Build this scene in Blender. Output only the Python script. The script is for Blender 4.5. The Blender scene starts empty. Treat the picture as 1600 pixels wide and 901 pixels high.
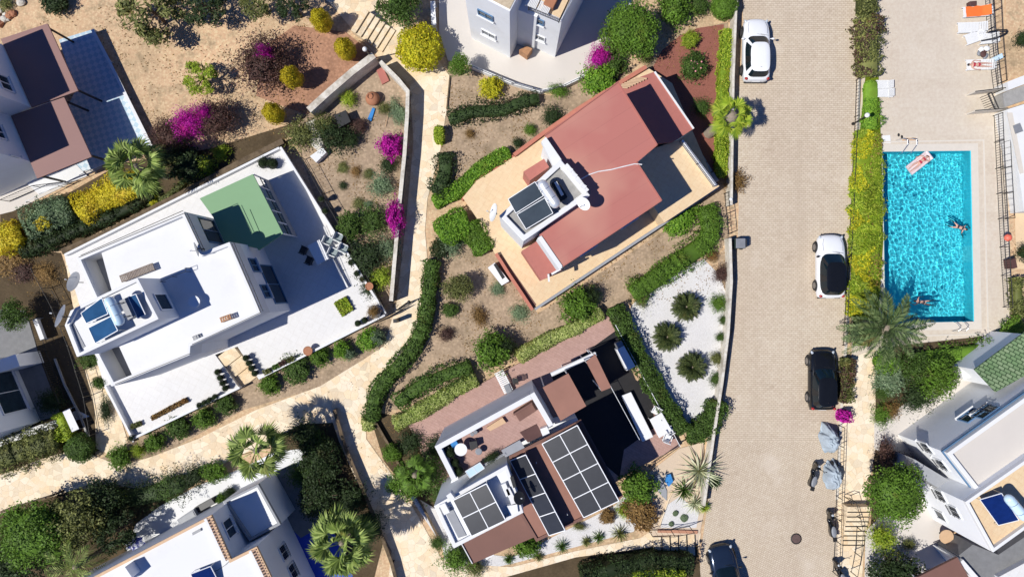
import bpy, bmesh, math, random
import numpy as np
from mathutils import Vector, Matrix, noise
R = math.radians
rng = random.Random(7)
SC = bpy.context.scene
COL = SC.collection
# ---------------------------------------------------------------- camera, sky, sun, exposure
CAMH = 44.0
K = 24.0                                   # ground pixels per metre in the 1600 px photograph
cam = bpy.data.cameras.new('camera'); camo = bpy.data.objects.new('camera', cam); COL.objects.link(camo)
camo.location = (0, 0, CAMH); cam.sensor_width = 36; cam.lens = 18 / (1600 / 2 / K / CAMH)
cam.clip_end = 1000; SC.camera = camo
W = bpy.data.worlds.new('World'); SC.world = W; W.use_nodes = True
sky = W.node_tree.nodes.new('ShaderNodeTexSky'); sky.sky_type = 'NISHITA'; sky.sun_disc = False
SUN_EL = R(54); sky.altitude = 1500; sky.air_density = 1.0; sky.dust_density = .1; sky.ozone_density = 6; sky.sun_elevation = SUN_EL; sky.sun_rotation = math.atan2(-.93, -.37)
tint = W.node_tree.nodes.new('ShaderNodeMix'); tint.data_type = 'RGBA'; tint.blend_type = 'MULTIPLY'; tint.inputs[0].default_value = 1; tint.inputs[7].default_value = (.60, .92, 1.5, 1)
W.node_tree.links.new(sky.outputs[0], tint.inputs[6]); W.node_tree.links.new(tint.outputs[2], W.node_tree.nodes['Background'].inputs[0])
W.node_tree.nodes['Background'].inputs[1].default_value = 0.06
sl = bpy.data.lights.new('sun', 'SUN'); sl.energy = 5.0; sl.angle = R(.5); sl.color = (1, .97, .91)
so = bpy.data.objects.new('sun', sl); COL.objects.link(so); so.location = (-30, -12, 40)
so.rotation_euler = Vector((.93 * math.cos(SUN_EL), .37 * math.cos(SUN_EL), -math.sin(SUN_EL))).to_track_quat('-Z', 'Y').to_euler()
sl.cycles.is_caustics_light = True
vs_ = SC.view_settings
vs_.view_transform = 'Standard'; vs_.look = 'None'; vs_.gamma = 1; vs_.use_curve_mapping = False; vs_.exposure = -0.06
SC.cycles.max_bounces = 6; SC.cycles.diffuse_bounces = 2; SC.cycles.transparent_max_bounces = 8

# ---------------------------------------------------------------- helpers
def P(px, py, z=0.0):
    k = (CAMH - z) / CAMH / K
    return Vector(((px - 800) * k, (450.5 - py) * k, z))
def PL(pts, z=0.0): return [P(a, b, z) for a, b in pts]
ORG = {}
def tag(o, label=None, cat=None, group=None, kind=None):
    if label: o['label'] = label
    if cat: o['category'] = cat
    if group: o['group'] = group
    if kind: o['kind'] = kind
    return o
def thing(name, label, cat, loc=(0, 0, 0), rz=0, group=None):
    o = bpy.data.objects.new(name, None); o.empty_display_size = .2; COL.objects.link(o)
    o.location = loc; o.rotation_euler = (0, 0, rz); ORG[o.name] = Vector(loc) if rz == 0 else None
    return tag(o, label, cat, group)
def link(name, me, m, parent=None):
    o = bpy.data.objects.new(name, me); COL.objects.link(o)
    if m is not None and len(me.materials) == 0: me.materials.append(m)
    if parent is not None: o.parent = parent
    return o
def ccw(pts):
    a = sum(pts[i][0] * pts[(i + 1) % len(pts)][1] - pts[(i + 1) % len(pts)][0] * pts[i][1] for i in range(len(pts)))
    return list(pts) if a > 0 else list(reversed(pts))
def offset(pts, d):
    """inward offset (positive d) of a polygon given as 2D points"""
    p = [Vector((q[0], q[1])) for q in ccw(pts)]; n = len(p); out = []
    for i in range(n):
        a, b, c = p[i - 1], p[i], p[(i + 1) % n]
        d1 = (b - a).normalized(); d2 = (c - b).normalized()
        n1 = Vector((-d1.y, d1.x)); n2 = Vector((-d2.y, d2.x))
        m = n1 + n2
        if m.length < 1e-4: m = n1
        m.normalize(); out.append(b + m * (d / max(.35, m.dot(n1))))
    return out
class MB:
    def __init__(s): s.v = []; s.f = []; s.sm = []
    def add(s, vs, fs, smooth=False):
        b = len(s.v); s.v += [tuple(x) for x in vs]
        for f in fs: s.f.append(tuple(b + i for i in f)); s.sm.append(smooth)
        return s
    def sheet(s, pts): s.add(pts, [tuple(range(len(pts)))]); return s
    def prism(s, pts, z0, z1):
        p = ccw(pts); n = len(p)
        vs = [(q[0], q[1], z0) for q in p] + [(q[0], q[1], z1) for q in p]
        fs = [tuple(reversed(range(n))), tuple(range(n, 2 * n))] + [(i, (i + 1) % n, n + (i + 1) % n, n + i) for i in range(n)]
        return s.add(vs, fs)
    def ring(s, pts, t, z0, z1):
        o = [Vector((q[0], q[1])) for q in ccw(pts)]; i_ = offset(pts, t); n = len(o)
        vs = [(q.x, q.y, z0) for q in o] + [(q.x, q.y, z1) for q in o] + [(q.x, q.y, z0) for q in i_] + [(q.x, q.y, z1) for q in i_]
        fs = []
        for a in range(n):
            b = (a + 1) % n
            fs += [(a, b, n + b, n + a), (n + a, n + b, 3 * n + b, 3 * n + a), (2 * n + b, 2 * n + a, 3 * n + a, 3 * n + b), (a, 2 * n + a, 2 * n + b, b)]
        return s.add(vs, fs)
    def box(s, c, size, rz=0, M=None):
        x, y, z = [q / 2 for q in size]; T = Matrix.Translation(c) @ Matrix.Rotation(rz, 4, 'Z')
        if M is not None: T = T @ M
        vs = [T @ Vector(q) for q in [(-x, -y, -z), (x, -y, -z), (x, y, -z), (-x, y, -z), (-x, -y, z), (x, -y, z), (x, y, z), (-x, y, z)]]
        return s.add(vs, [(3, 2, 1, 0), (4, 5, 6, 7), (0, 1, 5, 4), (1, 2, 6, 5), (2, 3, 7, 6), (3, 0, 4, 7)])
    def wall(s, a, b, t, z0, z1):
        a = Vector((a[0], a[1])); b = Vector((b[0], b[1])); d = (b - a).normalized(); n = Vector((-d.y, d.x)) * t / 2
        return s.prism([a + n, a - n, b - n, b + n], z0, z1)
    def tube(s, a, b, r, n=8, r2=None, caps=True):
        a = Vector(a); b = Vector(b); d = b - a
        if d.length < 1e-6: return s
        q = d.to_track_quat('Z', 'Y'); r2 = r if r2 is None else r2
        vs = [a + q @ Vector((r * math.cos(2 * math.pi * i / n), r * math.sin(2 * math.pi * i / n), 0)) for i in range(n)]
        vs += [b + q @ Vector((r2 * math.cos(2 * math.pi * i / n), r2 * math.sin(2 * math.pi * i / n), 0)) for i in range(n)]
        s.add(vs, [(i, (i + 1) % n, n + (i + 1) % n, n + i) for i in range(n)], True)
        if caps: s.add(vs, [tuple(reversed(range(n))), tuple(range(n, 2 * n))])
        return s
    def path(s, pts, r, n=6):
        for a, b in zip(pts, pts[1:]): s.tube(a, b, r, n)
        return s
    def lathe(s, c, prof, n=20, sx=1, sy=1, rz=0):
        vs = []; m = len(prof); cr, sr = math.cos(rz), math.sin(rz)
        for r, z in prof:
            for i in range(n):
                x = r * sx * math.cos(2 * math.pi * i / n); y = r * sy * math.sin(2 * math.pi * i / n)
                vs.append((c[0] + x * cr - y * sr, c[1] + x * sr + y * cr, c[2] + z))
        fs = [(j * n + i, j * n + (i + 1) % n, (j + 1) * n + (i + 1) % n, (j + 1) * n + i) for j in range(m - 1) for i in range(n)]
        s.add(vs, fs, True)
        s.add([vs[i] for i in range(n)], [tuple(reversed(range(n)))]); s.add(vs[-n:], [tuple(range(n))])
        return s
    def ball(s, c, r, n=14, sz=1, sx=1, sy=1, rz=0):
        return s.lathe(c, [(max(.01, r * math.sin(math.pi * j / 8)), -r * sz * math.cos(math.pi * j / 8)) for j in range(9)], n, sx, sy, rz)
    def build(s, name, m, parent=None, local=False, origin=None, bevel=0, sub=0):
        off = Vector((0, 0, 0))
        if parent is not None and not local: off = ORG.get(parent.name) or Vector((0, 0, 0))
        elif parent is None and origin != 'zero':
            a = np.array(s.v); off = Vector((float(a[:, 0].mean()), float(a[:, 1].mean()), float(a[:, 2].min())))
        me = bpy.data.meshes.new(name)
        me.from_pydata([(v[0] - off[0], v[1] - off[1], v[2] - off[2]) for v in s.v], [], s.f)
        bm = bmesh.new(); bm.from_mesh(me); bmesh.ops.recalc_face_normals(bm, faces=bm.faces)
        if len(bm.faces) == 1 or all(abs(f.normal.z) > .99 for f in bm.faces) and max(q.co.z for q in bm.verts) - min(q.co.z for q in bm.verts) < 1e-4:
            for f in bm.faces:
                if f.normal.z < 0: f.normal_flip()
        bm.to_mesh(me); bm.free()
        me.polygons.foreach_set('use_smooth', s.sm)
        o = link(name, me, m, parent)
        if parent is None: o.location = off; ORG[o.name] = off
        else: ORG[o.name] = ORG.get(parent.name)
        if bevel:
            md = o.modifiers.new('bevel', 'BEVEL'); md.width = bevel; md.segments = 2; md.limit_method = 'ANGLE'
        if sub:
            md = o.modifiers.new('sub', 'SUBSURF'); md.levels = sub; md.render_levels = sub
        return o

# ---------------------------------------------------------------- materials
KREF = 1.28
def C(r, g, b, k=None):
    """sunlit photograph colour (0-255) -> base colour"""
    def l(c):
        c /= 255.0
        return c / 12.92 if c <= .04045 else ((c + .055) / 1.055) ** 2.4
    k = k or KREF
    return tuple(min(.86, l(c) / k) for c in (r, g, b))
class NT:
    def __init__(s, name):
        s.m = bpy.data.materials.new(name); s.m.use_nodes = True; s.t = s.m.node_tree; s.b = s.t.nodes['Principled BSDF']
        s.tc = s.t.nodes.new('ShaderNodeTexCoord')
    def n(s, t, **kw):
        o = s.t.nodes.new(t)
        for k, v in kw.items():
            if k in o.inputs.keys(): o.inputs[k].default_value = v
            else: setattr(o, k, v)
        return o
    def l(s, a, b): s.t.links.new(a, b)
    def map(s, rz=0, sc=(1, 1, 1), loc=(0, 0, 0)):
        g = s.n('ShaderNodeNewGeometry')
        m = s.n('ShaderNodeMapping'); s.l(g.outputs['Position'], m.inputs[0])
        m.inputs['Rotation'].default_value = (0, 0, rz); m.inputs['Scale'].default_value = sc; m.inputs['Location'].default_value = loc
        return m.outputs[0]
    def obj(s): return s.tc.outputs['Object']
    def noise(s, v, scale, detail=4, rough=.6):
        o = s.n('ShaderNodeTexNoise'); o.inputs['Scale'].default_value = scale; o.inputs['Detail'].default_value = detail
        o.inputs['Roughness'].default_value = rough; s.l(v, o.inputs['Vector']); return o.outputs['Fac']
    def ramp(s, f, stops):
        o = s.n('ShaderNodeValToRGB'); e = o.color_ramp.elements
        while len(e) < len(stops): e.new(.5)
        for i, (p, c) in enumerate(stops):
            e[i].position = p; e[i].color = (*c, 1) if len(c) == 3 else c
        s.l(f, o.inputs[0]); return o.outputs[0]
    def mix(s, f, a, b, mode='MIX'):
        o = s.n('ShaderNodeMix', data_type='RGBA', blend_type=mode)
        for i, v in ((0, f), (6, a), (7, b)):
            if hasattr(v, 'links') or hasattr(v, 'is_linked'): s.l(v, o.inputs[i])
            else: o.inputs[i].default_value = v if i == 0 else (*v, 1)
        return o.outputs[2]
    def bump(s, h, strength=.3, dist=.02):
        o = s.n('ShaderNodeBump'); o.inputs['Strength'].default_value = strength; o.inputs['Distance'].default_value = dist
        s.l(h, o.inputs['Height']); s.l(o.outputs[0], s.b.inputs['Normal'])
    def out(s, col, rough=.85, metal=0, spec=None):
        if hasattr(col, 'is_linked'): s.l(col, s.b.inputs['Base Color'])
        else: s.b.inputs['Base Color'].default_value = (*col, 1)
        s.b.inputs['Roughness'].default_value = rough; s.b.inputs['Metallic'].default_value = metal
        if spec is not None: s.b.inputs['Specular IOR Level'].default_value = spec
        return s.m
def sh(c, f): return tuple(min(.88, x * f) for x in c)
def plain(name, c, rough=.7, metal=0, var=.12, scale=3, spec=None):
    t = NT(name); v = t.map(); f = t.noise(v, scale, 5, .65)
    col = t.ramp(f, [(.3, sh(c, 1 - var)), (.7, sh(c, 1 + var))])
    return t.out(col, rough, metal, spec)
def ground(name, c, var=.2, big=.25, fine=9, stain=None, bump=.5, pebble=0):
    t = NT(name); v = t.map()
    a = t.noise(v, big, 6, .6); b = t.noise(v, fine, 4, .7); e = t.noise(v, fine * 5, 2, .6)
    col = t.ramp(a, [(.3, sh(c, 1 - var)), (.5, c), (.72, sh(c, 1 + var * .7))])
    col = t.mix(.5, col, t.ramp(b, [(.3, (.32, .3, .28)), (.7, (.68, .68, .68))]), 'OVERLAY')
    if stain: col = t.mix(t.ramp(t.noise(v, .9, 5, .7), [(.5, (0, 0, 0)), (.68, (.7, .7, .7))]), col, stain)
    if pebble:
        vo = t.n('ShaderNodeTexVoronoi'); vo.inputs['Scale'].default_value = pebble; t.l(v, vo.inputs['Vector'])
        col = t.mix(.35, col, t.ramp(vo.outputs['Distance'], [(.1, (.65, .65, .65)), (.6, (.3, .3, .3))]), 'OVERLAY')
    t.bump(e, bump, .03)
    return t.out(col, .95, spec=.2)
def crazy(name, c, joint, scale=1.7, var=.22, edge=.035):
    t = NT(name); v = t.map()
    w = t.n('ShaderNodeTexNoise'); w.inputs['Scale'].default_value = 1.5; t.l(v, w.inputs['Vector'])
    ad = t.n('ShaderNodeMix', data_type='RGBA', blend_type='LINEAR_LIGHT'); ad.inputs[0].default_value = .12; t.l(v, ad.inputs[6]); t.l(w.outputs['Color'], ad.inputs[7])
    vo = t.n('ShaderNodeTexVoronoi', feature='DISTANCE_TO_EDGE', voronoi_dimensions='2D'); vo.inputs['Scale'].default_value = scale; t.l(ad.outputs[2], vo.inputs['Vector'])
    vc = t.n('ShaderNodeTexVoronoi', voronoi_dimensions='2D'); vc.inputs['Scale'].default_value = scale; t.l(ad.outputs[2], vc.inputs['Vector'])
    sp = t.n('ShaderNodeSeparateColor'); t.l(vc.outputs['Color'], sp.inputs[0])
    col = t.ramp(sp.outputs[0], [(0, sh(c, 1 - var)), (.35, (c[0] * 1.02, c[1] * .94, c[2] * .84)), (.6, c), (1, sh(c, 1 + var * .6))])
    col = t.mix(.4, col, t.ramp(t.noise(v, .5, 5), [(.3, (.33, .33, .32)), (.7, (.66, .66, .67))]), 'OVERLAY')
    col = t.mix(.4, col, t.ramp(t.noise(v, 14, 3), [(.3, (.35, .35, .35)), (.7, (.65, .65, .65))]), 'OVERLAY')
    m = t.ramp(vo.outputs['Distance'], [(0, (1, 1, 1)), (edge, (0, 0, 0))])
    jf = t.mix(1, m, t.ramp(t.noise(v, .8, 4), [(.35, (.25, .25, .25)), (.6, (.95, .95, .95))]), 'MULTIPLY')
    col = t.mix(jf, col, joint)
    t.bump(vo.outputs['Distance'], .15, .02)
    return t.out(col, .9, spec=.2)
def bricks(name, c, c2, mortar, rz, bw, bh, ms=.012, bias=0, var=.15, offset_=.5, dirt=None):
    t = NT(name); v = t.map(rz)
    b = t.n('ShaderNodeTexBrick'); b.offset = offset_; b.inputs['Scale'].default_value = 1; b.inputs['Brick Width'].default_value = bw; b.inputs['Row Height'].default_value = bh
    b.inputs['Mortar Size'].default_value = ms; b.inputs['Mortar Smooth'].default_value = .4; b.inputs['Bias'].default_value = bias
    b.inputs['Color1'].default_value = (*c, 1); b.inputs['Color2'].default_value = (*c2, 1); b.inputs['Mortar'].default_value = (*mortar, 1); t.l(v, b.inputs['Vector'])
    v2 = t.map()
    col = t.mix(.55, b.outputs['Color'], t.ramp(t.noise(v2, .22, 6, .65), [(.3, (.5 - var,) * 3), (.7, (.5 + var * .8,) * 3)]), 'OVERLAY')
    col = t.mix(.4, col, t.ramp(t.noise(v2, 5, 4, .7), [(.3, (.38, .37, .36)), (.7, (.62, .62, .62))]), 'OVERLAY')
    if dirt: col = t.mix(t.ramp(t.noise(v2, .55, 6, .72), [(.56, (0, 0, 0)), (.75, (.6, .6, .6))]), col, dirt)
    return t.out(col, .85, spec=.25)
def roadmat(name, rz, bw, bh):
    t = NT(name); v = t.map(rz); v2 = t.map()
    b = t.n('ShaderNodeTexBrick'); b.inputs['Scale'].default_value = 1; b.inputs['Brick Width'].default_value = bw; b.inputs['Row Height'].default_value = bh
    b.inputs['Mortar Size'].default_value = .012; b.inputs['Mortar Smooth'].default_value = .6; b.inputs['Bias'].default_value = 0
    for k, c in (('Color1', C(212, 195, 172, 1.2)), ('Color2', C(222, 206, 184, 1.2)), ('Mortar', C(164, 145, 122, 1.2))): b.inputs[k].default_value = (*c, 1)
    t.l(v, b.inputs['Vector']); col = b.outputs['Color']
    col = t.mix(.5, col, t.ramp(t.noise(v2, .16, 6, .6), [(.3, (.42, .42, .42)), (.7, (.57, .57, .575))]), 'OVERLAY')
    col = t.mix(.5, col, t.ramp(t.noise(v2, 6, 5, .75), [(.3, (.40, .395, .39)), (.7, (.60, .60, .60))]), 'OVERLAY')
    g = t.n('ShaderNodeMapping'); t.l(v2, g.inputs[0]); g.inputs['Scale'].default_value = (1.1, .05, 1)
    col = t.mix(t.ramp(t.noise(g.outputs[0], .9, 4, .6), [(.52, (0, 0, 0)), (.72, (.35, .35, .35))]), col, C(190, 172, 150, 1.2))
    col = t.mix(t.ramp(t.noise(v2, .7, 7, .75), [(.60, (0, 0, 0)), (.72, (.55, .55, .55))]), col, C(170, 150, 128, 1.2))
    col = t.mix(t.ramp(t.noise(v2, .33, 3, .5), [(.62, (0, 0, 0)), (.7, (.4, .4, .4))]), col, C(228, 214, 196, 1.2))
    return t.out(col, .85, spec=.25)
def stained(name, c, amt=.35):
    t = NT(name); v = t.map()
    col = t.mix(t.ramp(t.noise(v, .45, 7, .72), [(.50, (0, 0, 0)), (.75, (amt, amt, amt))]), c, (c[0] * .80, c[1] * .78, c[2] * .74))
    col = t.mix(t.ramp(t.noise(v, 2.2, 6, .8), [(.60, (0, 0, 0)), (.75, (amt * .8,) * 3)]), col, (c[0] * .72, c[1] * .70, c[2] * .66))
    t.bump(t.noise(v, 30, 3), .1, .01)
    return t.out(col, .85, spec=.3)
def roofcoat(name, c, c2):
    t = NT(name); v = t.map(R(-32)); w = t.n('ShaderNodeTexBrick'); w.offset = 0; w.inputs['Scale'].default_value = 1; w.inputs['Brick Width'].default_value = 30; w.inputs['Row Height'].default_value = 1.0; w.inputs['Mortar Size'].default_value = .012
    w.inputs['Color1'].default_value = (*c, 1); w.inputs['Color2'].default_value = (*sh(c, 1.03), 1); w.inputs['Mortar'].default_value = (*sh(c, .88), 1); t.l(v, w.inputs['Vector'])
    col = t.mix(t.ramp(t.noise(t.map(), .22, 3, .5), [(.40, (0, 0, 0)), (.66, (1, 1, 1))]), w.outputs['Color'], c2)
    col = t.mix(t.ramp(t.noise(t.map(), 2.5, 7, .8), [(.60, (0, 0, 0)), (.75, (.4, .4, .4))]), col, sh(c, .8))
    return t.out(col, .7, spec=.3)
def leafmat(name, c, c2=None, c3=None):
    c, c2, c3 = [q and tuple(min(.8, x * 1.28) for x in q) for q in (c, c2, c3)]
    t = NT(name); c2 = c2 or sh(c, .55); c3 = c3 or sh(c, 1.55)
    g = t.n('ShaderNodeNewGeometry')
    a = t.ramp(g.outputs['Random Per Island'], [(0, c2), (.5, c), (1, c3)])
    f = t.noise(t.map(), 1.1, 3, .6)
    col = t.mix(.55, a, t.ramp(f, [(.32, (.3, .3, .3)), (.68, (.68, .68, .64))]), 'OVERLAY')
    col = t.mix(t.ramp(t.noise(t.map(), .8, 5, .7), [(.58, (0, 0, 0)), (.72, (.5, .5, .5))]), col, (c[0] * .9 + .10, c[1] * .55 + .05, .03))
    tr = t.n('ShaderNodeBsdfTranslucent'); t.l(col, tr.inputs[0])
    ms = t.n('ShaderNodeMixShader'); ms.inputs[0].default_value = .22
    t.l(t.b.outputs[0], ms.inputs[1]); t.l(tr.outputs[0], ms.inputs[2])
    t.l(ms.outputs[0], t.t.nodes['Material Output'].inputs['Surface'])
    return t.out(col, .6, spec=.25)

M = {}
M['dirt'] = ground('sandy_soil', tuple(x * 1.08 for x in C(224, 195, 157)), .22, .22, 5, stain=C(168, 146, 116), pebble=6)
M['dirt_bed'] = ground('garden_soil', C(196, 172, 145), .22, .5, 6, stain=C(152, 134, 108), pebble=5)
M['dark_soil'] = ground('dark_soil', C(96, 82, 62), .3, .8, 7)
M['red_gravel'] = ground('red_gravel', C(166, 108, 94), .08, .6, 20, pebble=16)
M['white_gravel'] = ground('white_gravel', C(242, 240, 238), .05, .7, 18, pebble=12)
M['deck'] = bricks('pool_deck_stone', C(225, 211, 192), C(229, 216, 198), C(221, 207, 188), 0, 2.4, .62, .008, var=.06, dirt=C(206, 190, 168))
M['coping'] = plain('pool_coping', C(235, 226, 212), .7, var=.04)
M['path'] = crazy('crazy_paving', tuple(x * 1.07 for x in C(250, 232, 204)), C(196, 172, 136), 2.5, .14, .03)
M['path2'] = crazy('pale_crazy_paving', tuple(x * 1.12 for x in C(240, 220, 188)), C(190, 166, 134), 2.9, .14, .03)
M['road'] = roadmat('block_paving', 0, .26, .135)
M['road_d'] = roadmat('diagonal_block_paving', R(-28), .20, .115)
M['white'] = stained('white_stucco', (.74, .74, .735))
M['whitewall'] = stained('white_wall_paint', (.82, .83, .84), .5)
M['tilewhite'] = bricks('white_terrace_tiles', C(243, 241, 238), C(246, 244, 241), C(234, 231, 226), R(27), .45, .45, .010, var=.02, offset_=0)
M['greywall'] = plain('grey_render', C(170, 172, 176), .9, var=.06)
M['cream'] = bricks('cream_terrace_tiles', C(246, 218, 178), C(244, 214, 172), C(232, 202, 160), R(32), .4, .4, .01, var=.03, offset_=0)
M['patio'] = plain('pale_patio', C(230, 222, 212), .8, var=.025, scale=.5)
M['redroof'] = roofcoat('red_roof_coating', C(198, 126, 115), C(216, 160, 140))
M['redroof2'] = plain('red_annex_coating', C(190, 118, 106), .8, var=.05)
M['pinkwall'] = plain('pink_wall', C(204, 130, 108), .85, var=.08)
M['brownroof'] = plain('brown_pergola_sheet', C(160, 122, 114), .7, var=.03, scale=.6)
M['brownroof2'] = plain('brown_roof_coating', C(168, 120, 102), .75, var=.08, scale=.9)
M['brownroof3'] = plain('dark_brown_roof', C(134, 96, 84), .75, var=.06, scale=.8)
M['pinktile'] = bricks('pink_brown_tiles', C(200, 164, 152), C(192, 156, 144), C(180, 142, 130), R(28), .5, .16, .01, var=.05)
M['bluetile'] = NT('blue_chequer_tiles')
t = M['bluetile']; ck = t.n('ShaderNodeTexChecker'); ck.inputs['Scale'].default_value = 3.6
ck.inputs['Color1'].default_value = (*C(228, 238, 244), 1); ck.inputs['Color2'].default_value = (*C(190, 216, 230), 1)
t.l(t.map(R(28)), ck.inputs['Vector']); M['bluetile'] = t.out(ck.outputs[0], .6)
M['greenroof'] = plain('green_awning_sheet', C(140, 180, 134), .75, var=.03, scale=.5)
M['shadefloor'] = plain('painted_shade_tiles', (.012, .011, .012), .8, var=.2)  # tone blackened to paint in the shade lying on this patio
M['navyfloor'] = plain('navy_terrace_tiles', (.02, .06, .45), .6, var=.1)
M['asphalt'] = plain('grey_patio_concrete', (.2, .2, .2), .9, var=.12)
M['concrete'] = plain('concrete', (.34, .33, .31), .9, var=.15)
M['pale_stone'] = ground('pale_wall_stone', C(236, 229, 216), .15, 1.5, 6, stain=C(160, 148, 130))
M['brown_stone'] = ground('brown_wall_stone', C(120, 104, 84), .3, 1.5, 6, stain=C(70, 58, 44))
M['iron'] = plain('dark_iron', (.03, .028, .026), .5, .3)
M['steel'] = plain('brushed_steel', (.62, .63, .65), .25, .9, var=.05)
M['silver'] = plain('silver_tank', (.72, .74, .76), .32, .4, var=.04)
M['skytank'] = plain('pale_blue_tank', (.55, .72, .84), .35, var=.04)
M['panel'] = plain('solar_collector_glass', (.02, .075, .17), .12, var=.3, scale=.8)
M['panel_navy'] = plain('navy_collector_glass', (.006, .02, .11), .12, var=.2)
M['panel_grey'] = plain('slate_collector_glass', (.045, .06, .075), .16, var=.2, scale=.7)
M['pv'] = plain('photovoltaic_glass', (.028, .03, .036), .3, var=.12)
M['glass'] = plain('window_glass', (.02, .035, .05), .08, var=.3)
M['blueframe'] = plain('blue_window_frame', (.10, .20, .34), .5)
M['whiteframe'] = plain('white_window_frame', (.75, .76, .77), .5, var=.03)
M['plastic'] = plain('white_plastic', (.78, .78, .77), .4, var=.03)
M['dishwhite'] = plain('dish_paint', (.74, .74, .72), .5, var=.04)
M['dishgrey'] = plain('grey_dish_paint', (.22, .23, .25), .5)
M['palegranite'] = plain('pale_terracotta_tiles', C(222, 184, 156), .8)
M['terracotta'] = plain('terracotta', C(186, 126, 92), .8)
M['black'] = plain('black_plastic', (.015, .015, .016), .5)
M['blackpaint'] = plain('black_car_paint', (.008, .009, .011), .14, var=.1)
M['carglass'] = plain('car_glass', (.006, .014, .02), .05, var=.1)
M['whitepaint'] = plain('white_car_paint', (.80, .81, .82), .22, var=.015)
M['bluepaint'] = plain('dark_blue_car_paint', (.02, .035, .07), .16, .4, var=.1)
M['tyre'] = plain('tyre_rubber', (.02, .02, .02), .85)
M['rim'] = plain('wheel_rim', (.3, .3, .31), .35, .8)
M['lampglass'] = plain('headlamp_glass', (.5, .55, .6), .1)
M['redlamp'] = plain('tail_lamp', (.35, .02, .02), .2)
M['cover'] = plain('grey_blue_cover_fabric', (.36, .42, .47), .7, var=.15, scale=4)
M['wood'] = plain('worn_wood', C(190, 140, 100), .8, var=.25, scale=5)
M['oldwood'] = plain('grey_weathered_wood', C(160, 145, 132), .9, var=.25, scale=9)
M['lightwood'] = plain('light_wood_board', C(228, 190, 150), .7, var=.06)
M['darkwood'] = plain('dark_brown_fabric', (.09, .04, .035), .8)
M['orange'] = plain('orange_towel', (.85, .17, .03), .9, var=.08, scale=5)
M['skin'] = plain('skin', (.62, .36, .27), .6, var=.06)
M['hair'] = plain('dark_hair', (.02, .015, .012), .7)
M['suit'] = plain('dark_swimsuit', (.03, .03, .05), .8)
M['redsuit'] = plain('red_swimsuit', (.45, .03, .06), .8)
M['float'] = plain('pale_pink_float', (.75, .62, .62), .35, var=.08)
M['bluecloth'] = plain('blue_tarp', (.03, .22, .55), .7)
M['bluewhite'] = NT('blue_and_white_fabric'); t = M['bluewhite']
M['bluewhite'] = t.out(t.ramp(t.noise(t.obj(), 3.5, 4), [(.46, (.75, .76, .8)), (.52, (.05, .06, .3))]), .8)
M['trunk'] = plain('bark', (.13, .09, .06), .95, var=.35, scale=9)
M['palmtrunk'] = plain('palm_bark', (.26, .21, .16), .95, var=.35, scale=12)
M['turf'] = ground('bright_turf', C(112, 130, 26), .3, 1.2, 9)
M['greentile'] = bricks('green_roof_tiles', C(150, 170, 130), C(120, 150, 104), C(60, 84, 54), R(33), .32, .22, .03, var=.08)
M['wire'] = plain('white_hose', (.78, .74, .72), .6)
# foliage colours
M['L_green'] = leafmat('green_leaves', (.085, .16, .018))
M['L_mid'] = leafmat('mid_green_leaves', (.055, .10, .018))
M['L_dark'] = leafmat('dark_green_leaves', (.026, .045, .014))
M['L_bright'] = leafmat('bright_green_leaves', (.12, .25, .02), (.05, .12, .012), (.22, .36, .04))
M['L_yellow'] = leafmat('yellow_green_leaves', (.42, .40, .015), (.20, .22, .01), (.60, .52, .03))
M['L_gold'] = leafmat('golden_leaves', (.50, .40, .02), (.25, .24, .01), (.65, .52, .04))
M['L_lime'] = leafmat('lime_leaves', (.22, .31, .02), (.10, .17, .012), (.38, .42, .05))
M['L_olive'] = leafmat('olive_leaves', (.11, .125, .035), (.04, .05, .015), (.24, .25, .08))
M['L_pale'] = leafmat('variegated_leaves', (.24, .30, .07), (.09, .14, .02), (.50, .52, .22))
M['L_sage'] = leafmat('sage_leaves', (.13, .19, .10), (.06, .10, .05), (.24, .30, .18))
M['L_plum'] = leafmat('plum_brown_leaves', (.075, .04, .032), (.025, .018, .012), (.14, .07, .06))
M['L_magenta'] = leafmat('magenta_bracts', (.42, .01, .28), (.18, .005, .12), (.62, .03, .42))
M['L_brown'] = leafmat('dry_brown_leaves', (.19, .11, .035), (.08, .05, .02), (.32, .2, .07))
M['L_palm'] = leafmat('palm_leaves', (.13, .19, .03), (.035, .07, .012), (.34, .42, .12))
M['L_phoenix'] = leafmat('feather_palm_leaves', (.07, .11, .035), (.025, .045, .015), (.17, .22, .09))
M['L_cycad'] = leafmat('cycad_leaves', (.045, .065, .018), (.018, .028, .01), (.11, .13, .04))
M['L_stripe'] = leafmat('striped_agave_leaves', (.42, .45, .28), (.10, .14, .06), (.62, .62, .44))
M['chairfabric'] = plain('grey_green_chair_fabric', (.26, .31, .31), .8)
M['red_brick'] = plain('pinkish_edging', C(206, 150, 120), .85)
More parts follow.
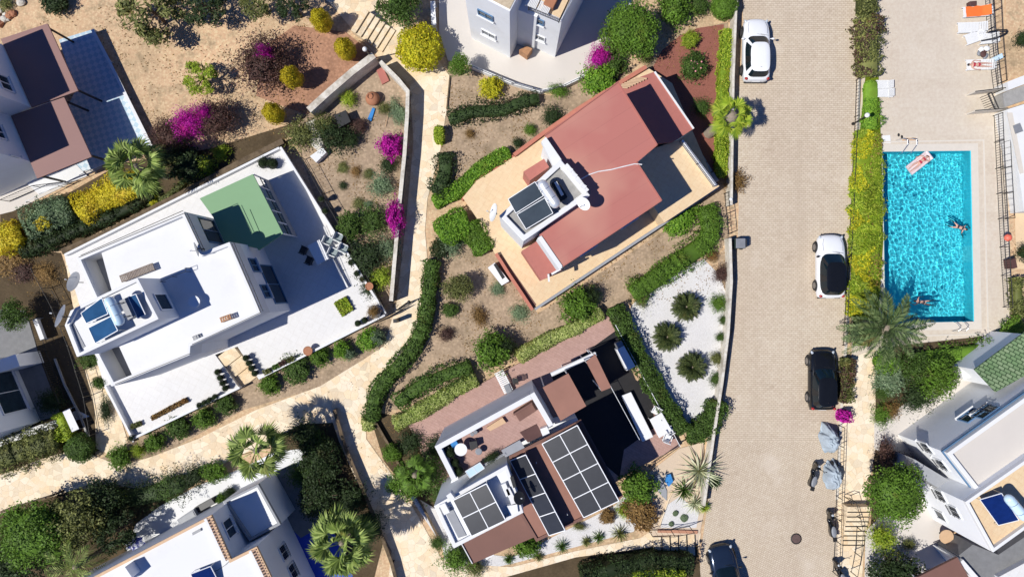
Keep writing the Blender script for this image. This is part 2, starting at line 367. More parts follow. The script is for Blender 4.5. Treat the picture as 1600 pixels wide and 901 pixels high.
# ---------------------------------------------------------------- foliage builders
nr = np.random.RandomState(11)
def leafcloud(cent, nrm, size, aspect=.5, jitter=.8, name='foliage', lift=0.0):
    """one mesh of small leaf-shaped quads at cent, roughly facing nrm"""
    n = len(cent); nrm = nrm + nr.normal(0, jitter, (n, 3)); nrm /= np.linalg.norm(nrm, axis=1)[:, None] + 1e-9
    a = np.cross(nrm, nr.normal(0, 1, (n, 3))); a /= np.linalg.norm(a, axis=1)[:, None] + 1e-9
    b = np.cross(nrm, a); s = (size if np.ndim(size) else np.full(n, size))[:, None] * nr.uniform(.7, 1.3, (n, 1))
    a = a * s; b = b * s * aspect
    v = np.stack([cent - a, cent - b, cent + a, cent + b], 1).reshape(-1, 3)
    return v, np.arange(4 * n).reshape(n, 4)
def mesh_np(name, v, f, core=None, ngon=4):
    v = np.asarray(v, dtype=np.float32); f = np.asarray(f, dtype=np.int32)
    if core is not None:
        cv, cf = core; cf = np.asarray(cf) + len(v); v = np.vstack([v, cv]); 
    me = bpy.data.meshes.new(name)
    nf = len(f); tot = nf + (len(cf) if core is not None else 0)
    me.vertices.add(len(v)); me.vertices.foreach_set('co', v.astype(np.float32).ravel())
    loops = f.ravel()
    if core is not None: loops = np.concatenate([loops, cf.ravel()])
    me.loops.add(len(loops)); me.loops.foreach_set('vertex_index', loops.astype(np.int32))
    me.polygons.add(tot); me.polygons.foreach_set('loop_start', np.arange(tot, dtype=np.int32) * 4)
    me.update(calc_edges=True); me.validate(); return me
def uvball(n, m, rad):
    vs = []; fs = []
    for j in range(m + 1):
        th = math.pi * j / m
        for i in range(n):
            ph = 2 * math.pi * i / n; d = Vector((math.sin(th) * math.cos(ph), math.sin(th) * math.sin(ph), math.cos(th)))
            vs.append(tuple(d * rad(d)))
    for j in range(m):
        for i in range(n): fs.append((j * n + i, (j + 1) * n + i, (j + 1) * n + (i + 1) % n, j * n + (i + 1) % n))
    return np.array(vs), np.array(fs)
def blob_mesh(seed, n, leaf, lump=.15, freq=1.6, depth=.12, spiky=0.0, core=.82, aspect=.5, jitter=.7):
    d = nr.normal(0, 1, (n, 3)); d /= np.linalg.norm(d, axis=1)[:, None]
    d[:, 2] = np.where(d[:, 2] < -.4, -d[:, 2], d[:, 2])
    off = Vector((seed * 7.3, seed * 3.1, 0))
    rr = np.array([1 + lump * 1.6 * noise.noise(Vector(x) * freq + off) + lump * .8 * noise.noise(Vector(x) * freq * 3 + off) for x in d])
    r = rr * (1 - depth * nr.rand(n)) * (1 + spiky * np.abs(nr.normal(0, 1, n)) ** 1.5 * .5)
    v, f = leafcloud(d * r[:, None], d, leaf, aspect, jitter)
    co = None
    if core: co = uvball(16, 10, lambda q: core * (1 + lump * 1.6 * noise.noise(q * freq + off)))
    return mesh_np('foliage', v, f, co)
def clump_mesh(seed, n, leaf, nclump=16, cr=.36, core=.5, aspect=.5, flat=1.0):
    """an open crown made of leaf clumps spread through the crown's volume"""
    cs = []; rs = np.random.RandomState(seed)
    for i in range(nclump):
        a = i * 2.39996 + rs.rand(); h = 1 - 1.5 * (i + .5) / nclump; rr = math.sqrt(max(0, 1 - h * h))
        q = .52 + .22 * rs.rand(); cs.append((rr * math.cos(a) * q, rr * math.sin(a) * q, h * q * flat))
    cs = np.array(cs); k = rs.randint(0, nclump, n); d = rs.normal(0, 1, (n, 3)); d /= np.linalg.norm(d, axis=1)[:, None]
    cR = cr * (.7 + .6 * rs.rand(nclump)); r = cR[k] * (.55 + .5 * rs.rand(n))
    c = cs[k] + d * r[:, None]; v, f = leafcloud(c, d, leaf, aspect, .7)
    co = uvball(12, 8, lambda q: core) if core else None
    return mesh_np('crown', v, f, co)
BL = {}
def getblob(kind, i):
    key = (kind, i % 4)
    if key not in BL:
        s = i % 4 + 1
        BL[key] = {'ball': lambda: blob_mesh(s, 3200, .055, .12, 2.2, .07, .03, .88),
                   'bush': lambda: blob_mesh(s + 10, 2400, .075, .42, 2.0, .22, .06, .70),
                   'wild': lambda: blob_mesh(s + 20, 2200, .075, .45, 2.2, .45, .22, .5, .35),
                   'twig': lambda: blob_mesh(s + 30, 4200, .045, .42, 2.2, .42, .10, .55, .4, 1.2),
                   'tree': lambda: clump_mesh(s + 40, 4600, .048, 24, .34, .42),
                   'open': lambda: clump_mesh(s + 50, 2200, .075, 20, .26, 0, .3),
                   'big': lambda: clump_mesh(s + 60, 9000, .036, 40, .28, .62)}[kind]()
    return BL[key]
cnt = [0]
def foliage(name, mesh, m, parent, loc, scale, rz=0, tilt=(0, 0)):
    o = bpy.data.objects.new(name, mesh); COL.objects.link(o)
    if len(mesh.materials) == 0: mesh.materials.append(None)
    o.material_slots[0].link = 'OBJECT'; o.material_slots[0].material = M[m]
    if parent is not None: o.parent = parent
    o.location = loc; o.scale = scale; o.rotation_euler = (tilt[0], tilt[1], rz); return o
def shrub(label, px, py, r, h=None, m='L_green', kind='bush', cat='shrub', name='shrub', group=None, z0=0.0, ry=None, rz=None):
    """r in photo pixels, h in metres"""
    cnt[0] += 1; i = cnt[0]; rm = r / K; h = h or rm * 1.5; ry = (ry or r) / K
    c = P(px, py, z0 + h * .5); c.z = z0
    root = thing(name, label, cat, c, 0, group)
    foliage('foliage', getblob(kind, i), m, root, (0, 0, h * .5), (rm, ry, h * .52), rz if rz is not None else i * 1.3)
    st = MB()
    for k in range(3):
        a = i + k * 2.1; st.tube((0, 0, 0), (math.cos(a) * rm * .4, math.sin(a) * rm * .4, h * .6), .03, 5, .012)
    st.build('stem', M['trunk'], root, local=True); return root
def tree(label, px, py, r, h, m='L_green', kind='tree', cat='tree', name='tree', flat=.7, z0=0, group=None, extra=None, trunk=.13):
    """crown centre seen at px,py; h total height"""
    cnt[0] += 1; i = cnt[0]; rm = r / K; ch = rm * flat; zc = max(h - ch, h * .45)
    c = P(px, py, z0 + zc); c.z = z0
    root = thing(name, label, cat, c, 0, group)
    t_ = MB(); t_.tube((0, 0, 0), (.05, .03, zc * .6), trunk, 9, trunk * .75); t_.tube((.05, .03, zc * .6), (0, 0, zc + ch * .3), trunk * .75, 8, trunk * .3)
    for k in range(9):
        a = k * 2.4 + i; L = rm * (.5 + .35 * rng.random()); zz = zc * (.5 + .05 * k)
        mid = Vector((math.cos(a) * L * .5, math.sin(a) * L * .5, min(zz + ch * .3, zc + ch * .4)))
        t_.tube((.03, .02, zz * .9), mid, trunk * .4, 6, trunk * .25); t_.tube(mid, mid * 1.0 + Vector((math.cos(a + .3) * L * .5, math.sin(a + .3) * L * .5, ch * .25)), trunk * .25, 5, trunk * .08)
    t_.build('trunk', M['trunk'], root, local=True)
    foliage('crown', getblob(kind, i), m, root, (0, 0, zc), (rm, rm, ch), i * .9)
    if extra:
        foliage('flowers', getblob('twig', i + 1), extra[0], root, (rm * extra[1], rm * extra[2], zc + ch * .25), (rm * extra[3], rm * extra[3], ch * .8), i)
    return root
def hedge(label, pts, w, h, m='L_green', cat='hedge', name='hedge', dens=170, leaf=.075, z0=0.0, rough=.10, group=None, aspect=.5, core=.84, taper=1, second=None):
    """a clipped or loose hedge along a photo polyline; w in photo pixels, h in metres"""
    zt = z0 + h * .7
    q = [P(a, b, zt) for a, b in pts]; w = w / K
    seg = [(q[i], q[i + 1], (q[i + 1] - q[i]).length) for i in range(len(q) - 1)]; L = sum(s[2] for s in seg)
    org = Vector((q[0].x, q[0].y, z0)); root = thing(name, label, cat, org, 0, group)
    def at(s):
        for a, b, l in seg:
            if s <= l or (a, b, l) is seg[-1]:
                d = (b - a).normalized(); return a + d * s, Vector((-d.y, d.x, 0))
            s -= l
    # smooth centre line
    ns = max(6, int(L / .35)); cl = []
    for k in range(ns + 1):
        s = L * k / ns; acc = Vector(); an = Vector(); c_ = 0
        for ds in (-.4, -.2, 0, .2, .4):
            p, nn = at(min(max(s + ds, 0), L - 1e-4)); acc += p; an += nn; c_ += 1
        cl.append((acc / c_, an.normalized()))
    n = int(dens * 1.35 * L * (w + 1.6 * h)); rough = rough * 1.5 + .03; leaf = leaf * .9; cent = []; nm = []
    for _ in range(n):
        s = nr.rand() * ns; k = min(int(s), ns - 1); f = s - k
        p = cl[k][0].lerp(cl[k + 1][0], f); nn = cl[k][1].lerp(cl[k + 1][1], f)
        u = nr.rand() * (w + 1.6 * h) - .8 * h
        e = 1.0
        if u < 0: x, z, dn = -w / 2, h + u / .8 * 1, (-1, .25)
        elif u > w: x, z, dn = w / 2, h - (u - w) / .8, (1, .25)
        else:
            x = u - w / 2; z = h - (abs(x) / (w / 2)) ** 4 * h * .16; dn = (x / w, 1)
        z = max(z, .03)
        lump = 1 + rough * 2.2 * noise.noise(Vector((p.x * 1.1, p.y * 1.1, z))) + rough * 1.4 * noise.noise(Vector((p.x * 3, p.y * 3, z * 3)))
        lump *= 1 - .12 * nr.rand() + rough * .8 * abs(nr.normal()) * .5
        end = min(s, ns - s) / ns * L; rd = min(1, .35 + end / (w * .45 + .01)); rd = math.sin(min(1, rd) * math.pi / 2)
        x *= lump * rd; z = z * (lump ** .7) * (.6 + .4 * rd)
        cent.append((p.x + nn.x * x - org.x, p.y + nn.y * x - org.y, z)); nm.append((nn.x * dn[0], nn.y * dn[0], dn[1]))
    v, f = leafcloud(np.array(cent), np.array(nm), leaf, aspect, .7)
    cv = []; cf = []; prof = [(-.5, 0), (-.5, .75), (-.38, .95), (.38, .95), (.5, .75), (.5, 0)]
    for k, (p, nn) in enumerate(cl):
        rd = math.sin(min(1, .3 + min(k, ns - k) / ns * L / (w * .45)) * math.pi / 2)
        for x, z in prof: cv.append((p.x + nn.x * x * w * core * rd - org.x, p.y + nn.y * x * w * core * rd - org.y, z * h * core * (.6 + .4 * rd)))
    for k in range(ns):
        for j in range(5): cf.append((k * 6 + j, k * 6 + j + 1, k * 6 + 7 + j, k * 6 + 6 + j))
    me = mesh_np('foliage', v, f, (np.array(cv), np.array(cf))); me.materials.append(M[m])
    link('foliage', me, None, root)
    if second:
        sel = []; k2 = second[1]
        n2 = int(len(cent) * k2); idx = nr.permutation(len(cent))[:n2]
        c2 = np.array(cent)[idx]; keep = np.array([noise.noise(Vector((c[0] * .5 + 5, c[1] * .5, 1))) > .0 for c in c2])
        c2 = c2[keep]; c2[:, 2] += .05
        if len(c2):
            v, f = leafcloud(c2, np.tile((0, 0, 1.), (len(c2), 1)), leaf, aspect, .7)
            me = mesh_np('blossom', v, f); me.materials.append(M[second[0]]); link('flowers', me, None, root)
    return root
def fan_frond(v, f, base, az, el, L, fan, rs, nl=26):
    """fan palm leaf: petiole then a pleated fan of pointed leaflets"""
    d = Vector((math.cos(az) * math.cos(el), math.sin(az) * math.cos(el), math.sin(el)))
    side = Vector((-math.sin(az), math.cos(az), 0)); up = side.cross(d) * -1
    tip = base + d * L * .55 - Vector((0, 0, 1)) * L * .06
    w = .02; b = len(v); v += [base - side * w, base + side * w, tip + side * w, tip - side * w]; f.append((b, b + 1, b + 2, b + 3))
    for i in range(nl):
        a = (i / (nl - 1) - .5) * R(230); l = fan * .92 * (1 - .25 * abs(a) / 2) * rs.uniform(.9, 1.1)
        dd = (d * math.cos(a) + side * math.sin(a)).normalized(); q = Vector((-dd.y, dd.x, 0)); 
        if q.length < .01: q = side
        q.normalize(); m = tip + dd * l * .6 + up * (.02 * (-1) ** i); e = tip + dd * l - Vector((0, 0, 1)) * l * rs.uniform(.15, .5)
        wl = l * .055; b = len(v); v += [tip, m - q * wl, e, m + q * wl]; f.append((b, b + 1, b + 2, b + 3))
def feather_frond(v, f, base, az, el, L, droop, rs, nl=18, ll=.35, lw=.03):
    pts = []; p = base.copy(); e = el; step = L / nl
    for i in range(nl + 1):
        pts.append(p.copy()); d = Vector((math.cos(az) * math.cos(e), math.sin(az) * math.cos(e), math.sin(e))); p = p + d * step; e -= droop / nl
    side = Vector((-math.sin(az), math.cos(az), 0))
    for i in range(nl):
        a, b_ = pts[i], pts[i + 1]; w = .018 * (1 - i / nl) + .004; b = len(v)
        v += [a - side * w, a + side * w, b_ + side * w * .8, b_ - side * w * .8]; f.append((b, b + 1, b + 2, b + 3))
        if i < 1: continue
        t = i / nl; l = ll * math.sin(math.pi * (.12 + .83 * t)) * rs.uniform(.85, 1.15); fw = (b_ - a).normalized()
        for s in (-1, 1):
            dd = (side * s * .75 + fw * .65 + Vector((0, 0, rs.uniform(-.05, .3)))).normalized(); q = fw * lw
            m = a + dd * l * .5; e_ = a + dd * l - Vector((0, 0, l * .15)); b = len(v)
            v += [a, m - q, e_, m + q]; f.append((b, b + 1, b + 2, b + 3))
def palm(label, px, py, r, h, n=26, m='L_palm', kind='fan', z0=0, trunk=.16, name='palm_tree', lean=(0, 0), cat='palm tree', ll=.4, seed=1, skirt=True, minel=-30, droop=75, nl=18, lw=.03):
    rs = random.Random(seed); rm = r / K; top = P(px, py, z0 + h)
    root = thing(name, label, cat, (top.x + lean[0], top.y + lean[1], z0)); t3 = Vector((-lean[0], -lean[1], h))
    if h > .3:
        tr = MB(); N = max(4, int(h / .35))
        for k in range(N):
            a = t3 * (k / N); b = t3 * ((k + 1) / N); rr = trunk * (1.25 - .4 * k / N); tr.tube(a, b, rr, 10, rr * .86, caps=(k in (0, N - 1)))
        tr.ball(t3 + Vector((0, 0, -.05)), trunk * 1.3, 10)
        tr.build('trunk', M['palmtrunk'], root, local=True)
    v = []; f = []
    for i in range(n):
        az = i * 2.39996 + rs.uniform(-.3, .3); t = (i + .5) / n; el = R(78 - (78 - minel) * t ** .8)
        if kind == 'fan': fan_frond(v, f, t3.copy(), az, el, rm * 1.0, rm * .52, rs)
        else: feather_frond(v, f, t3.copy(), az, el, rm * 1.15 * rs.uniform(.85, 1.1), R(droop), rs, nl, ll, lw)
    me = mesh_np('crown', np.array([tuple(x) for x in v]), np.array(f)); me.materials.append(M[m]); link('crown', me, None, root)
    return root
def rosette(label, px, py, r, n, m, z0=0, w=.05, name='agave', cat='agave', h=.5, seed=1, curl=.3, mats=None):
    rs = random.Random(seed); rm = r / K; c = P(px, py, z0 + h * .4); root = thing(name, label, cat, (c.x, c.y, z0)); v = []; f = []
    for i in range(n):
        az = i * 2.39996 + rs.uniform(-.1, .1); t = (i + .5) / n; el = R(78 * (1 - t) + 4); L = rm * (.75 + .35 * t) * rs.uniform(.9, 1.08)
        d = Vector((math.cos(az) * math.cos(el), math.sin(az) * math.cos(el), math.sin(el))); s = Vector((-math.sin(az), math.cos(az), 0)); b0 = Vector((0, 0, h * .35))
        m1 = b0 + d * L * .45 + Vector((0, 0, .03)); e = b0 + d * L - Vector((0, 0, curl * L * t))
        b = len(v); v += [b0 - s * w * .5, b0 + s * w * .5, m1 + s * w, m1 - s * w, e]; f.append((b, b + 1, b + 2, b + 3)); f.append((b + 3, b + 2, b + 4, b + 4))
    bm = MB(); bm.add(v, [tuple(dict.fromkeys(x)) for x in f]); bm.build('leaves', M[m], root, local=True)
    s_ = MB(); s_.tube((0, 0, 0), (0, 0, h * .4), .09, 8, .07); s_.build('stem', M['palmtrunk'], root, local=True); return root
# ================================================================ THE SETTING
GZ = [0]
def ground_sheet(name, pts, z, m, holes=None):
    GZ[0] += 1; z += GZ[0] * .0006
    b = MB(); b.sheet(PL(pts, z)); o = b.build(name, M[m] if isinstance(m, str) else m, origin='zero'); tag(o, kind='structure'); return o
POOL = [(1379, 237), (1517, 235.5), (1522, 502), (1383, 505)]
def ring_sheet(name, outer, inner, z, m):
    b = MB(); o = PL(outer, z); i_ = PL(inner, z)
    for k in range(4): b.add([o[k], o[(k + 1) % 4], i_[(k + 1) % 4], i_[k]], [(0, 1, 2, 3)])
    q = b.build(name, M[m], origin='zero'); tag(q, kind='structure'); return q
ring_sheet('ground', [(-4000, -4500), (5600, -4500), (5600, 5400), (-4000, 5400)], POOL, 0, 'dirt')
# pool deck in four sheets round the pool, one object
b = MB(); z = .03
DK = [(1346, -260), (1552, -260), (1552, 0), (1566, 150), (1576, 330), (1582, 480), (1578, 520), (1548, 542), (1430, 547), (1392, 560), (1330, 560), (1338, 300), (1346, 150)]
b.add(PL([(1346, -260), (1552, -260), (1552, 0), (1566, 150), (1571, 235.5), (1517, 235.5), (1379, 237), (1336, 237), (1346, 150)], z), [tuple(range(9))])
b.add(PL([(1571, 235.5), (1576, 330), (1582, 480), (1578, 502), (1522, 502), (1517, 235.5)], z), [tuple(range(6))])
b.add(PL([(1578, 502), (1578, 520), (1548, 542), (1430, 547), (1392, 560), (1330, 560), (1332, 505), (1383, 505), (1522, 502)], z), [tuple(range(9))])
b.add(PL([(1332, 505), (1336, 237), (1379, 237), (1383, 505)], z), [(0, 1, 2, 3)])
tag(b.build('pool_deck', M['deck'], origin='zero'), kind='structure')
b = MB(); cp = [(1370, 226), (1528, 224), (1534, 514), (1372, 517)]
o_ = PL(cp, .034); i_ = PL(POOL, .034)
for k in range(4): b.add([o_[k], o_[(k + 1) % 4], i_[(k + 1) % 4], i_[k]], [(0, 1, 2, 3)])
b.ring([(p.x, p.y) for p in PL([(1365, 221), (1538, 218), (1545, 523), (1367, 527)], .034)], .10, .031, .05)
tag(b.build('pool_coping', M['coping'], origin='zero'), kind='structure')
# red soil and beds
ground_sheet('garden_bed', [(1010, 105), (1060, 55), (1130, 36), (1138, 36), (1134, 330), (1100, 330), (1030, 200)], .004, 'dirt_bed')
ground_sheet('red_gravel_bed', [(1016, 112), (1035, 78), (1062, 56), (1090, 44), (1131, 38), (1128, 160), (1122, 290), (1080, 250), (1020, 160), (985, 125)], .010, 'red_gravel')
ground_sheet('garden_bed', [(455, 200), (500, 130), (590, 95), (640, 140), (630, 330), (612, 470), (560, 500), (500, 330)], .004, 'dirt_bed')
ground_sheet('garden_bed', [(700, 110), (780, 130), (860, 150), (930, 115), (1000, 100), (850, 215), (720, 310), (680, 330), (688, 230)], .004, 'dirt_bed')
ground_sheet('garden_bed', [(670, 400), (740, 330), (840, 490), (1130, 300), (1140, 370), (1120, 400), (960, 480), (800, 560), (620, 640), (580, 640), (660, 520)], .006, 'dirt_bed')
ground_sheet('garden_bed', [(410, 75), (460, 40), (540, 50), (590, 90), (480, 180), (400, 150)], .004, ground('reddish_soil', C(196, 150, 122), .15, 1.0, 6, stain=C(160, 120, 96), pebble=5))
ground_sheet('garden_bed', [(150, 720), (200, 690), (600, 485), (625, 520), (600, 555), (500, 605), (380, 640), (270, 700), (200, 728)], .016, 'dirt_bed')
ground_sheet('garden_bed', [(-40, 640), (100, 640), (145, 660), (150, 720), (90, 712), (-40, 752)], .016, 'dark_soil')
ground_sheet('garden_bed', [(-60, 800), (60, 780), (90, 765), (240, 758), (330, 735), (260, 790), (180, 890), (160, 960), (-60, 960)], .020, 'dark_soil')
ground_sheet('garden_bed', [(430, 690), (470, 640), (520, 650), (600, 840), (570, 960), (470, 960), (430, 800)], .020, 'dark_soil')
ground_sheet('garden_bed', [(575, 640), (640, 655), (700, 760), (720, 860), (800, 870), (960, 790), (1005, 740), (1020, 765), (990, 830), (800, 880), (700, 901), (690, 850), (610, 730)], .020, 'white_gravel')
ground_sheet('garden_bed', [(575, 640), (640, 655), (700, 760), (690, 800), (640, 770), (600, 720)], .026, 'dark_soil')
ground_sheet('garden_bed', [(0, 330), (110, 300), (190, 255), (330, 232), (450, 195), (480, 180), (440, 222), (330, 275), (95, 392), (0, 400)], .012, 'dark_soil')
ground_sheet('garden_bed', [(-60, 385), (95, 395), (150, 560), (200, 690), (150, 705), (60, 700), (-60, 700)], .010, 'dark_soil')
ground_sheet('white_gravel_bed', [(985, 480), (1010, 450), (1060, 420), (1100, 405), (1125, 430), (1138, 470), (1134, 560), (1118, 640), (1085, 672), (1060, 660), (1030, 600), (995, 545)], .012, 'white_gravel')
ground_sheet('garden_bed', [(1120, 400), (1150, 372), (1150, 480), (1136, 600), (1120, 640), (1130, 560), (1134, 470)], .010, 'dirt_bed')
ground_sheet('garden_bed', [(1362, 560), (1400, 540), (1580, 520), (1600, 500), (1600, 600), (1480, 620), (1400, 690), (1362, 690)], .034, 'dark_soil')
ground_sheet('garden_bed', [(1366, 690), (1400, 680), (1440, 760), (1400, 830), (1360, 830)], .034, 'dark_soil')
ground_sheet('garden_bed', [(900, 870), (1090, 845), (1100, 960), (860, 960), (790, 901)], .030, 'dark_soil')
# paths
PTH = [(640, 132), (652, 118), (702, 118), (698, 170), (688, 235), (668, 310), (664, 360), (668, 405), (664, 480), (650, 530), (620, 580), (590, 606), (572, 640), (572, 685), (608, 735),
       (650, 800), (690, 872), (710, 880), (800, 885), (900, 860), (1000, 840), (1015, 830), (1095, 832), (1092, 856), (1000, 868), (900, 890), (820, 930), (600, 960), (612, 860), (575, 790), (530, 690), (520, 660), (470, 662), (420, 690), (360, 718), (290, 757), (230, 765), (150, 753), (80, 776), (-60, 822), (-60, 765), (0, 742), (60, 718), (120, 700), (150, 712), (188, 728), (240, 712), (310, 685), (400, 640), (500, 603), (570, 560), (600, 540), (612, 500), (620, 470), (636, 330), (646, 220)]
ground_sheet('path', PTH, .018, 'path')
ground_sheet('path', [(440, -60), (590, -60), (615, 30), (660, 60), (702, 118), (655, 122), (640, 135), (598, 96), (555, 52), (520, 10)], .022, 'path2')
ground_sheet('path', [(1325, 560), (1368, 545), (1368, 700), (1352, 790), (1345, 960), (1308, 960), (1310, 700)], .036, 'path')
ground_sheet('path', [(100, 395), (118, 388), (145, 470), (160, 560), (200, 690), (175, 712), (150, 700), (148, 640), (125, 545)], .020, 'path2')
ground_sheet('path', [(1005, 745), (1062, 700), (1100, 690), (1100, 800), (1090, 850), (1030, 850), (1015, 830)], .030, plain('pale_entrance_slab', C(228, 206, 180), .85, var=.05))
ground_sheet('white_gravel_bed', [(1040, 790), (1062, 775), (1092, 800), (1088, 824), (1032, 824)], .036, 'white_gravel')
# road
ground_sheet('road', [(1166, -300), (1345, -300), (1344, 100), (1338, 300), (1326, 470), (1318, 600), (1312, 690), (1118, 690), (1130, 620), (1148, 500), (1154, 330), (1152, 200), (1160, 60)], .024, 'road')
ground_sheet('road', [(1312, 690), (1310, 780), (1305, 1200), (1080, 1200), (1095, 860), (1108, 770), (1118, 690)], .024, 'road_d')
# patios
ground_sheet('patio', [(686, -60), (686, 50), (700, 95), (737, 103), (800, 128), (845, 141), (880, 132), (933, 106), (955, 60), (1000, -20), (1020, -60)], .03, 'patio')
ground_sheet('patio', [(1366, 660), (1400, 640), (1440, 612), (1500, 590), (1600, 560), (1640, 700), (1560, 800), (1530, 860), (1500, 880), (1420, 960), (1350, 960), (1352, 830), (1400, 780), (1440, 770), (1436, 740), (1366, 700)], .04, 'patio')
ground_sheet('patio', [(190, 885), (212, 818), (250, 790), (305, 760), (385, 728), (430, 705), (480, 700), (470, 740), (402, 775), (330, 830), (180, 920)], .03, 'white')
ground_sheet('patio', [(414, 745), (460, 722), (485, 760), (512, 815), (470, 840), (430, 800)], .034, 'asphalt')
ground_sheet('patio', [(-60, 700), (90, 655), (120, 640), (140, 650), (90, 665), (60, 690), (0, 702), (-60, 725)], .03, 'white')
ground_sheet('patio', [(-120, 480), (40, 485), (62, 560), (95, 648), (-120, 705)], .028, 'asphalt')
ground_sheet('patio', [(-60, 305), (60, 275), (150, 240), (160, 262), (20, 330), (-60, 350)], .02, 'patio')
ground_sheet('patio', [(1570, -60), (1700, -60), (1700, 120), (1600, 115), (1573, 132)], .02, 'dirt')
ground_sheet('patio', [(1583, 240), (1700, 240), (1700, 420), (1588, 420)], .02, plain('peach_patio', C(246, 216, 176), .85, var=.04))
ground_sheet('lawn', [(1352, 120), (1373, 120), (1377, 235), (1380, 380), (1372, 500), (1360, 540), (1332, 540), (1334, 400), (1340, 240)], .04, 'turf')

# pool basin and water (real refraction)
b = MB(); D = 1.35; pw = PL(POOL, 0)
top = [(p.x, p.y, .034) for p in pw]; bot = [(p.x, p.y, -D) for p in pw]
b.add(top + bot, [(4, 5, 6, 7), (0, 1, 5, 4), (1, 2, 6, 5), (2, 3, 7, 6), (3, 0, 4, 7)])
pm = bricks('pool_mosaic', (.06, .72, .88), (.07, .76, .90), (.14, .80, .90), 0, .25, .25, .012, var=.03, offset_=0)
o = b.build('pool_basin', pm, origin='zero'); tag(o, kind='structure'); o.cycles.is_caustics_receiver = True
N1, N2 = 140, 270; vs = []; fs = []
for j in range(N2 + 1):
    for i in range(N1 + 1):
        u = i / N1; v = j / N2
        a = pw[0].lerp(pw[1], u); c = pw[3].lerp(pw[2], u); p = a.lerp(c, v)
        zz = .018 * noise.noise(Vector((p.x * 1.9, p.y * 1.5, 0))) + .016 * (1.1 - .6 * u) * noise.noise(Vector((p.x * 4.2, p.y * 3.6, 3))) + .005 * noise.noise(Vector((p.x * 9, p.y * 9, 5)))
        e = min(1, min(u, 1 - u) * 12, min(v, 1 - v) * 20 )
        vs.append((p.x, p.y, -.10 + zz * (.35 + .65 * e)))
for j in range(N2):
    for i in range(N1):
        a = j * (N1 + 1) + i; fs.append((a, a + N1 + 1, a + N1 + 2, a + 1))
me = bpy.data.meshes.new('water'); me.from_pydata(vs, [], fs); me.shade_smooth()
wm = bpy.data.materials.new('pool_water'); wm.use_nodes = True; q = wm.node_tree.nodes['Principled BSDF']
q.inputs['Transmission Weight'].default_value = 1; q.inputs['Roughness'].default_value = 0; q.inputs['IOR'].default_value = 1.33; q.inputs['Base Color'].default_value = (.93, .99, 1, 1)
me.materials.append(wm); water = bpy.data.objects.new('water', me); COL.objects.link(water); tag(water, kind='structure'); water.cycles.is_caustics_caster = True

# ---------------------------------------------------------------- garden and road walls
def wall(label, pts, w, h, m, name='garden_wall', cat='wall', z0=0, closed=False, group=None):
    """a low wall whose top runs along the photo polyline"""
    b = MB(); q = [P(a, c, z0 + h) for a, c in pts]
    n = len(q); L = []; Rr = []
    for i in range(n):
        d = (q[min(i + 1, n - 1)] - q[max(i - 1, 0)]).normalized(); nn = Vector((-d.y, d.x, 0)) * w / 2
        L.append(q[i] + nn); Rr.append(q[i] - nn)
    for i in range(n - 1):
        vs = [(x.x, x.y, zz) for zz in (z0 - .02, z0 + h) for x in (L[i], Rr[i], Rr[i + 1], L[i + 1])]
        b.add(vs, [(3, 2, 1, 0), (4, 5, 6, 7), (0, 1, 5, 4), (2, 3, 7, 6)] + ([(3, 0, 4, 7)] if i == -1 else []) + ([(1, 2, 6, 5)]))
    vs = [(x.x, x.y, zz) for x in (L[0], Rr[0]) for zz in (z0 - .02, z0 + h)]; b.add(vs, [(0, 1, 3, 2)])
    vs = [(x.x, x.y, zz) for x in (L[-1], Rr[-1]) for zz in (z0 - .02, z0 + h)]; b.add(vs, [(0, 1, 3, 2)])
    return tag(b.build(name, M[m]), label, cat, group)
wall('low pale wall along the left side of the block paved road', [(1156, -60), (1150, 20), (1146, 120), (1144, 240), (1143, 320)], .15, .95, 'pale_stone')
wall('pale wall curving past the white gravel bed down the road side', [(1141, 372), (1143, 440), (1138, 520), (1128, 600), (1114, 690), (1100, 790)], .17, .95, 'pale_stone')
wall('thick pale stone wall behind the row of clipped golden cypresses', [(482, 172), (515, 142), (550, 112), (584, 86)], .42, 1.3, 'pale_stone')
wall('tall curving whitish wall between the vegetable garden and the stone path', [(594, 96), (622, 124), (637, 142), (636, 180), (632, 240), (624, 320), (617, 400), (611, 470)], .24, 1.2, 'pale_stone')
wall('rough brown stone retaining wall north of the white tiled terrace', [(96, 393), (160, 366), (230, 330), (300, 294), (370, 256), (442, 220)], .36, .75, 'brown_stone')
wall('stone edging wall running down beside the dark shrubs to the bottom edge', [(522, 640), (540, 700), (565, 760), (590, 820), (612, 880), (625, 930)], .22, .6, 'brown_stone')
wall('short stone wall near the black gate of the corner garden', [(490, 330), (520, 390), (560, 460), (590, 500)], .22, .35, 'brown_stone')
wall('white plastered kerb wall between the crazy paving and the lower left shrubs', [(0, 800), (70, 778), (95, 768)], .14, .35, 'brown_stone')
wall('white rough wall stub beside the grey patio at the left edge', [(103, 640), (110, 655), (118, 672)], .5, .8, 'white')
wall('low pale kerb along the right side of the road', [(1345, -40), (1344, 100), (1337, 300), (1327, 470), (1316, 620), (1312, 700), (1308, 780)], .16, .14, 'coping', name='kerb', cat='kerb')
wall('curved white parapet wall round the top patio', [(737, 103), (770, 117), (800, 129), (845, 142), (880, 134), (907, 121), (933, 106), (955, 62), (985, 5)], .16, .5, 'white')
wall('white wall panel standing left of the big round golden bush, top', [(676, 2), (677, 25), (678, 40)], .3, 1.0, 'whitewall')
wall('pinkish brick edging wall along the northern side of the red roofed house', [(803, 242), (850, 207), (900, 172), (960, 134), (1010, 104)], .24, 1.0, 'pinkwall')
wall('pink wall slanting beside the steps at the lower left of the red roofed house', [(775, 396), (795, 428), (815, 458), (832, 484)], .20, 1.0, 'pinkwall')
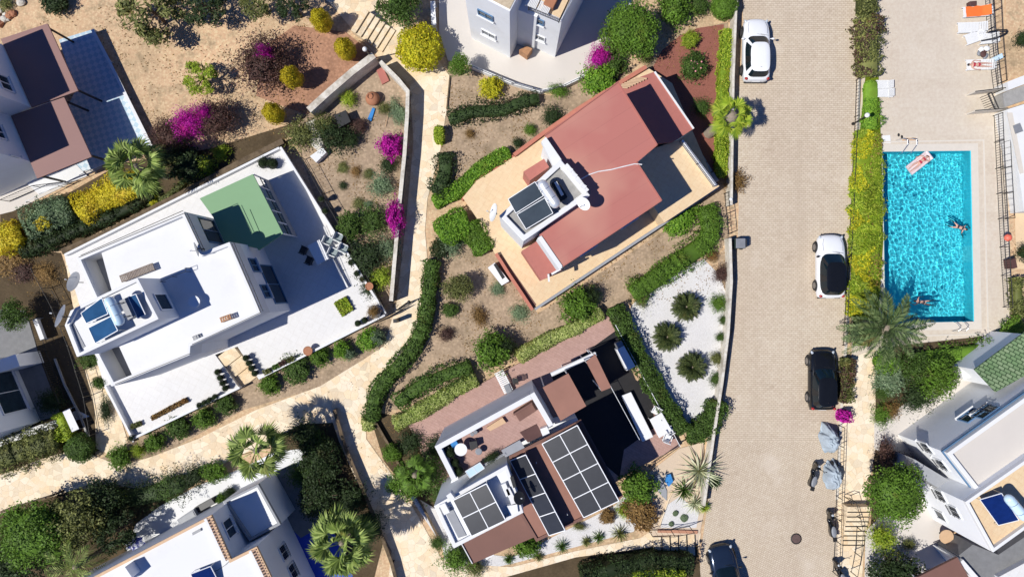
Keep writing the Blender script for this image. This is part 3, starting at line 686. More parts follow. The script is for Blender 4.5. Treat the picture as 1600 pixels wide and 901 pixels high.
wall('thin pale kerb edging the stone path beside the middle garden', [(703, 118), (698, 170)], .08, .12, 'brown_stone')
wall('brown low wall curving under the clipped hedge west of the beige terrace', [(722, 312), (745, 280), (775, 262), (803, 243)], .14, .55, 'pinkwall')
wall('long low stone wall bounding the path beside the brown roofed house', [(584, 655), (610, 700), (630, 740), (660, 790), (688, 845)], .15, .35, 'brown_stone')
wall('white chequer patio side wall at the top left', [(144, 46), (170, 95), (197, 150), (236, 228)], .2, .5, 'white')
wall('pale edging wall right of the grey path strip at the left house', [(128, 432), (140, 480), (160, 560), (190, 640), (208, 690)], .10, .3, 'white')
wall('grey low wall strip between the left patio and the narrow alley', [(85, 560), (100, 600), (125, 650), (140, 690)], .12, .3, 'concrete')
wall('slim white wall slab by the dark tree on the left patio', [(54, 498), (66, 530)], .28, .7, 'white')
wall('light stone garden divider below the pink parapet bed', [(1028, 829), (1090, 831)], .2, .15, 'red_brick')
wall('narrow yellowish kerb beside the entrance slab', [(1058, 755), (1045, 780), (1030, 822)], .08, .15, 'path')
# ---------------------------------------------------------------- steps
def steps(label, a, b, w, n, rise, m, z0=0, name='steps', cat='steps', down=True, nose=False):
    """n treads from photo point a to b (centre line), w metres wide"""
    A = P(*a); B = P(*b); root = thing(name, label, cat, ((A + B) / 2).xy.to_3d(), 0); d = (B - A).normalized(); L = (B - A).length / n; ang = math.atan2(d.y, d.x)
    for i in range(n):
        c = A + d * L * (i + .5); hh = z0 + rise * ((n - i) if down else (i + 1)); q = MB(); q.box((c.x, c.y, hh / 2), (L - .006, w, hh), ang); q.build('tread', M[m], root, bevel=.012)
        if nose: c = A + d * L * (i + (1 if down else 0)); q = MB(); q.box((c.x, c.y, hh + .012), (.06, w, .024), ang); q.build('nosing', M['iron'], root)
    return root
steps('pale stone steps above the big round golden bush', (563, 38), (608, 66), 1.65, 6, .14, 'path2')
steps('paved garden steps between the two halves of the left white terrace', (355, 548), (392, 596), 1.35, 3, .14, 'path2')
steps('outdoor steps with black handrails beside the parked scooters', (1332, 850), (1332, 785), 1.45, 8, .10, 'path2', down=False, nose=True)
steps('shallow entrance steps with dark edges at the bottom garden path', (1020, 853), (1086, 850), 1.35, 5, .03, 'path2', z0=.03, down=True, nose=True)
# ================================================================ BUILDINGS
def seg_at(A, B, zAB, px, py, zc):
    a = P(*A, zAB).xy; b = P(*B, zAB).xy; p = P(px, py, zc).xy; d = (b - a).normalized(); t = (p - a).dot(d); n = Vector((-d.y, d.x))
    return a + d * t, d, n
def window(parent, A, B, zAB, px, py, zc, w, h, out=1, frame='blueframe', glass='glass', grille=False, name='window', mull=1, depth=.07, sill=True):
    """a framed window on the wall plane through photo points A,B at height zAB; out=+1: outside is left of A->B"""
    p, d, n = seg_at(A, B, zAB, px, py, zc); n = n * out; ang = math.atan2(d.y, d.x); f = .07
    def bx(mb, u, z, su, sz, dep, back=0): c = p + d * u + n * (dep / 2 + back); mb.box((c.x, c.y, z), (su, dep, sz), ang)
    g = MB(); bx(g, 0, zc, w, h, .012, .004); wo = g.build(name, M[glass], parent)
    fr = MB()
    for s in (-1, 1): bx(fr, s * (w / 2 + f / 2), zc, f, h + 2 * f, depth, .003); bx(fr, 0, zc + s * (h / 2 + f / 2), w, f, depth, .003)
    for k in range(mull): bx(fr, -w / 2 + w * (k + 1) / (mull + 1), zc, .045, h, depth * .6, .017)
    fr.build('frame', M[frame], wo)
    if grille:
        gr = MB()
        for k in range(6): bx(gr, -w / 2 + w * (k + .5) / 6, zc, .02, h, .02, .14)
        for s in (-.5, 0, .5): bx(gr, 0, zc + s * h, w, .02, .02, .16)
        gr.build('grille', M['iron'], wo)
    if sill: q = MB(); bx(q, 0, zc - h / 2 - f - .03, w + .24, .05, .16, .002); q.build('sill', M['white'], wo)
    return wo
def slab(parent, name, pts, z0, z1, m, at=None, bevel=0):
    b = MB(); b.prism([(p.x, p.y) for p in PL(pts, z1 if at is None else at)], z0, z1); return b.build(name, M[m], parent, bevel=bevel)
def parapet(parent, name, pts, t, z0, z1, m, at=None):
    b = MB(); b.ring([(p.x, p.y) for p in PL(pts, z1 if at is None else at)], t, z0, z1); return b.build(name, M[m], parent, bevel=.015)
def base(name, label, cat, px, py, z=0, group=None): return thing(name, label, cat, P(px, py, z), 0, group)
def dish(label, px, py, z, r, az, el=35, m='dishwhite', name='satellite_dish', pole=.6, arm=True):
    c = P(px, py, z); root = thing(name, label, 'satellite dish', (c.x, c.y, z - pole), 0)
    n = Vector((math.cos(R(az)) * math.cos(R(el)), math.sin(R(az)) * math.cos(R(el)), math.sin(R(el)))); q = n.to_track_quat('Z', 'Y'); b = MB(); c0 = Vector((0, 0, pole)) + n * .12
    rings = [(0.02, 0), (.35, .02), (.7, .08), (1, .17)]; vs = []; N = 24
    for rr, d in rings:
        for i in range(N): vs.append(c0 + q @ Vector((r * rr * math.cos(2 * math.pi * i / N), r * rr * .92 * math.sin(2 * math.pi * i / N), r * d)))
    fs = [(j * N + i, j * N + (i + 1) % N, (j + 1) * N + (i + 1) % N, (j + 1) * N + i) for j in range(3) for i in range(N)]
    b.add(vs, fs, True); b.add([v - n * .012 for v in vs], fs, True); b.build('reflector', M[m], root, local=True)
    s = MB(); s.tube((0, 0, 0), (0, 0, pole), .025, 8); s.tube((0, 0, pole), c0, .03, 8); s.build('mast', M['iron'], root, local=True)
    if arm:
        e = c0 + n * r * .95; s = MB(); s.tube(c0 + q @ Vector((0, -r * .85, r * .15)), e, .012, 6); s.build('arm', M['iron'], root, local=True)
        s = MB(); s.tube(e, e - n * .1, .035, 8, .03); s.build('receiver', M['plastic'], root, local=True)
    return root
def collector(root, name, quad, z_lo, z_hi, m, frame='whiteframe', grid=(1, 1), fw=.035, at=None, thick=.06):
    """a framed tilted glass panel; quad = 4 photo points, first two at z_hi, last two at z_lo"""
    zs = [z_hi, z_hi, z_lo, z_lo]; q = [P(a, b, z) for (a, b), z in zip(quad, zs)]
    org = ORG.get(root.name) or Vector((0, 0, 0)); n = (q[1] - q[0]).cross(q[3] - q[0]).normalized()
    if n.z < 0: n = -n
    b = MB(); b.add([x for x in q] + [x - n * thick for x in q], [(0, 1, 2, 3), (7, 6, 5, 4), (0, 4, 5, 1), (1, 5, 6, 2), (2, 6, 7, 3), (3, 7, 4, 0)]); pan = b.build(name, M[m], root)
    fb = MB(); U, V = grid
    def L(u, v): return (q[0].lerp(q[1], u)).lerp(q[3].lerp(q[2], u), v) + n * .012
    def strip(a, c):
        d = (c - a).normalized(); s = n.cross(d) * fw / 2; fb.add([a + s, a - s, c - s, c + s, a + s - n * .05, a - s - n * .05, c - s - n * .05, c + s - n * .05], [(0, 1, 2, 3), (0, 4, 5, 1), (1, 5, 6, 2), (2, 6, 7, 3), (3, 7, 4, 0)])
    for i in range(U + 1): strip(L(i / U, 0), L(i / U, 1))
    n = n
    for j in range(V + 1): strip(L(0, j / V) + n * .003, L(1, j / V) + n * .003)
    fb.build('frame', M[frame], pan)
    lg = MB()
    for x in q: lg.tube((x.x, x.y, min(z_lo, x.z) - .35), (x.x, x.y, x.z - .05), .018, 6)
    lg.build('support_leg', M['steel'], root)
    return pan
def tank(root, a, b, z, r, m='silver'):
    A = P(*a, z); B = P(*b, z); d = (B - A).normalized(); t_ = MB(); t_.tube(A, B, r, 24); t_.ball(A, r * .98, 16, 1); t_.ball(B, r * .98, 16, 1)
    o = t_.build('water_tank', M[m], root)
    s = MB()
    for k in (.25, .75):
        c = A.lerp(B, k); s.tube(A.lerp(B, k - .012), A.lerp(B, k + .012), r * 1.02, 24)
    s.build('tank_band', M['steel'], o)
    s = MB(); n = Vector((-d.y, d.x, 0))
    for k in (.15, .85):
        c = A.lerp(B, k)
        for g in (-1, 1): s.tube(c - Vector((0, 0, r)), c + n * g * r * .9 - Vector((0, 0, r + .5)), .02, 6)
    s.build('tank_stand', M['iron'], root)
def railing(label, pts, z0, h=.9, m='iron', name='railing', cat='railing', gap=.13, post=1.5, rails=2, parent=None, group=None, at=None):
    zt = (z0 + h) if at is None else at; q = PL(pts, zt)
    root = parent or thing(name, label, cat, (q[0].x, q[0].y, z0), 0, group)
    rl = MB(); bl = MB(); posts = []
    for a, b in zip(q, q[1:]):
        L = (b - a).length; d = (b - a).normalized()
        for k in range(rails): zz = z0 + h - k * (h - .12) / max(1, rails - 1); rl.tube((a.x, a.y, zz), (b.x, b.y, zz), .02, 6)
        n = int(L / gap) if gap else 0
        for i in range(1, n): c = a + d * (L * i / n); bl.tube((c.x, c.y, z0 + .1), (c.x, c.y, z0 + h), .009, 4)
        n = max(1, int(L / post))
        for i in range(n + (b is q[-1])): posts.append(a + d * (L * i / n))
    rl.build('rail', M[m], root)
    if bl.v: bl.build('baluster_row', M[m], root)
    for c in posts: s = MB(); s.tube((c.x, c.y, z0), (c.x, c.y, z0 + h + .02), .026, 6); s.build('post', M[m], root)
    return root

# ---- H1: big white house on the left
h1 = base('white_house', 'large white flat roofed house with blue framed windows, green awning roof and white terrace', 'house', 350, 450)
TER = [(100, 397), (438, 228), (604, 492), (404, 592), (371, 541), (336, 554), (374, 606), (206, 687), (163, 601), (150, 560)]
slab(h1, 'terrace', TER, -.02, .5, 'tilewhite')
b = MB()
for A, B in (((438, 230), (602, 490)), ((601, 492), (404, 591)), ((374, 605), (207, 685)), ((101, 398), (436, 231)), ((206, 684), (164, 603))):
    b.wall(P(*A, .85), P(*B, .85), .14, .497, .85)
b.build('terrace_parapet', M['white'], h1)
RF = [(121, 403), (289, 331), (318, 394), (360, 378), (409, 489), (299, 540), (298, 554), (177, 603), (147, 546), (122, 557), (103, 508), (112, 485), (149, 466)]
ZR = 5.6
b = MB(); b.prism([(p.x, p.y) for p in PL(RF, ZR)], .502, ZR - 1.1); b.build('wall', M['whitewall'], h1)
# roof deck pieces leave two sunken balconies on the west side open
b = MB()
for poly in ([(157, 389), (289, 331), (318, 394), (360, 378), (409, 489), (299, 540), (298, 554), (208, 589), (186, 541), (150, 548), (122, 557), (103, 508), (112, 485), (149, 466), (175, 455)],):
    b.prism([(p.x, p.y) for p in PL(poly, ZR)], ZR - 1.097, ZR)
b.build('roof', M['white'], h1)
slab(h1, 'balcony_floor', [(123, 404), (157, 389), (175, 455), (149, 466)], ZR - 1.097, ZR - 1.0, 'greywall', at=ZR)
slab(h1, 'balcony_floor', [(150, 548), (186, 541), (208, 589), (177, 602)], ZR - 1.097, ZR - 1.0, 'greywall', at=ZR)
b = MB(); b.ring([(p.x, p.y) for p in PL(RF, ZR + .25)], .2, ZR - 1.095, ZR + .36); b.build('parapet', M['white'], h1, bevel=.02)
for A, B in (((150, 548), (177, 602)), ((131, 404), (156, 463))):
    a_, b_ = P(*A, ZR), P(*B, ZR); b = MB(); b.wall(a_, b_, .12, ZR - 1.0, ZR + .1); b.build('balcony_wall', M['white'], h1)
# thin dark drainpipe and cable lines that run along the roof edges
b = MB()
for pl in ([(123, 402), (288, 333), (316, 392)], [(362, 380), (407, 488), (300, 538)], [(365, 378), (411, 486)], [(297, 552), (180, 600)], [(126, 399), (286, 329)], [(292, 332), (320, 392)]):
    q = PL(pl, ZR + .38); b.path(q, .018, 5)
b.build('roof_cable', M['iron'], h1)
TW = [(117, 481), (215, 434), (248, 498), (122, 557), (103, 508)]; ZT = 7.9
slab(h1, 'stair_tower', TW, ZR + .003, ZT, 'white')
b = MB(); b.ring([(p.x, p.y) for p in PL(TW, ZT + .2)], .16, ZT - .003, ZT + .2); b.build('tower_parapet', M['white'], h1, bevel=.015)
slab(h1, 'slot_shade_sheet', [(106, 503), (112, 500), (133, 541), (127, 545)], ZT + .003, ZT + .03, 'greywall')  # flat grey sheet, the shade of an open slot painted on
E1, E2 = (360, 378), (409, 489)
window(h1, E1, E2, ZR, 400, 413, 3.6, .75, .9, 1); window(h1, E1, E2, ZR, 415.5, 455, 3.6, .75, .9, 1)
window(h1, E1, E2, ZR, 436, 440, 1.75, 2.5, 2.1, 1, name='door', mull=1, sill=False)
window(h1, (289, 331), (318, 394), ZR, 325, 362, 3.4, 1.5, 2.3, 1, mull=1)
window(h1, (215, 434), (248, 498), ZT, 262, 468, 6.6, .9, 1.2, 1, frame='whiteframe', name='door', mull=0, sill=False)
# green awning roof
G = [(312, 310), (395, 272), (442, 365), (404, 391), (402, 388), (360, 379), (352, 381), (333, 339)]
ga = slab(h1, 'awning_roof', G, 3.0, 3.12, 'greenroof')
b = MB()
a_, b_ = P(395, 272, 3.1), P(442, 365, 3.1)
for k in range(6): c = a_.lerp(b_, k / 5); b = MB(); b.tube((c.x, c.y, .5), (c.x, c.y, 3.0), .05, 8); b.build('awning_post', M['whiteframe'], h1)
b = MB(); b.wall(a_, b_, .10, .5, 1.35); b.build('awning_parapet', M['greywall'], h1)
b = MB()
for k in range(22):
    c = a_.lerp(b_, (k + .5) / 22); b.tube((c.x, c.y, 1.35), (c.x, c.y, 2.0), .012, 5)
b.tube(a_ + Vector((0, 0, -1.1)), b_ + Vector((0, 0, -1.1)), .03, 6); b.build('awning_grille', M['iron'], h1)
slab(h1, 'awning_rib', [(388, 328), (390, 327), (406, 364), (404, 365)], 3.123, 3.16, 'greenroof')

def solar(label, px, py, z, panels, tk, m, tm, boxes=(), group=None):
    root = thing('solar_heater', label, 'solar heater', P(px, py, z), 0, group)
    for q in panels: collector(root, 'collector', q, z + .45, z + .75, m)
    if tk: tank(root, tk[0], tk[1], z + 1.15, tk[2], tm)
    for pl in boxes:
        b = MB(); b.prism([(p.x, p.y) for p in PL(pl, z + .3)], z + .02, z + .3); b.build('shade_block', M['dishgrey'], root)  # grey block added for the dark shade behind the panels
    return root
solar('twin blue solar collectors with pale blue tank on the left white house', 155, 500, ZT, [[(159, 465), (169, 490), (135, 505), (126.5, 489)], [(173, 494), (184, 516), (149, 536), (138, 512)]], ((172, 471), (186, 501), .27), 'panel', 'skytank', [[(186, 470), (204, 462), (216, 490), (200, 500)]])
r = thing('solar_collector', 'single small blue collector lying beside the tank of the left white house', 'solar collector', P(213, 480, ZT), 0)
collector(r, 'collector', [(200, 464), (212, 459), (227, 491), (215, 497)], ZT + .3, ZT + .55, 'panel')
dish('big white satellite dish at the western corner of the left white house', 101, 495, ZT + .5, .62, 160, 20)
dish('large mesh satellite dish beside the sunken balcony of the left white house', 120, 441, 4.6, .6, 150, 60, 'dishgrey')
dish('dark grey satellite dish on the roof edge near the green awning', 312, 388, ZR + .7, .42, 200, 30, 'dishgrey')
# roof clutter
def tbox(name, label, cat, pts, z0, z1, m, group=None, bevel=.01):
    b = MB(); b.prism([(p.x, p.y) for p in PL(pts, z1)], z0, z1); return tag(b.build(name, M[m], bevel=bevel), label, cat, group)
def slatted(name, label, cat, a, b_, w, z, h, m, n=8, group=None, legs=True):
    """slatted bench / pallet / lounger between photo points a and b (centre line), w metres wide"""
    A = P(*a, z + h); B = P(*b_, z + h); root = thing(name, label, cat, ((A.x + B.x) / 2, (A.y + B.y) / 2, z), 0, group); d = (B - A).normalized(); ang = math.atan2(d.y, d.x); L = (B - A).length
    s = MB()
    for k in range(n): c = A + d * L * (k + .5) / n; s.box((c.x, c.y, z + h), (L / n * .72, w, .03), ang)
    s.build('seat', M[m], root); f = MB(); nn = Vector((-d.y, d.x, 0))
    for g in (-1, 1): c = (A + B) / 2 + nn * g * w * .42; f.box((c.x, c.y, z + h - .04), (L, .05, .05), ang)
    f.build('frame', M[m], root)
    if legs:
        for e in (.06, .94):
            for g in (-1, 1): c = A + d * L * e + nn * g * w * .42; l = MB(); l.tube((c.x, c.y, z), (c.x, c.y, z + h - .05), .025, 6); l.build('leg', M[m], root)
    return root
slatted('wooden_rack', 'weathered grey wooden slatted rack lying on the left white roof', 'rack', (188, 436), (240, 416), .42, ZR, .3, 'oldwood', 22)
slatted('bench', 'small brown wooden bench on the left white roof by its southern edge', 'bench', (344, 500), (361, 494), .3, ZR, .4, 'wood', 5)
slatted('bench', 'small dark grey stool casting a shadow on the left white roof', 'stool', (301, 529), (311, 525), .25, ZR, .2, 'dishgrey', 3)
r = thing('round_table', 'round white wire table at the edge of the tower shadow on the white roof', 'table', P(303, 471, ZR)); b = MB(); o = P(303, 471, ZR + .5)
b.lathe((o.x, o.y, ZR + .47), [(.33, 0), (.33, .03)], 24); b.build('tabletop', M['whiteframe'], r); b = MB(); b.tube((o.x, o.y, ZR), (o.x, o.y, ZR + .47), .04, 8); b.build('leg', M['whiteframe'], r)
b = MB(); pp = PL([(250, 440), (268, 432), (290, 424), (289, 418)], ZR + .6); b.path(pp, .015, 5)
for p in pp: b.tube((p.x, p.y, ZR), p, .015, 5)
tag(b.build('handrail', M['iron']), 'thin iron handrail at the head of the stairs on the left white roof', 'handrail')

# ---- H3: red roofed house in the centre
h3 = base('red_roof_house', 'house with a faded red flat roof and a beige tiled terrace above the middle gardens', 'house', 930, 280)
slab(h3, 'terrace', [(723, 309), (745, 282), (775, 264), (803, 245), (1012, 106), (1050, 130), (1120, 293), (836, 483), (773, 396), (748, 345)], -.02, .7, 'cream')
b = MB(); b.wall(P(836, 483, .95), P(1124, 291, .95), .16, .6, .95); b.build('terrace_parapet', M['greywall'], h3)
slab(h3, 'side_steps', [(776, 402), (783, 397), (838, 476), (832, 482)], .702, .72, 'brownroof3')
ZM = 6.6
MR = [(851, 212), (966, 128), (1027, 226), (995, 253), (1034, 313), (878, 417), (842, 366), (900, 318), (880, 262)]
b = MB(); b.prism(offset([(p.x, p.y) for p in PL(MR, ZM)], .03), .702, ZM - .12); b.build('wall', M['whitewall'], h3)
for x, y, zc in ((920, 388, 5.0), (985, 345, 5.0), (920, 388, 2.3), (985, 345, 2.3)): window(h3, (878, 417), (1034, 313), ZM, x, y, zc, 1.0, 1.0, -1)
slab(h3, 'roof', MR, ZM - .118, ZM, 'redroof')
b = MB(); q = PL([(851, 212), (966, 128), (1027, 226), (995, 253), (1034, 313), (878, 417)], ZM + .06)
for a_, b_ in zip(q, q[1:]): b.wall(a_, b_, .06, ZM + .002, ZM + .06)
b.build('roof_edging', M['redroof2'], h3)
slab(h3, 'parapet', [(846, 221), (853, 214), (886, 262), (872, 275)], ZM + .004, ZM + .5, 'white')
slab(h3, 'parapet', [(840, 372), (846, 368), (880, 417), (874, 421)], ZM - 2.2, ZM + .06, 'white')
AX = [(966, 133), (1023, 112), (1084, 201), (1064, 214), (1050, 222), (1010, 226)]
slab(h3, 'annex_roof', AX, 2.72, 2.92, 'redroof2')
b = MB(); q = PL([(1023, 112), (1084, 201)], 3.0); b.wall(q[0], q[1], .1, 2.902, 3.0); b.build('annex_edging', M['white'], h3)
b = MB()
for k in range(8):
    c = P(970, 137, 3.1).lerp(P(1004, 121, 3.1), (k + .5) / 8); b.box((c.x, c.y, 3.02), (.10, .7, .05), R(-32 + 90 - 90 + 118))
b.build('skylight_slats', M['lightwood'], h3)
UT = [(985, 244), (1066, 217), (1124, 291), (1038, 348), (1000, 290)]
slab(h3, 'upper_terrace', UT, .703, 2.6, 'cream', at=2.6)
b = MB(); q = PL([(1066, 219), (1119, 290)], 3.0); b.wall(q[0], q[1], .14, 2.603, 3.0); b.build('upper_terrace_parapet', M['white'], h3)
railing('', [(1063, 221), (1115, 291)], 3.0, .35, parent=h3, gap=.12, at=3.2)
slab(h3, 'annex_wall', [(970, 139), (1020, 118), (1080, 203), (1060, 214), (1012, 222)], .704, 2.697, 'whitewall', at=2.9)
slab(h3, 'low_roof', [(818, 268), (850, 248), (858, 261), (828, 282)], .706, 3.4, 'redroof2')
slab(h3, 'low_roof', [(815, 392), (838, 377), (878, 422), (846, 438)], .706, 3.4, 'redroof2')
b = MB(); a_, b_ = P(862, 428, 3.7), P(876, 420, 3.7); b.wall(a_, b_, .12, 3.402, 3.7); a_, b_ = P(857, 428, 3.7), P(858, 440, 3.7); b.wall(a_, b_, .1, 3.4025, 3.65); b.build('low_parapet', M['white'], h3)
TB = [(780, 337), (876, 249), (922, 305), (818, 377)]; ZS = 7.3
slab(h3, 'roof_tower', TB, .707, ZS, 'white')
slab(h3, 'tower_floor', [(790, 336), (873, 262), (910, 302), (822, 365)], ZS + .003, ZS + .02, 'concrete', at=ZS)
b = MB(); b.ring([(p.x, p.y) for p in PL(TB, ZS + .25)], .28, ZS + .001, ZS + .25); b.build('tower_parapet', M['white'], h3, bevel=.03)
b = MB(); rng.seed(3)
for k in range(9): c = P(886, 262, ZS).lerp(P(914, 297, ZS), k / 8); b.box((c.x, c.y, ZS + .3), (.3, .22, .1 + .05 * (k % 2)), R(-40 + rng.uniform(-12, 12)))
b.build('tower_blocks', M['white'], h3)
b = MB(); pts = [P(x, y, ZM + .03) for x, y in ((1003, 257), (992, 256), (975, 260), (955, 265), (935, 268), (920, 273), (906, 281), (895, 290), (884, 299))]; b.path(pts, .035, 6)
tag(b.build('hose', M['wire']), 'white hose lying across the red roof', 'hose')
solar('twin slate coloured solar collectors with silver tank on the red roofed house', 835, 320, ZS, [[(836, 284), (849, 306), (806, 333), (794, 311)], [(851, 309), (864, 333), (822, 358), (808, 335)]], ((848, 289), (867, 317), .29), 'panel_grey', 'silver')
tbox('water_box', 'dark box with a white pipe behind the silver tank on the red roofed house', 'box', [(861, 286), (872, 281), (887, 308), (876, 315)], ZS + .05, ZS + .45, 'black')
tbox('white_pipe', 'short thick white pipe on top of the dark roof box', 'pipe', [(866, 285), (870, 283), (881, 304), (877, 306)], ZS + .46, ZS + .56, 'plastic')
dish('white satellite dish at the lower left corner of the solar tower', 776, 333, ZS + .5, .5, 170, 25)
dish('white satellite dish with an arm above the red roof', 914, 316, ZS + .4, .4, 225, 45)
tb = thing('barbecue', 'white masonry barbecue with dark grille beside the pink wall', 'barbecue', P(778, 427, 0))
b = MB(); b.prism([(p.x, p.y) for p in PL([(762, 418), (773, 410), (796, 439), (784, 446)], .8)], 0, .8); b.build('body', M['white'], tb, bevel=.02)
b = MB(); b.prism([(p.x, p.y) for p in PL([(771, 413), (775, 411), (789, 433), (785, 436)], .82)], .803, .82); b.build('grille', M['black'], tb)
# dark stone planters east of the terrace
for k, (x, y) in enumerate(((1088, 232), (1097, 247), (1106, 262), (1116, 277))):
    b = MB(); c = P(x, y, .4); b.box((c.x, c.y, .2), (.32, .68, .4), R(32)); tag(b.build('planter', M['concrete'], bevel=.03), ['first', 'second', 'third', 'fourth'][k] + ' dark stone trough from the top in the row under the upper terrace wall', 'planter', 'stone troughs under the upper terrace')

# ---- H4: brown roofed house with photovoltaic panels
h4 = base('brown_roof_house', 'house with white walled roof terrace, brown roofs and large solar panel arrays', 'house', 800, 720)
slab(h4, 'terrace', [(637, 661), (949, 493), (975, 520), (1063, 697), (985, 735), (935, 775), (737, 880), (690, 800), (664, 720)], -.02, .35, 'pinktile')
slab(h4, 'painted_shade_patio', [(862, 588), (968, 512), (1020, 615), (1022, 668), (975, 702), (968, 745), (915, 700)], .352, .36, 'shadefloor')
ZP = 5.6; ZF = 4.7
MO = [(679, 697), (835, 612), (867, 667), (842, 682), (714, 752), (707, 754)]
slab(h4, 'wall', [(683, 697), (835, 615), (870, 670), (905, 660), (962, 768), (830, 828), (800, 800), (714, 838), (690, 792), (706, 752)], .353, 2.4, 'whitewall', at=3.9)
b = MB(); b.prism(offset([(p.x, p.y) for p in PL(MO, ZP)], .02), .36, ZF); b.build('upper_wall', M['whitewall'], h4)
slab(h4, 'roof_terrace', [(681, 699), (833, 616), (863, 666), (842, 681), (714, 750)], ZF + .003, ZF + .02, 'pinktile', at=ZF + .9)
b = MB(); q = PL([(708, 754), (679, 697), (835, 612), (867, 667)], ZP); w = .30
o2 = offset([(p.x, p.y) for p in PL([(679, 697), (835, 612), (867, 667), (708, 754)], ZP)], .15)
ctr = sorted(o2, key=lambda v: 0)
cc = [None] * 4
for i, p in enumerate(PL([(708, 754), (679, 697), (835, 612), (867, 667)], ZP)): cc[i] = min(o2, key=lambda v: (v - p.xy).length)
for i in range(3):
    d = (cc[i + 1] - cc[i]).normalized() * .15; b.wall(cc[i] - (d if i else d * 0), cc[i + 1] + (d * 0 if i == 2 else -d), .3, ZF - .5, ZP)
b.build('parapet', M['white'], h4, bevel=.02)
b = MB(); b.wall(P(716, 748, ZF + .4), P(790, 708, ZF + .4), .12, ZF, ZF + .4); b.build('low_parapet', M['greywall'], h4)
NB = [(678, 790), (792, 726), (818, 800), (709, 856)]; ZN = 5.6
slab(h4, 'upper_block', NB, .362, ZN, 'whitewall')
b = MB(); b.ring([(p.x, p.y) for p in PL(NB, ZN + .2)], .22, ZN - .002, ZN + .2); b.build('block_parapet', M['white'], h4, bevel=.02)
slab(h4, 'chimney', [(697, 774), (704, 769), (711, 778), (703, 783)], ZN, ZN + .6, 'white')
BR = [(795, 712), (908, 655), (974, 775), (911, 811), (838, 846), (812, 802), (800, 735)]; ZB = 4.4
slab(h4, 'brown_roof', BR, ZB - .16, ZB, 'brownroof2')
b = MB(); b.ring([(p.x, p.y) for p in PL(BR, ZB + .1)], .16, ZB + .002, ZB + .1); b.build('roof_edging', M['brownroof3'], h4)
slab(h4, 'brown_block', [(800, 735), (900, 672), (960, 772), (905, 800), (838, 838)], .364, ZB - .163, 'whitewall', at=ZB)
slab(h4, 'lower_roof', [(716, 838), (806, 792), (836, 838), (738, 880)], 2.5, 2.62, 'brownroof3')
slab(h4, 'lower_room', [(725, 850), (808, 806), (828, 836), (740, 876)], .365, 2.497, 'whitewall', at=2.6)
b = MB(); q = PL([(721, 849), (738, 880)], 2.72); b.wall(q[0], q[1], .05, 2.5, 2.72); b.build('roof_flashing', M['white'], h4)
def canopy(label, pts, z, m, th=.1, posts=True, name='canopy', cat='canopy'):
    q = PL(pts, z); c = sum(q, Vector()) / len(q); root = thing(name, label, cat, (c.x, c.y, .35)); b = MB(); b.prism([(p.x, p.y) for p in q], z - th, z); b.build('roof_sheet', M[m], root)
    b = MB(); b.ring([(p.x, p.y) for p in q], .06, z - th - .08, z - th - .002); b.build('frame', M['brownroof3'], root)
    for p in q:
        p = p.lerp(c, .08); b = MB(); b.tube((p.x, p.y, .35), (p.x, p.y, z - th), .04, 8); b.build('post', M['whiteframe'], root)
    return root
canopy('square brown canopy above the black shaded patio', [(848, 605), (888, 583), (916, 634), (876, 657)], 5.3, 'brownroof2')
canopy('narrow pinkish brown sheet added for the sunlit floor strip right of the square canopy', [(916, 565), (930, 553), (955, 605), (940, 611)], 4.6, 'brownroof2')  # raised sheet in place of a sunlit strip of patio floor
def awn(label, a, b_, z, r, m='plastic'):
    q = MB(); A, B = P(*a, z), P(*b_, z); q.tube(A, B, r, 14); o = q.build('rolled_awning', M[m]); tag(o, label, 'awning')
awn('long white rolled up awning above the black shaded patio', (861, 585), (931, 552), 2.6, .14)
railing('thin pale railing dividing the shaded patio from the sun beds', [(918, 548), (954, 603), (999, 686)], .36, .9, 'whiteframe', gap=0, post=2, rails=1)
railing('thin white rail on the hedge side of the brown house terrace', [(962, 508), (1063, 697)], .35, .6, 'whiteframe', gap=0, post=1.2, rails=1)
railing('black railing along the bottom of the pink patio', [(1016, 730), (1062, 697)], .35, .5, 'iron', gap=.15)
def pv(label, quad, zl, zh, grid, group='photovoltaic arrays on the brown roofed house'):
    q = [P(a, b, zl) for a, b in quad]; c = sum(q, Vector()) / 4; root = thing('solar_array', label, 'solar panels', (c.x, c.y, zl - .3), 0, group)
    collector(root, 'panel', quad, zl, zh, 'pv', grid=grid, fw=.05); return root
pv('largest array of eight dark solar panels on the brown roof', [(902, 664), (967, 782), (912, 808), (847, 693)], ZB + .4, ZB + .9, (4, 2))
pv('narrow array of four dark solar panels in one column', [(821.5, 710), (883, 828), (858, 836), (797, 719.5)], ZB + .3, ZB + .9, (4, 1))
pv('square array of four dark solar panels on the white block', [(760, 755), (790, 812), (737, 837), (708, 781)], ZN + .25, ZN + .8, (2, 2))
for x, y in ((838, 722), (886, 802), (898, 700), (930, 757)): c = P(x, y, ZB + .1); b = MB(); b.tube((c.x, c.y, ZB), (c.x, c.y, ZB + .3), .03, 6); b.build('vent_pipe', M['plastic'], h4)

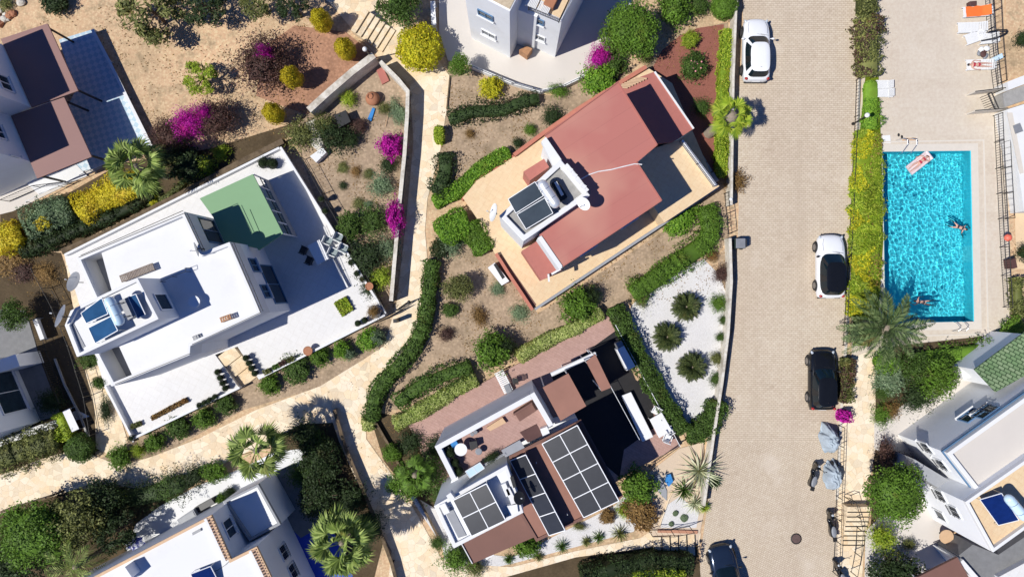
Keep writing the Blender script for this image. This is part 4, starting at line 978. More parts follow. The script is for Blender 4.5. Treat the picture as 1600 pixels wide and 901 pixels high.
# ---- H5: bottom left white house with terracotta edging
h5 = base('white_terracotta_house', 'white house with terracotta tile edging on its flat roof at the bottom left', 'house', 330, 860)
Z5 = 5.2
R5 = [(60, 945), (168, 889), (330, 804), (361, 873), (401, 853), (452, 960), (200, 1100)]
slab(h5, 'wall', R5, -.02, Z5 - .1, 'whitewall', at=Z5)
slab(h5, 'roof', R5, Z5 - .097, Z5, 'white')
b = MB(); b.ring([(p.x, p.y) for p in PL(R5, Z5 + .16)], .16, Z5 + .002, Z5 + .16); b.build('roof_kerb', M['lightwood'], h5)
for A, B in (((329, 806), (360, 873)), ((399, 856), (440, 940))):
    b = MB(); a_, b_ = P(*A, Z5 + .2), P(*B, Z5 + .2); L = (b_ - a_).length; n = int(L / .17); d = (b_ - a_).normalized(); nn = Vector((-d.y, d.x, 0))
    if nn.x > 0: nn = -nn
    for k in range(n): c = a_ + d * (L * (k + .5) / n); e = c + nn * .26; b.tube((c.x, c.y, Z5 + .17), (e.x, e.y, Z5 + .22), .045, 8)
    b.build('tile_edging', M['palegranite'], h5)
    b = MB(); b.wall(a_ + nn * .34, b_ + nn * .34, .16, Z5 + .001, Z5 + .21); b.build('tile_kerb', M['white'], h5)
B5 = [(348, 783), (403, 756), (438, 819), (390, 845)]; ZZ = 2.9
slab(h5, 'balcony', B5, -.01, ZZ, 'whitewall', at=ZZ)
b = MB(); b.ring([(p.x, p.y) for p in PL(B5, ZZ + .25)], .14, ZZ - .002, ZZ + .22); b.build('balcony_parapet', M['greywall'], h5)
window(h5, (330, 804), (361, 873), Z5, 374, 817, 4.0, 1.0, 1.0, 1, frame='whiteframe')
window(h5, (401, 853), (452, 960), Z5, 437, 865, 2.6, .8, .8, 1, frame='whiteframe', grille=True)
window(h5, (401, 853), (452, 960), Z5, 455, 893, 2.6, .8, .8, 1, frame='whiteframe', grille=True)
slab(h5, 'small_vent', [(300, 832), (313, 825), (314, 829), (301, 836)], Z5 + .002, Z5 + .1, 'dishgrey')
slab(h5, 'corner_wall', [(176, 899), (195, 885), (206, 901), (190, 915)], Z5 + .002, Z5 + .9, 'whitewall')
r = thing('solar_collector', 'navy blue solar collector at the bottom edge on the roof with terracotta edging', 'solar collector', P(315, 897, Z5))
collector(r, 'collector', [(298, 896), (329, 884), (345, 915), (312, 930)], Z5 + .2, Z5 + .5, 'panel_navy')
b = MB(); b.prism([(p.x, p.y) for p in PL([(440, 818), (478, 800), (500, 790), (540, 865), (570, 960), (500, 960)], .05)], .0, .05); tag(b.build('navy_terrace', M['navyfloor']), kind='structure')
tbox('blue_bench', 'slim light blue bench by the fan palm on the navy terrace', 'bench', [(494, 788), (499, 786), (503, 802), (499, 805)], .05, .5, 'bluecloth')
b = MB(); b.path(PL([(361, 873), (352, 882), (340, 890), (331, 893), (325, 890)], Z5 + .05), .012, 5); tag(b.build('cable', M['black']), 'thin black cable on the terracotta edged roof', 'cable')

# ---- H6: house at the left edge
h6 = base('grey_shaded_house', 'white house in shade at the left edge with a big sliding window', 'house', 0, 640)
X6 = [(20, 556), (64, 657), (-40, 705), (-110, 610)]
b = MB(); b.prism([(p.x, p.y) for p in PL(X6, 0)], -.01, 4.9); b.build('wall', M['whitewall'], h6)
slab(h6, 'roof', X6, 4.903, 5.0, 'white', at=.02)
window(h6, (20, 556), (64, 657), 0, 24, 607, 1.7, 2.6, 2.0, 1, frame='whiteframe')
tbox('white_block', 'white plastered block in front of the shaded left house', 'block', [(-5, 563), (24, 553), (31, 572), (-5, 583)], 0, 2.2, 'whitewall')
tbox('doormat', 'small grey mat on the sunlit white strip at the left edge', 'mat', [(18, 673), (44, 664), (46, 671), (20, 679)], .03, .05, 'dishgrey')

# ---- H0: top left house
h0 = base('top_left_house', 'white walled house with two brown pergola roofs at the top left corner', 'house', -10, 170)
Z0 = 6.4
b = MB(); b.prism([(p.x, p.y) for p in PL([(4, 70), (47, 167), (16, 181), (46, 252), (-60, 300), (-160, 340), (-200, 160)], 2.8)], -.01, Z0); b.build('wall', M['whitewall'], h0)
slab(h0, 'pergola_roof', [(1, 61), (74, 37), (122, 142), (49, 168)], 2.7, 2.8, 'brownroof')
slab(h0, 'pergola_roof', [(17, 181), (100, 152), (143, 245), (58, 279)], 2.7, 2.8, 'brownroof')
for x, y in ((72, 42), (119, 140), (97, 156), (139, 242), (60, 274)):
    p = P(x, y, 2.7); b = MB(); b.box((p.x, p.y, 1.35), (.1, .1, 2.7), R(26)); b.build('pergola_post', M['iron'], h0)
window(h0, (0, 60), (47, 167), 2.8, 9, 129, 4.3, .9, .8, 1, frame='whiteframe')
window(h0, (16, 181), (46, 252), 2.8, 4, 202, 4.6, .8, .8, 1, frame='whiteframe')
window(h0, (46, 252), (-60, 300), 2.8, 20, 272, 4.0, 1.1, .7, -1, frame='whiteframe')
slab(h0, 'side_terrace', [(92, 62), (145, 46), (236, 229), (205, 236), (150, 262), (60, 285), (52, 270), (118, 142)], -.01, .12, 'bluetile')
b = MB(); a_, b_ = P(168, 150, .6), P(192, 141, .6)
slab(h0, 'front_terrace', [(40, 285), (118, 256), (136, 275), (60, 303)], -.01, .14, 'white')
railing('white rail along the north edge of the hedge by the top left house', [(40, 315), (90, 290), (140, 266), (200, 240), (222, 228)], 0, .8, 'whiteframe', gap=0, rails=1, post=1.5)
railing('thin black railing below the front terrace of the top left house', [(0, 312), (50, 290), (100, 284)], 0, .9, 'iron', gap=.2)

# ---- H2: tall white house at the top centre
h2 = base('tall_white_house', 'tall white two storey house with tiny blue framed windows at the top centre', 'house', 820, 30)
A2 = [(737, 60), (797, 91), (842, 5), (784, -24)]; 
b = MB(); b.prism([(p.x, p.y) for p in PL(A2, 0)], -.01, 7.4); b.build('wall', M['whitewall'], h2)
b = MB(); b.prism([(p.x, p.y) for p in PL([(739, 58), (797, 88), (840, 5), (784, -22)], 0)], 7.403, 7.45); b.build('roof', ground('gravel_roof', C(214, 196, 168), .15, .8, 10), h2)
B2 = [(826, 71), (867, 90), (930, -35), (888, -56)]
b = MB(); b.prism([(p.x, p.y) for p in PL(B2, 0)], -.01, 6.0); b.build('wall', M['whitewall'], h2)
b = MB(); b.prism([(p.x, p.y) for p in offset(PL(B2, 0), .1)], 6.003, 6.05); b.build('roof_terrace', M['cream'], h2)
b = MB(); b.prism([(p.x, p.y) for p in PL([(800, 66), (834, 79), (880, -15), (840, -30)], 0)], -.01, 5.4); b.build('link_wall', M['whitewall'], h2)
railing('', [(804 + 22, 11), (874, 31), (905, -35)], 6.05, .45, parent=h2, gap=.1, at=6.5)
FA = ((737, 60), (797, 91)); FB = ((826, 71), (867, 90))
window(h2, *FA, 0, 760, 21, 5.2, .85, .6, -1); window(h2, *FA, 0, 765, 51, 2.4, .85, .6, -1, frame='whiteframe')
window(h2, *FB, 0, 838, 36, 4.6, .7, .6, -1); window(h2, *FB, 0, 840, 63, 2.2, .7, .6, -1, frame='whiteframe')
tbox('meter_cabinet', 'small brown wooden cabinet in the corner of the tall white house', 'cabinet', [(811, 78), (822, 72), (832, 76), (824, 87)], .03, .9, 'wood')
for k, (x, y) in enumerate(((832, 4), (851, 12))): slatted('sun_lounger', ['left', 'right'][k] + ' of two white loungers on the railed top terrace', 'sun lounger', (x - 9, y - 4), (x + 8, y + 4), .55, 6.05, .3, 'plastic', 8, 'loungers on the top terrace')
b = MB(); c = P(862, -2, 6.5); b.box((c.x, c.y, 6.3), (.6, .9, .4), R(-26)); tag(b.build('planter', M['terracotta'], bevel=.03), 'reddish box on the railed top terrace', 'box')

# ---- H7: bottom right house
h7 = base('blue_trim_house', 'white house with a blue grey cornice and barred windows at the bottom right', 'house', 1530, 700)
U = [(1402, 678), (1452, 742), (1690, 572), (1640, 508)]; ZU = 4.9
b = MB(); b.prism([(p.x, p.y) for p in PL(U, 0)], -.01, ZU - .35); b.build('wall', M['whitewall'], h7)
b = MB(); b.prism(offset([(p.x, p.y) for p in PL(U, 0)], -.05), ZU - .347, ZU - .2); b.build('cornice', M['blueframe'], h7)
b = MB(); b.prism(offset([(p.x, p.y) for p in PL(U, 0)], .02), ZU - .197, ZU - .02); b.build('roof', M['patio'], h7)
b = MB(); b.ring(offset([(p.x, p.y) for p in PL(U, 0)], -.0), .24, ZU - .198, ZU + .15); b.build('parapet', M['white'], h7, bevel=.03)
window(h7, (1402, 678), (1640, 508), 0, 1500, 625, 3.3, 1.1, .9, 1); window(h7, (1402, 678), (1640, 508), 0, 1535, 636, 3.9, 1.1, .9, 1, grille=True)
S1 = ((1402, 678), (1452, 742))
window(h7, *S1, 0, 1432, 709, 2.9, .7, .8, -1, frame='whiteframe', grille=True); window(h7, *S1, 0, 1467, 727, 3.2, .7, .8, -1, frame='whiteframe', grille=True)
V = [(1429, 717), (1526, 776), (1514, 792), (1428, 738)]
slab(h7, 'lower_roof', V, -.009, 2.9, 'greywall')
Wp_ = [(1420, 742), (1458, 811), (1590, 716), (1552, 650)]; ZW = 5.2
b = MB(); b.prism([(p.x, p.y) for p in PL(Wp_, 0)], -.008, ZW); b.build('wall', M['whitewall'], h7)
b = MB(); b.prism(offset([(p.x, p.y) for p in PL(Wp_, 0)], .03), ZW + .003, ZW + .05); b.build('roof', M['cream'], h7)
b = MB(); b.ring([(p.x, p.y) for p in PL(Wp_, 0)], .18, ZW + .001, ZW + .3); b.build('parapet', M['white'], h7, bevel=.02)
S2 = ((1420, 742), (1458, 811))
window(h7, *S2, 0, 1461, 777, 2.9, .7, .8, -1, frame='whiteframe', grille=True); window(h7, *S2, 0, 1494, 796, 3.6, .7, .8, -1, frame='whiteframe', grille=True)
window(h7, *S2, 0, 1468, 804, 1.4, .6, .9, -1, frame='whiteframe', name='door', mull=0, sill=False)
solar('navy solar collector with pale blue tank on the cream roof at the bottom right', 1570, 790, ZW, [[(1565, 770), (1592, 812), (1560, 820), (1531, 780)]], ((1577, 779), (1600, 806), .27), 'panel_navy', 'skytank')
g7 = base('green_roof_house', 'house with a green tiled pitched roof at the right edge', 'house', 1580, 570)
b = MB(); q = [P(1523, 577, 3.2), P(1608, 514, 3.2), P(1630, 575, 4.1), P(1545, 640, 4.1)]
b.add(q + [x - Vector((0, 0, .12)) for x in q], [(0, 1, 2, 3), (7, 6, 5, 4), (0, 4, 5, 1), (1, 5, 6, 2), (2, 6, 7, 3), (3, 7, 4, 0)])
q2 = [P(1545, 640, 4.1), P(1630, 575, 4.1), P(1655, 640, 3.2), P(1600, 690, 3.2)]
b = MB(); b.add([P(1523, 577, 3.2), P(1608, 514, 3.2), P(1650, 560, 3.9), P(1556, 612, 3.9)] + [x - Vector((0, 0, .12)) for x in [P(1523, 577, 3.2), P(1608, 514, 3.2), P(1650, 560, 3.9), P(1556, 612, 3.9)]], [(0, 1, 2, 3), (7, 6, 5, 4), (0, 4, 5, 1), (1, 5, 6, 2), (2, 6, 7, 3), (3, 7, 4, 0)])
b.build('roof', M['greentile'], g7)
b = MB(); b.prism([(p.x, p.y) for p in PL([(1530, 578), (1605, 522), (1645, 560), (1560, 605)], 3.1)], -.01, 2.95); b.build('wall', M['whitewall'], g7)
b = MB(); b.prism([(p.x, p.y) for p in PL([(1500, 576), (1524, 566), (1533, 586), (1505, 592)], 1.2)], 0, 1.2); b.build('porch', M['white'], g7)
lo = base('grey_outbuilding', 'grey flat roofed outbuilding with a white wall at the bottom right corner', 'outbuilding', 1560, 870)
slab(lo, 'roof', [(1497, 868), (1520, 850), (1560, 866), (1640, 812), (1680, 900), (1560, 960), (1528, 901)], -.01, 2.2, 'asphalt')
b = MB(); b.wall(P(1502, 876, 2.5), P(1530, 908, 2.5), .3, 0, 2.5); b.build('side_wall', M['white'], lo)
slab(lo, 'tiled_roof', [(1560, 901), (1640, 858), (1680, 930), (1600, 960)], 2.203, 2.6, 'tilewhite')
canopy('brown canopy sheet at the bottom edge beside the grey outbuilding', [(1430, 903), (1496, 870), (1515, 903), (1450, 940)], 2.6, 'brownroof3')
# upper right ramp building
rb = base('pool_access_building', 'white building with a grey ramp and dark gate by the upper right pool deck', 'building', 1585, 170)
slab(rb, 'wall', [(1574, 171), (1640, 150), (1700, 150), (1700, 330), (1600, 330), (1588, 240)], -.01, 1.2, 'white')
slab(rb, 'ramp', [(1567, 146), (1575, 142), (1660, 112), (1665, 135), (1575, 166), (1570, 168)], -.005, .9, 'concrete')
slab(rb, 'side_wall', [(1574, 128), (1660, 95), (1663, 108), (1576, 141)], -.004, 1.2, 'white')
for A, B in (((1524, 143), (1574, 137)), ((1524, 173), (1575, 169))):
    b = MB(); b.wall(P(*A, .9), P(*B, .9), .09, .03, .9); b.build('gate_wall', M['coping'], rb)
    b = MB(); b.tube(P(A[0], A[1], 1.0), P(B[0], B[1], 1.0), .03, 6); b.build('hand_rail', M['iron'], rb)
b = MB()
for k in range(8): c = P(1546, 147, .9).lerp(P(1556, 170, .9), k / 7); b.tube((c.x, c.y, .03), (c.x, c.y, .95), .02, 5)
b.tube(P(1544, 146, .95), P(1555, 171, .95), .04, 6); b.tube(P(1550, 145, .95), P(1561, 170, .95), .03, 6); b.tube(P(1544, 146, .95), P(1550, 145, .95), .03, 6); b.tube(P(1555, 171, .95), P(1561, 170, .95), .03, 6); b.build('gate', M['iron'], rb)
slab(rb, 'hatch', [(1584, 196), (1594, 192), (1599, 205), (1588, 209)], 1.203, 1.35, 'dishgrey')
slab(rb, 'roof_strip', [(1574, 176), (1582, 176), (1600, 270), (1594, 272)], 1.203, 1.25, 'coping')
# ================================================================ VEGETATION
# golden and green clipped cypresses leaning away from the lens (they simply stand)
for lb, x, y, h in (('golden clipped cypress nearest the garden steps, uppermost of the row', 503, 34, 2.6), ('golden clipped cypress beside the street globe lamp', 540, 78, 2.4), ('golden clipped cypress above the thick pale wall, third of the row', 457, 122, 2.5), ('golden clipped cypress at the lower left end of the row', 429, 178, 2.3)):
    shrub(lb, x, y, 15, h, 'L_gold', 'ball', 'cypress', 'cypress', 'clipped cypresses by the stone wall', ry=15)
shrub('big round golden clipped bush at the foot of the steps', 656, 76, 35, 2.4, 'L_yellow', 'ball', 'bush', 'bush')
tree('dense green round tree at the top edge above the golden bush', 622, 8, 37, 3.2, 'L_mid', 'tree')
tree('small bright green tree beside the top patio wall', 718, 102, 19, 2.2, 'L_green', 'tree')
shrub('round yellow bush below the curved patio wall', 768, 138, 18, 1.0, 'L_yellow', 'bush')
tree('feathery olive green tree at the top left of the sandy ground', 236, 18, 62, 3.0, 'L_olive', 'open', flat=.5)
tree('dark leaf crown put in as the tree shadow at the top edge beside the feathery tree', 318, 8, 40, 2.6, 'L_dark', 'open', flat=.5)  # dark crown added as the shadow a tree casts on the ground
tree('green branch tips hanging in at the top edge left of the cypress', 400, 2, 34, 2.6, 'L_olive', 'open', flat=.5)
tree('dark green branches at the top edge above the plum bush', 455, 6, 30, 2.6, 'L_dark', 'open', flat=.5)
tree('small light green feathery tree on the sandy ground', 312, 121, 33, 1.9, 'L_lime', 'open', flat=.5)
shrub('dark plum bush with magenta flowers left of the cypress row', 412, 100, 46, 2.2, 'L_plum', 'twig', 'bougainvillea', 'bougainvillea')
shrub('few magenta blooms low on the dark plum bush', 420, 86, 13, 2.5, 'L_magenta', 'twig', 'flowers', 'flowering_twig')
shrub('plum and green bush at the left end of the purple flowering row', 262, 210, 28, 1.6, 'L_plum', 'twig', 'bougainvillea', 'bougainvillea')
shrub('purple flowering bush in the middle of the sandy ground', 296, 194, 27, 1.9, 'L_magenta', 'twig', 'bougainvillea', 'bougainvillea')
shrub('dark twiggy bush right of the purple flowering bush', 338, 186, 34, 1.9, 'L_plum', 'twig', 'bougainvillea', 'bougainvillea')
shrub('magenta tipped bush between the purple bush and the dark twigs', 326, 180, 15, 2.2, 'L_magenta', 'twig', 'bougainvillea', 'bougainvillea')
palm('tall fan palm over the golden hedge below the chequer patio', 211, 260, 46, 3.8, 20, seed=2)
shrub('yellow olive bush right of the fan palm by the chequer patio', 262, 242, 20, 1.2, 'L_olive', 'bush')
shrub('dark round bush put in as the palm shadow beneath the purple flowering row', 296, 258, 30, 1.0, 'L_dark', 'bush')  # dark leaves added where the fan palm casts its shadow
shrub('light green sprig bush by the brown retaining wall', 322, 262, 16, .8, 'L_lime', 'wild')
hedge('long golden hedge by the white rail at the left', [(118, 332), (150, 312), (195, 292), (222, 286)], 42, 1.2, 'L_gold', dens=190)
hedge('sage green clipped hedge between two golden hedges at the left', [(38, 352), (70, 338), (112, 322)], 46, 1.2, 'L_sage', dens=190)
hedge('short golden hedge at the left edge', [(-20, 384), (8, 372), (34, 362)], 42, 1.2, 'L_gold', dens=190)
hedge('small golden tuft showing inside the sage hedge', [(66, 340), (80, 360)], 14, 1.35, 'L_gold')
hedge('dark leafy strip put in as the hedge shadow above the brown retaining wall', [(30, 395), (110, 362), (180, 334), (240, 300)], 20, .8, 'L_dark', rough=.2, aspect=.5)  # dark leaves stand in for the shadow below the golden hedges
hedge('light green plants along the top of the brown retaining wall', [(225, 322), (262, 306), (300, 272), (340, 246)], 9, .4, 'L_olive', rough=.3, dens=90)
shrub('pale grass clump at the corner of the brown retaining wall', 345, 238, 14, .6, 'L_lime', 'wild'); shrub('yellow low plant before the retaining wall', 240, 312, 9, .5, 'L_yellow', 'bush')
# vegetable garden
shrub('light green plant beside the thick pale wall in the garden', 545, 156, 13, .6, 'L_lime', 'wild'); shrub('yellow green plant in the vegetable bed', 600, 170, 10, .4, 'L_olive', 'wild')
shrub('greyish low herb patch in the vegetable bed', 622, 176, 14, .3, 'L_sage', 'wild', ry=24); shrub('dark rambling bush over the small white structure', 520, 215, 26, 1.3, 'L_dark', 'wild')
shrub('olive rambling bush left of the small white structure', 470, 212, 24, 1.0, 'L_olive', 'wild'); shrub('olive tangled plant on the white structure', 505, 196, 18, 1.0, 'L_olive', 'wild')
shrub('small reddish brown plant below the terracotta jar', 562, 197, 13, .6, 'L_plum', 'wild'); shrub('blackish shrub in the middle of the corner garden', 548, 218, 15, .9, 'L_dark', 'wild')
shrub('vivid magenta bougainvillea beside the curving wall', 611, 228, 19, 1.5, 'L_magenta', 'bush', 'bougainvillea', 'bougainvillea')
shrub('dark green plant just under the magenta bougainvillea', 606, 258, 14, .6, 'L_dark', 'wild'); shrub('grey green shrub above the second bougainvillea', 596, 291, 20, .8, 'L_sage', 'wild')
shrub('tall narrow magenta bougainvillea further down the curving wall', 619, 338, 13, 1.6, 'L_magenta', 'bush', 'bougainvillea', 'bougainvillea', ry=30, rz=0)
shrub('dark green shrub left of the lower bougainvillea', 582, 345, 24, 1.0, 'L_mid', 'wild'); shrub('green climbing shrub beside the terrace chairs', 548, 352, 20, 1.2, 'L_mid', 'bush')
shrub('black green dense shrub mass beside the terrace', 572, 402, 30, 1.2, 'L_dark', 'wild'); shrub('sage shrub against the foot of the curving wall', 606, 388, 18, .9, 'L_sage', 'wild')
shrub('lime green shrub near the lower end of the curving wall', 596, 432, 17, .9, 'L_lime', 'wild'); shrub('dark shrub beneath the lime one by the garden gate', 578, 452, 16, .7, 'L_dark', 'wild')
for k, (x, y, r, m) in enumerate(((535, 262, 10, 'L_olive'), (556, 268, 9, 'L_brown'), (536, 290, 7, 'L_dark'), (576, 272, 9, 'L_olive'), (575, 320, 8, 'L_sage'), (560, 318, 10, 'L_olive'))):
    shrub(['thin olive weeds in the corner garden', 'dry brown weeds in the corner garden', 'tiny dark tuft in the corner garden', 'thin weeds beside the grey green shrub', 'small grey tuft above the dark shrub mass', 'sparse green weeds near the gate of the corner garden'][k], x, y, r, .2, m, 'wild', 'weeds', 'weed_tuft')
# middle gardens
hedge('dark loose hedge running right from the path to the small cactus', [(698, 188), (740, 172), (785, 172), (815, 158), (845, 152)], 19, .8, 'L_dark', rough=.28, dens=130)
hedge('square clipped yellow green box hedge beside the path', [(675, 210), (697, 210)], 27, .9, 'L_lime', rough=.02, core=.9, dens=260)
hedge('dark loose hedge going down beside the path from the box hedge', [(694, 235), (697, 262), (688, 290), (676, 305)], 24, .8, 'L_dark', rough=.25, dens=130)
hedge('curved bright green clipped hedge west of the beige terrace', [(674, 318), (715, 298), (742, 272), (770, 250), (800, 238)], 23, .7, 'L_bright', rough=.05, dens=260)
hedge('large clipped green hedge bending round the terrace corner', [(684, 372), (712, 350), (735, 344)], 42, 1.1, 'L_bright', rough=.06, dens=240)
hedge('mid green clipped hedge slanting down along the terrace corner', [(728, 348), (746, 370), (762, 396)], 36, 1.0, 'L_green', rough=.08, dens=230)
shrub('grey green fluffy shrub tucked under the large clipped hedge', 704, 384, 18, .8, 'L_sage', 'wild'); shrub('dark shrub under the large clipped hedge', 686, 388, 15, .8, 'L_dark', 'bush')
hedge('long dark green hedge between the stone path and the middle garden', [(676, 402), (670, 450), (664, 500), (646, 545), (616, 578), (590, 606), (580, 640), (580, 662)], 23, .9, 'L_mid', rough=.12, dens=170)
hedge('pale variegated hedge stretch beside the dark path corner', [(574, 648), (576, 676)], 18, .7, 'L_pale', rough=.08)
hedge('upper pale variegated hedge along the brown terrace', [(944, 486), (900, 512), (850, 534), (805, 560)], 21, .8, 'L_pale', rough=.06, dens=260, leaf=.06)
hedge('lower pale variegated hedge along the brown terrace', [(748, 590), (715, 606), (680, 628), (640, 652), (612, 664)], 24, .8, 'L_pale', rough=.07, dens=240, leaf=.06)
hedge('dark green backing hedge above the lower variegated hedge', [(740, 572), (700, 584), (650, 606), (616, 634)], 22, .8, 'L_mid', rough=.25, dens=140)
shrub('green shrub standing between the two variegated hedges', 770, 547, 27, 1.6, 'L_green', 'bush'); shrub('dark leaved shrub beside the one between the variegated hedges', 790, 540, 17, 1.4, 'L_dark', 'wild')
shrub('tall green shrub below the low parapet of the beige terrace', 902, 476, 27, 1.5, 'L_green', 'bush'); shrub('dark spray of leaves right of that tall green shrub', 925, 462, 15, 1.2, 'L_dark', 'wild')
tree('green feathery shrub tree in the middle garden', 716, 450, 25, 1.8, 'L_olive', 'tree', cat='shrub', name='shrub'); shrub('dark round shrub beneath the feathery one in the middle garden', 704, 485, 12, .6, 'L_mid', 'bush')
shrub('brown spotted low shrub in the middle garden', 748, 494, 17, .5, 'L_brown', 'wild', ry=11); shrub('small plum tinged plant in the middle garden', 697, 522, 12, .5, 'L_plum', 'wild')
shrub('grey green weeds near the white barbecue', 778, 452, 12, .3, 'L_sage', 'wild', 'weeds', 'weed_tuft'); shrub('pale weeds below the pink wall corner', 812, 488, 15, .25, 'L_sage', 'wild', 'weeds', 'weed_tuft')
shrub('small dark agave like tuft in the northern garden', 862, 182, 17, .7, 'L_dark', 'wild'); shrub('little green shrub beside the pinkish edging wall', 828, 203, 10, .5, 'L_green', 'wild')
shrub('dark tuft by the start of the pinkish edging wall', 808, 224, 9, .5, 'L_dark', 'wild'); shrub('dry brown tuft in the northern garden', 734, 209, 8, .3, 'L_brown', 'wild', 'weeds', 'weed_tuft')
shrub('low green bushes under the curved patio wall', 872, 142, 16, .7, 'L_green', 'wild', ry=11)
shrub('rounded bright green bush below the magenta flowers at the top', 935, 126, 24, 1.2, 'L_bright', 'bush', 'bush', 'bush')
tree('large dark green flowering tree right of the top patio', 985, 48, 52, 3.6, 'L_green', 'big', flat=.62, trunk=.2)
shrub('bright magenta bougainvillea at the edge of the top patio', 938, 88, 17, 1.7, 'L_magenta', 'twig', 'bougainvillea', 'bougainvillea', ry=24, rz=-.6)
shrub('dark green white dotted shrub under the large flowering tree', 957, 100, 20, 1.1, 'L_mid', 'bush'); shrub('olive shrub by the corner of the pinkish wall', 1010, 90, 12, .6, 'L_olive', 'wild')
shrub('round green bush at the top right of the large tree', 1054, 14, 25, 1.4, 'L_green', 'bush', 'bush', 'bush'); shrub('small green bush between two round bushes at the top edge', 1092, 8, 15, .9, 'L_mid', 'bush', 'bush', 'bush')
shrub('smooth round dark green bush beside the road wall at the top', 1131, 10, 21, 1.4, 'L_green', 'ball', 'bush', 'bush')
shrub('small yellow green bush on the red gravel', 1077, 63, 13, .8, 'L_lime', 'bush'); r_ = shrub('rose bush with pink flowers on the red gravel', 1083, 104, 20, 1.0, 'L_mid', 'bush', 'rose bush', 'rose_bush')
b = MB(); rng.seed(5)
for k in range(9): a = k * 2.4; b.ball((math.cos(a) * .45 * (k % 3 + 1) / 3, math.sin(a) * .45 * (k % 3 + 1) / 3, .95), .06, 8)
b.build('blossom', plain('pink_petals', (.7, .3, .3), .7), r_, local=True)
shrub('low leafy plant in the shade edge on the red gravel', 1096, 168, 14, .5, 'L_mid', 'wild')
hedge('long yellow green hedge between the red gravel and the road wall', [(1137, 42), (1134, 90), (1130, 150), (1128, 215), (1127, 280)], 18, .7, 'L_lime', rough=.13, dens=190)
shrub('dry brown tuft at the lower end of the roadside hedge', 1148, 284, 18, .5, 'L_brown', 'wild'); 
palm('short fan palm with broad leaves beside the road', 1143, 182, 34, 2.9, 14, 'L_lime', 'fan', trunk=.30, lean=(-.55, -.35), seed=8)
shrub('bright green bush below the beige terrace near the road', 1062, 344, 30, 1.0, 'L_bright', 'bush', 'bush', 'bush', ry=18)
hedge('green hedge winding down from the terrace corner to the gravel bed', [(1102, 318), (1114, 350), (1108, 376), (1080, 396), (1045, 420), (1010, 446), (985, 462)], 32, .9, 'L_green', rough=.2, dens=160, aspect=.4)
hedge('dark green clipped hedge along the left of the white gravel bed', [(958, 476), (975, 510), (995, 555), (1020, 600), (1048, 650), (1072, 676)], 29, 1.0, 'L_mid', rough=.09, dens=210)
hedge('green clipped hedge closing the lower tip of the white gravel bed', [(1070, 680), (1094, 678), (1118, 650), (1124, 622)], 32, .9, 'L_mid', rough=.1, dens=200)
shrub('dry olive plants on the upper left edge of the gravel bed', 998, 462, 24, .6, 'L_olive', 'wild', ry=12)
for k, (x, y) in enumerate(((1072, 479), (1042, 526), (1081, 573))):
    palm(['uppermost', 'middle', 'lowest'][k] + ' of the three round cycads on the white gravel bed', x, y, 22, .35, 120, 'L_cycad', 'feather', trunk=.16, name='cycad', cat='cycad', ll=.17, seed=20 + k, minel=0, droop=50, nl=16, lw=.032)
for k, (x, y, r, m, lb) in enumerate(((1127, 428, 14, 'L_plum', 'dark reddish tuft at the top of the gravel bed border'), (1122, 474, 14, 'L_green', 'green leafy plant in the gravel bed border'), (1130, 500, 8, 'L_mid', 'small tuft under the leafy border plant'), (1125, 527, 8, 'L_mid', 'small star shaped tuft in the gravel bed border'), (1120, 560, 12, 'L_olive', 'yellowish tuft low in the gravel bed border'), (1118, 592, 11, 'L_mid', 'last green tuft of the gravel bed border'), (1112, 400, 10, 'L_brown', 'dry brown twigs at the roadside corner'))):
    shrub(lb, x, y, r, .5, m, 'wild', 'plant', 'plant')
# south of white terrace
lows = [(187, 714, 17, 'L_green', 'green shrub at the lower left corner of the white terrace'), (218, 703, 11, 'L_lime', 'spiky light green plant by the lower left terrace corner'), (242, 691, 15, 'L_green', 'round shrub below the long terrace planter'),
        (279, 669, 18, 'L_mid', 'darker wide shrub below the long terrace planter'), (319, 653, 16, 'L_green', 'round green shrub under the row of black pots'), (353, 631, 16, 'L_mid', 'dark green shrub beside the paved garden steps, left'), (421, 601, 16, 'L_green', 'green shrub beside the paved garden steps, right'),
        (462, 577, 22, 'L_mid', 'biggest leafy shrub below the right half of the white terrace'), (500, 557, 14, 'L_green', 'pale green shrub next to the biggest leafy shrub'), (535, 545, 14, 'L_bright', 'bright shrub near the right corner of the white terrace'), (547, 553, 9, 'L_sage', 'little sage plant near the right terrace corner'), (575, 530, 17, 'L_bright', 'bright green shrub outermost at the terrace corner'), (590, 528, 12, 'L_sage', 'grey green shrub behind the outermost one')]
for x, y, r, m, lb in lows: shrub(lb, x, y, r, .85, m, 'bush' if m != 'L_lime' else 'wild')
# left alley
tree('dark blue green tree standing on the shaded left patio', 22, 493, 27, 2.2, 'L_mid', 'tree'); shrub('spiky dark shrub at the edge of the shaded left patio', 80, 628, 20, .9, 'L_dark', 'wild'); shrub('small dark round shrub inside the white terrace edge', 156, 597, 10, .7, 'L_mid', 'bush')
shrub('dark green plant by the white wall under the tower', 140, 562, 12, .6, 'L_mid', 'bush', ry=16); shrub('bushy dark plants in the alley, middle', 165, 640, 9, .5, 'L_dark', 'wild', ry=22); shrub('dry reddish plants at the left edge', 12, 405, 26, .5, 'L_brown', 'wild'); shrub('dark plants under the dry ones near the alley', 36, 425, 18, .5, 'L_plum', 'wild')
shrub('wiry brown weeds in the alley by the mesh dish', 70, 428, 18, .4, 'L_brown', 'twig', ry=22)
hedge('spiky green hedge below the sunlit white strip at the left', [(-20, 722), (20, 708), (60, 694), (92, 686)], 40, 1.0, 'L_olive', rough=.25, dens=170, aspect=.3, leaf=.11)
hedge('light green climbing strip beside the white wall stub', [(90, 642), (98, 665), (108, 690)], 15, .8, 'L_lime', rough=.2)
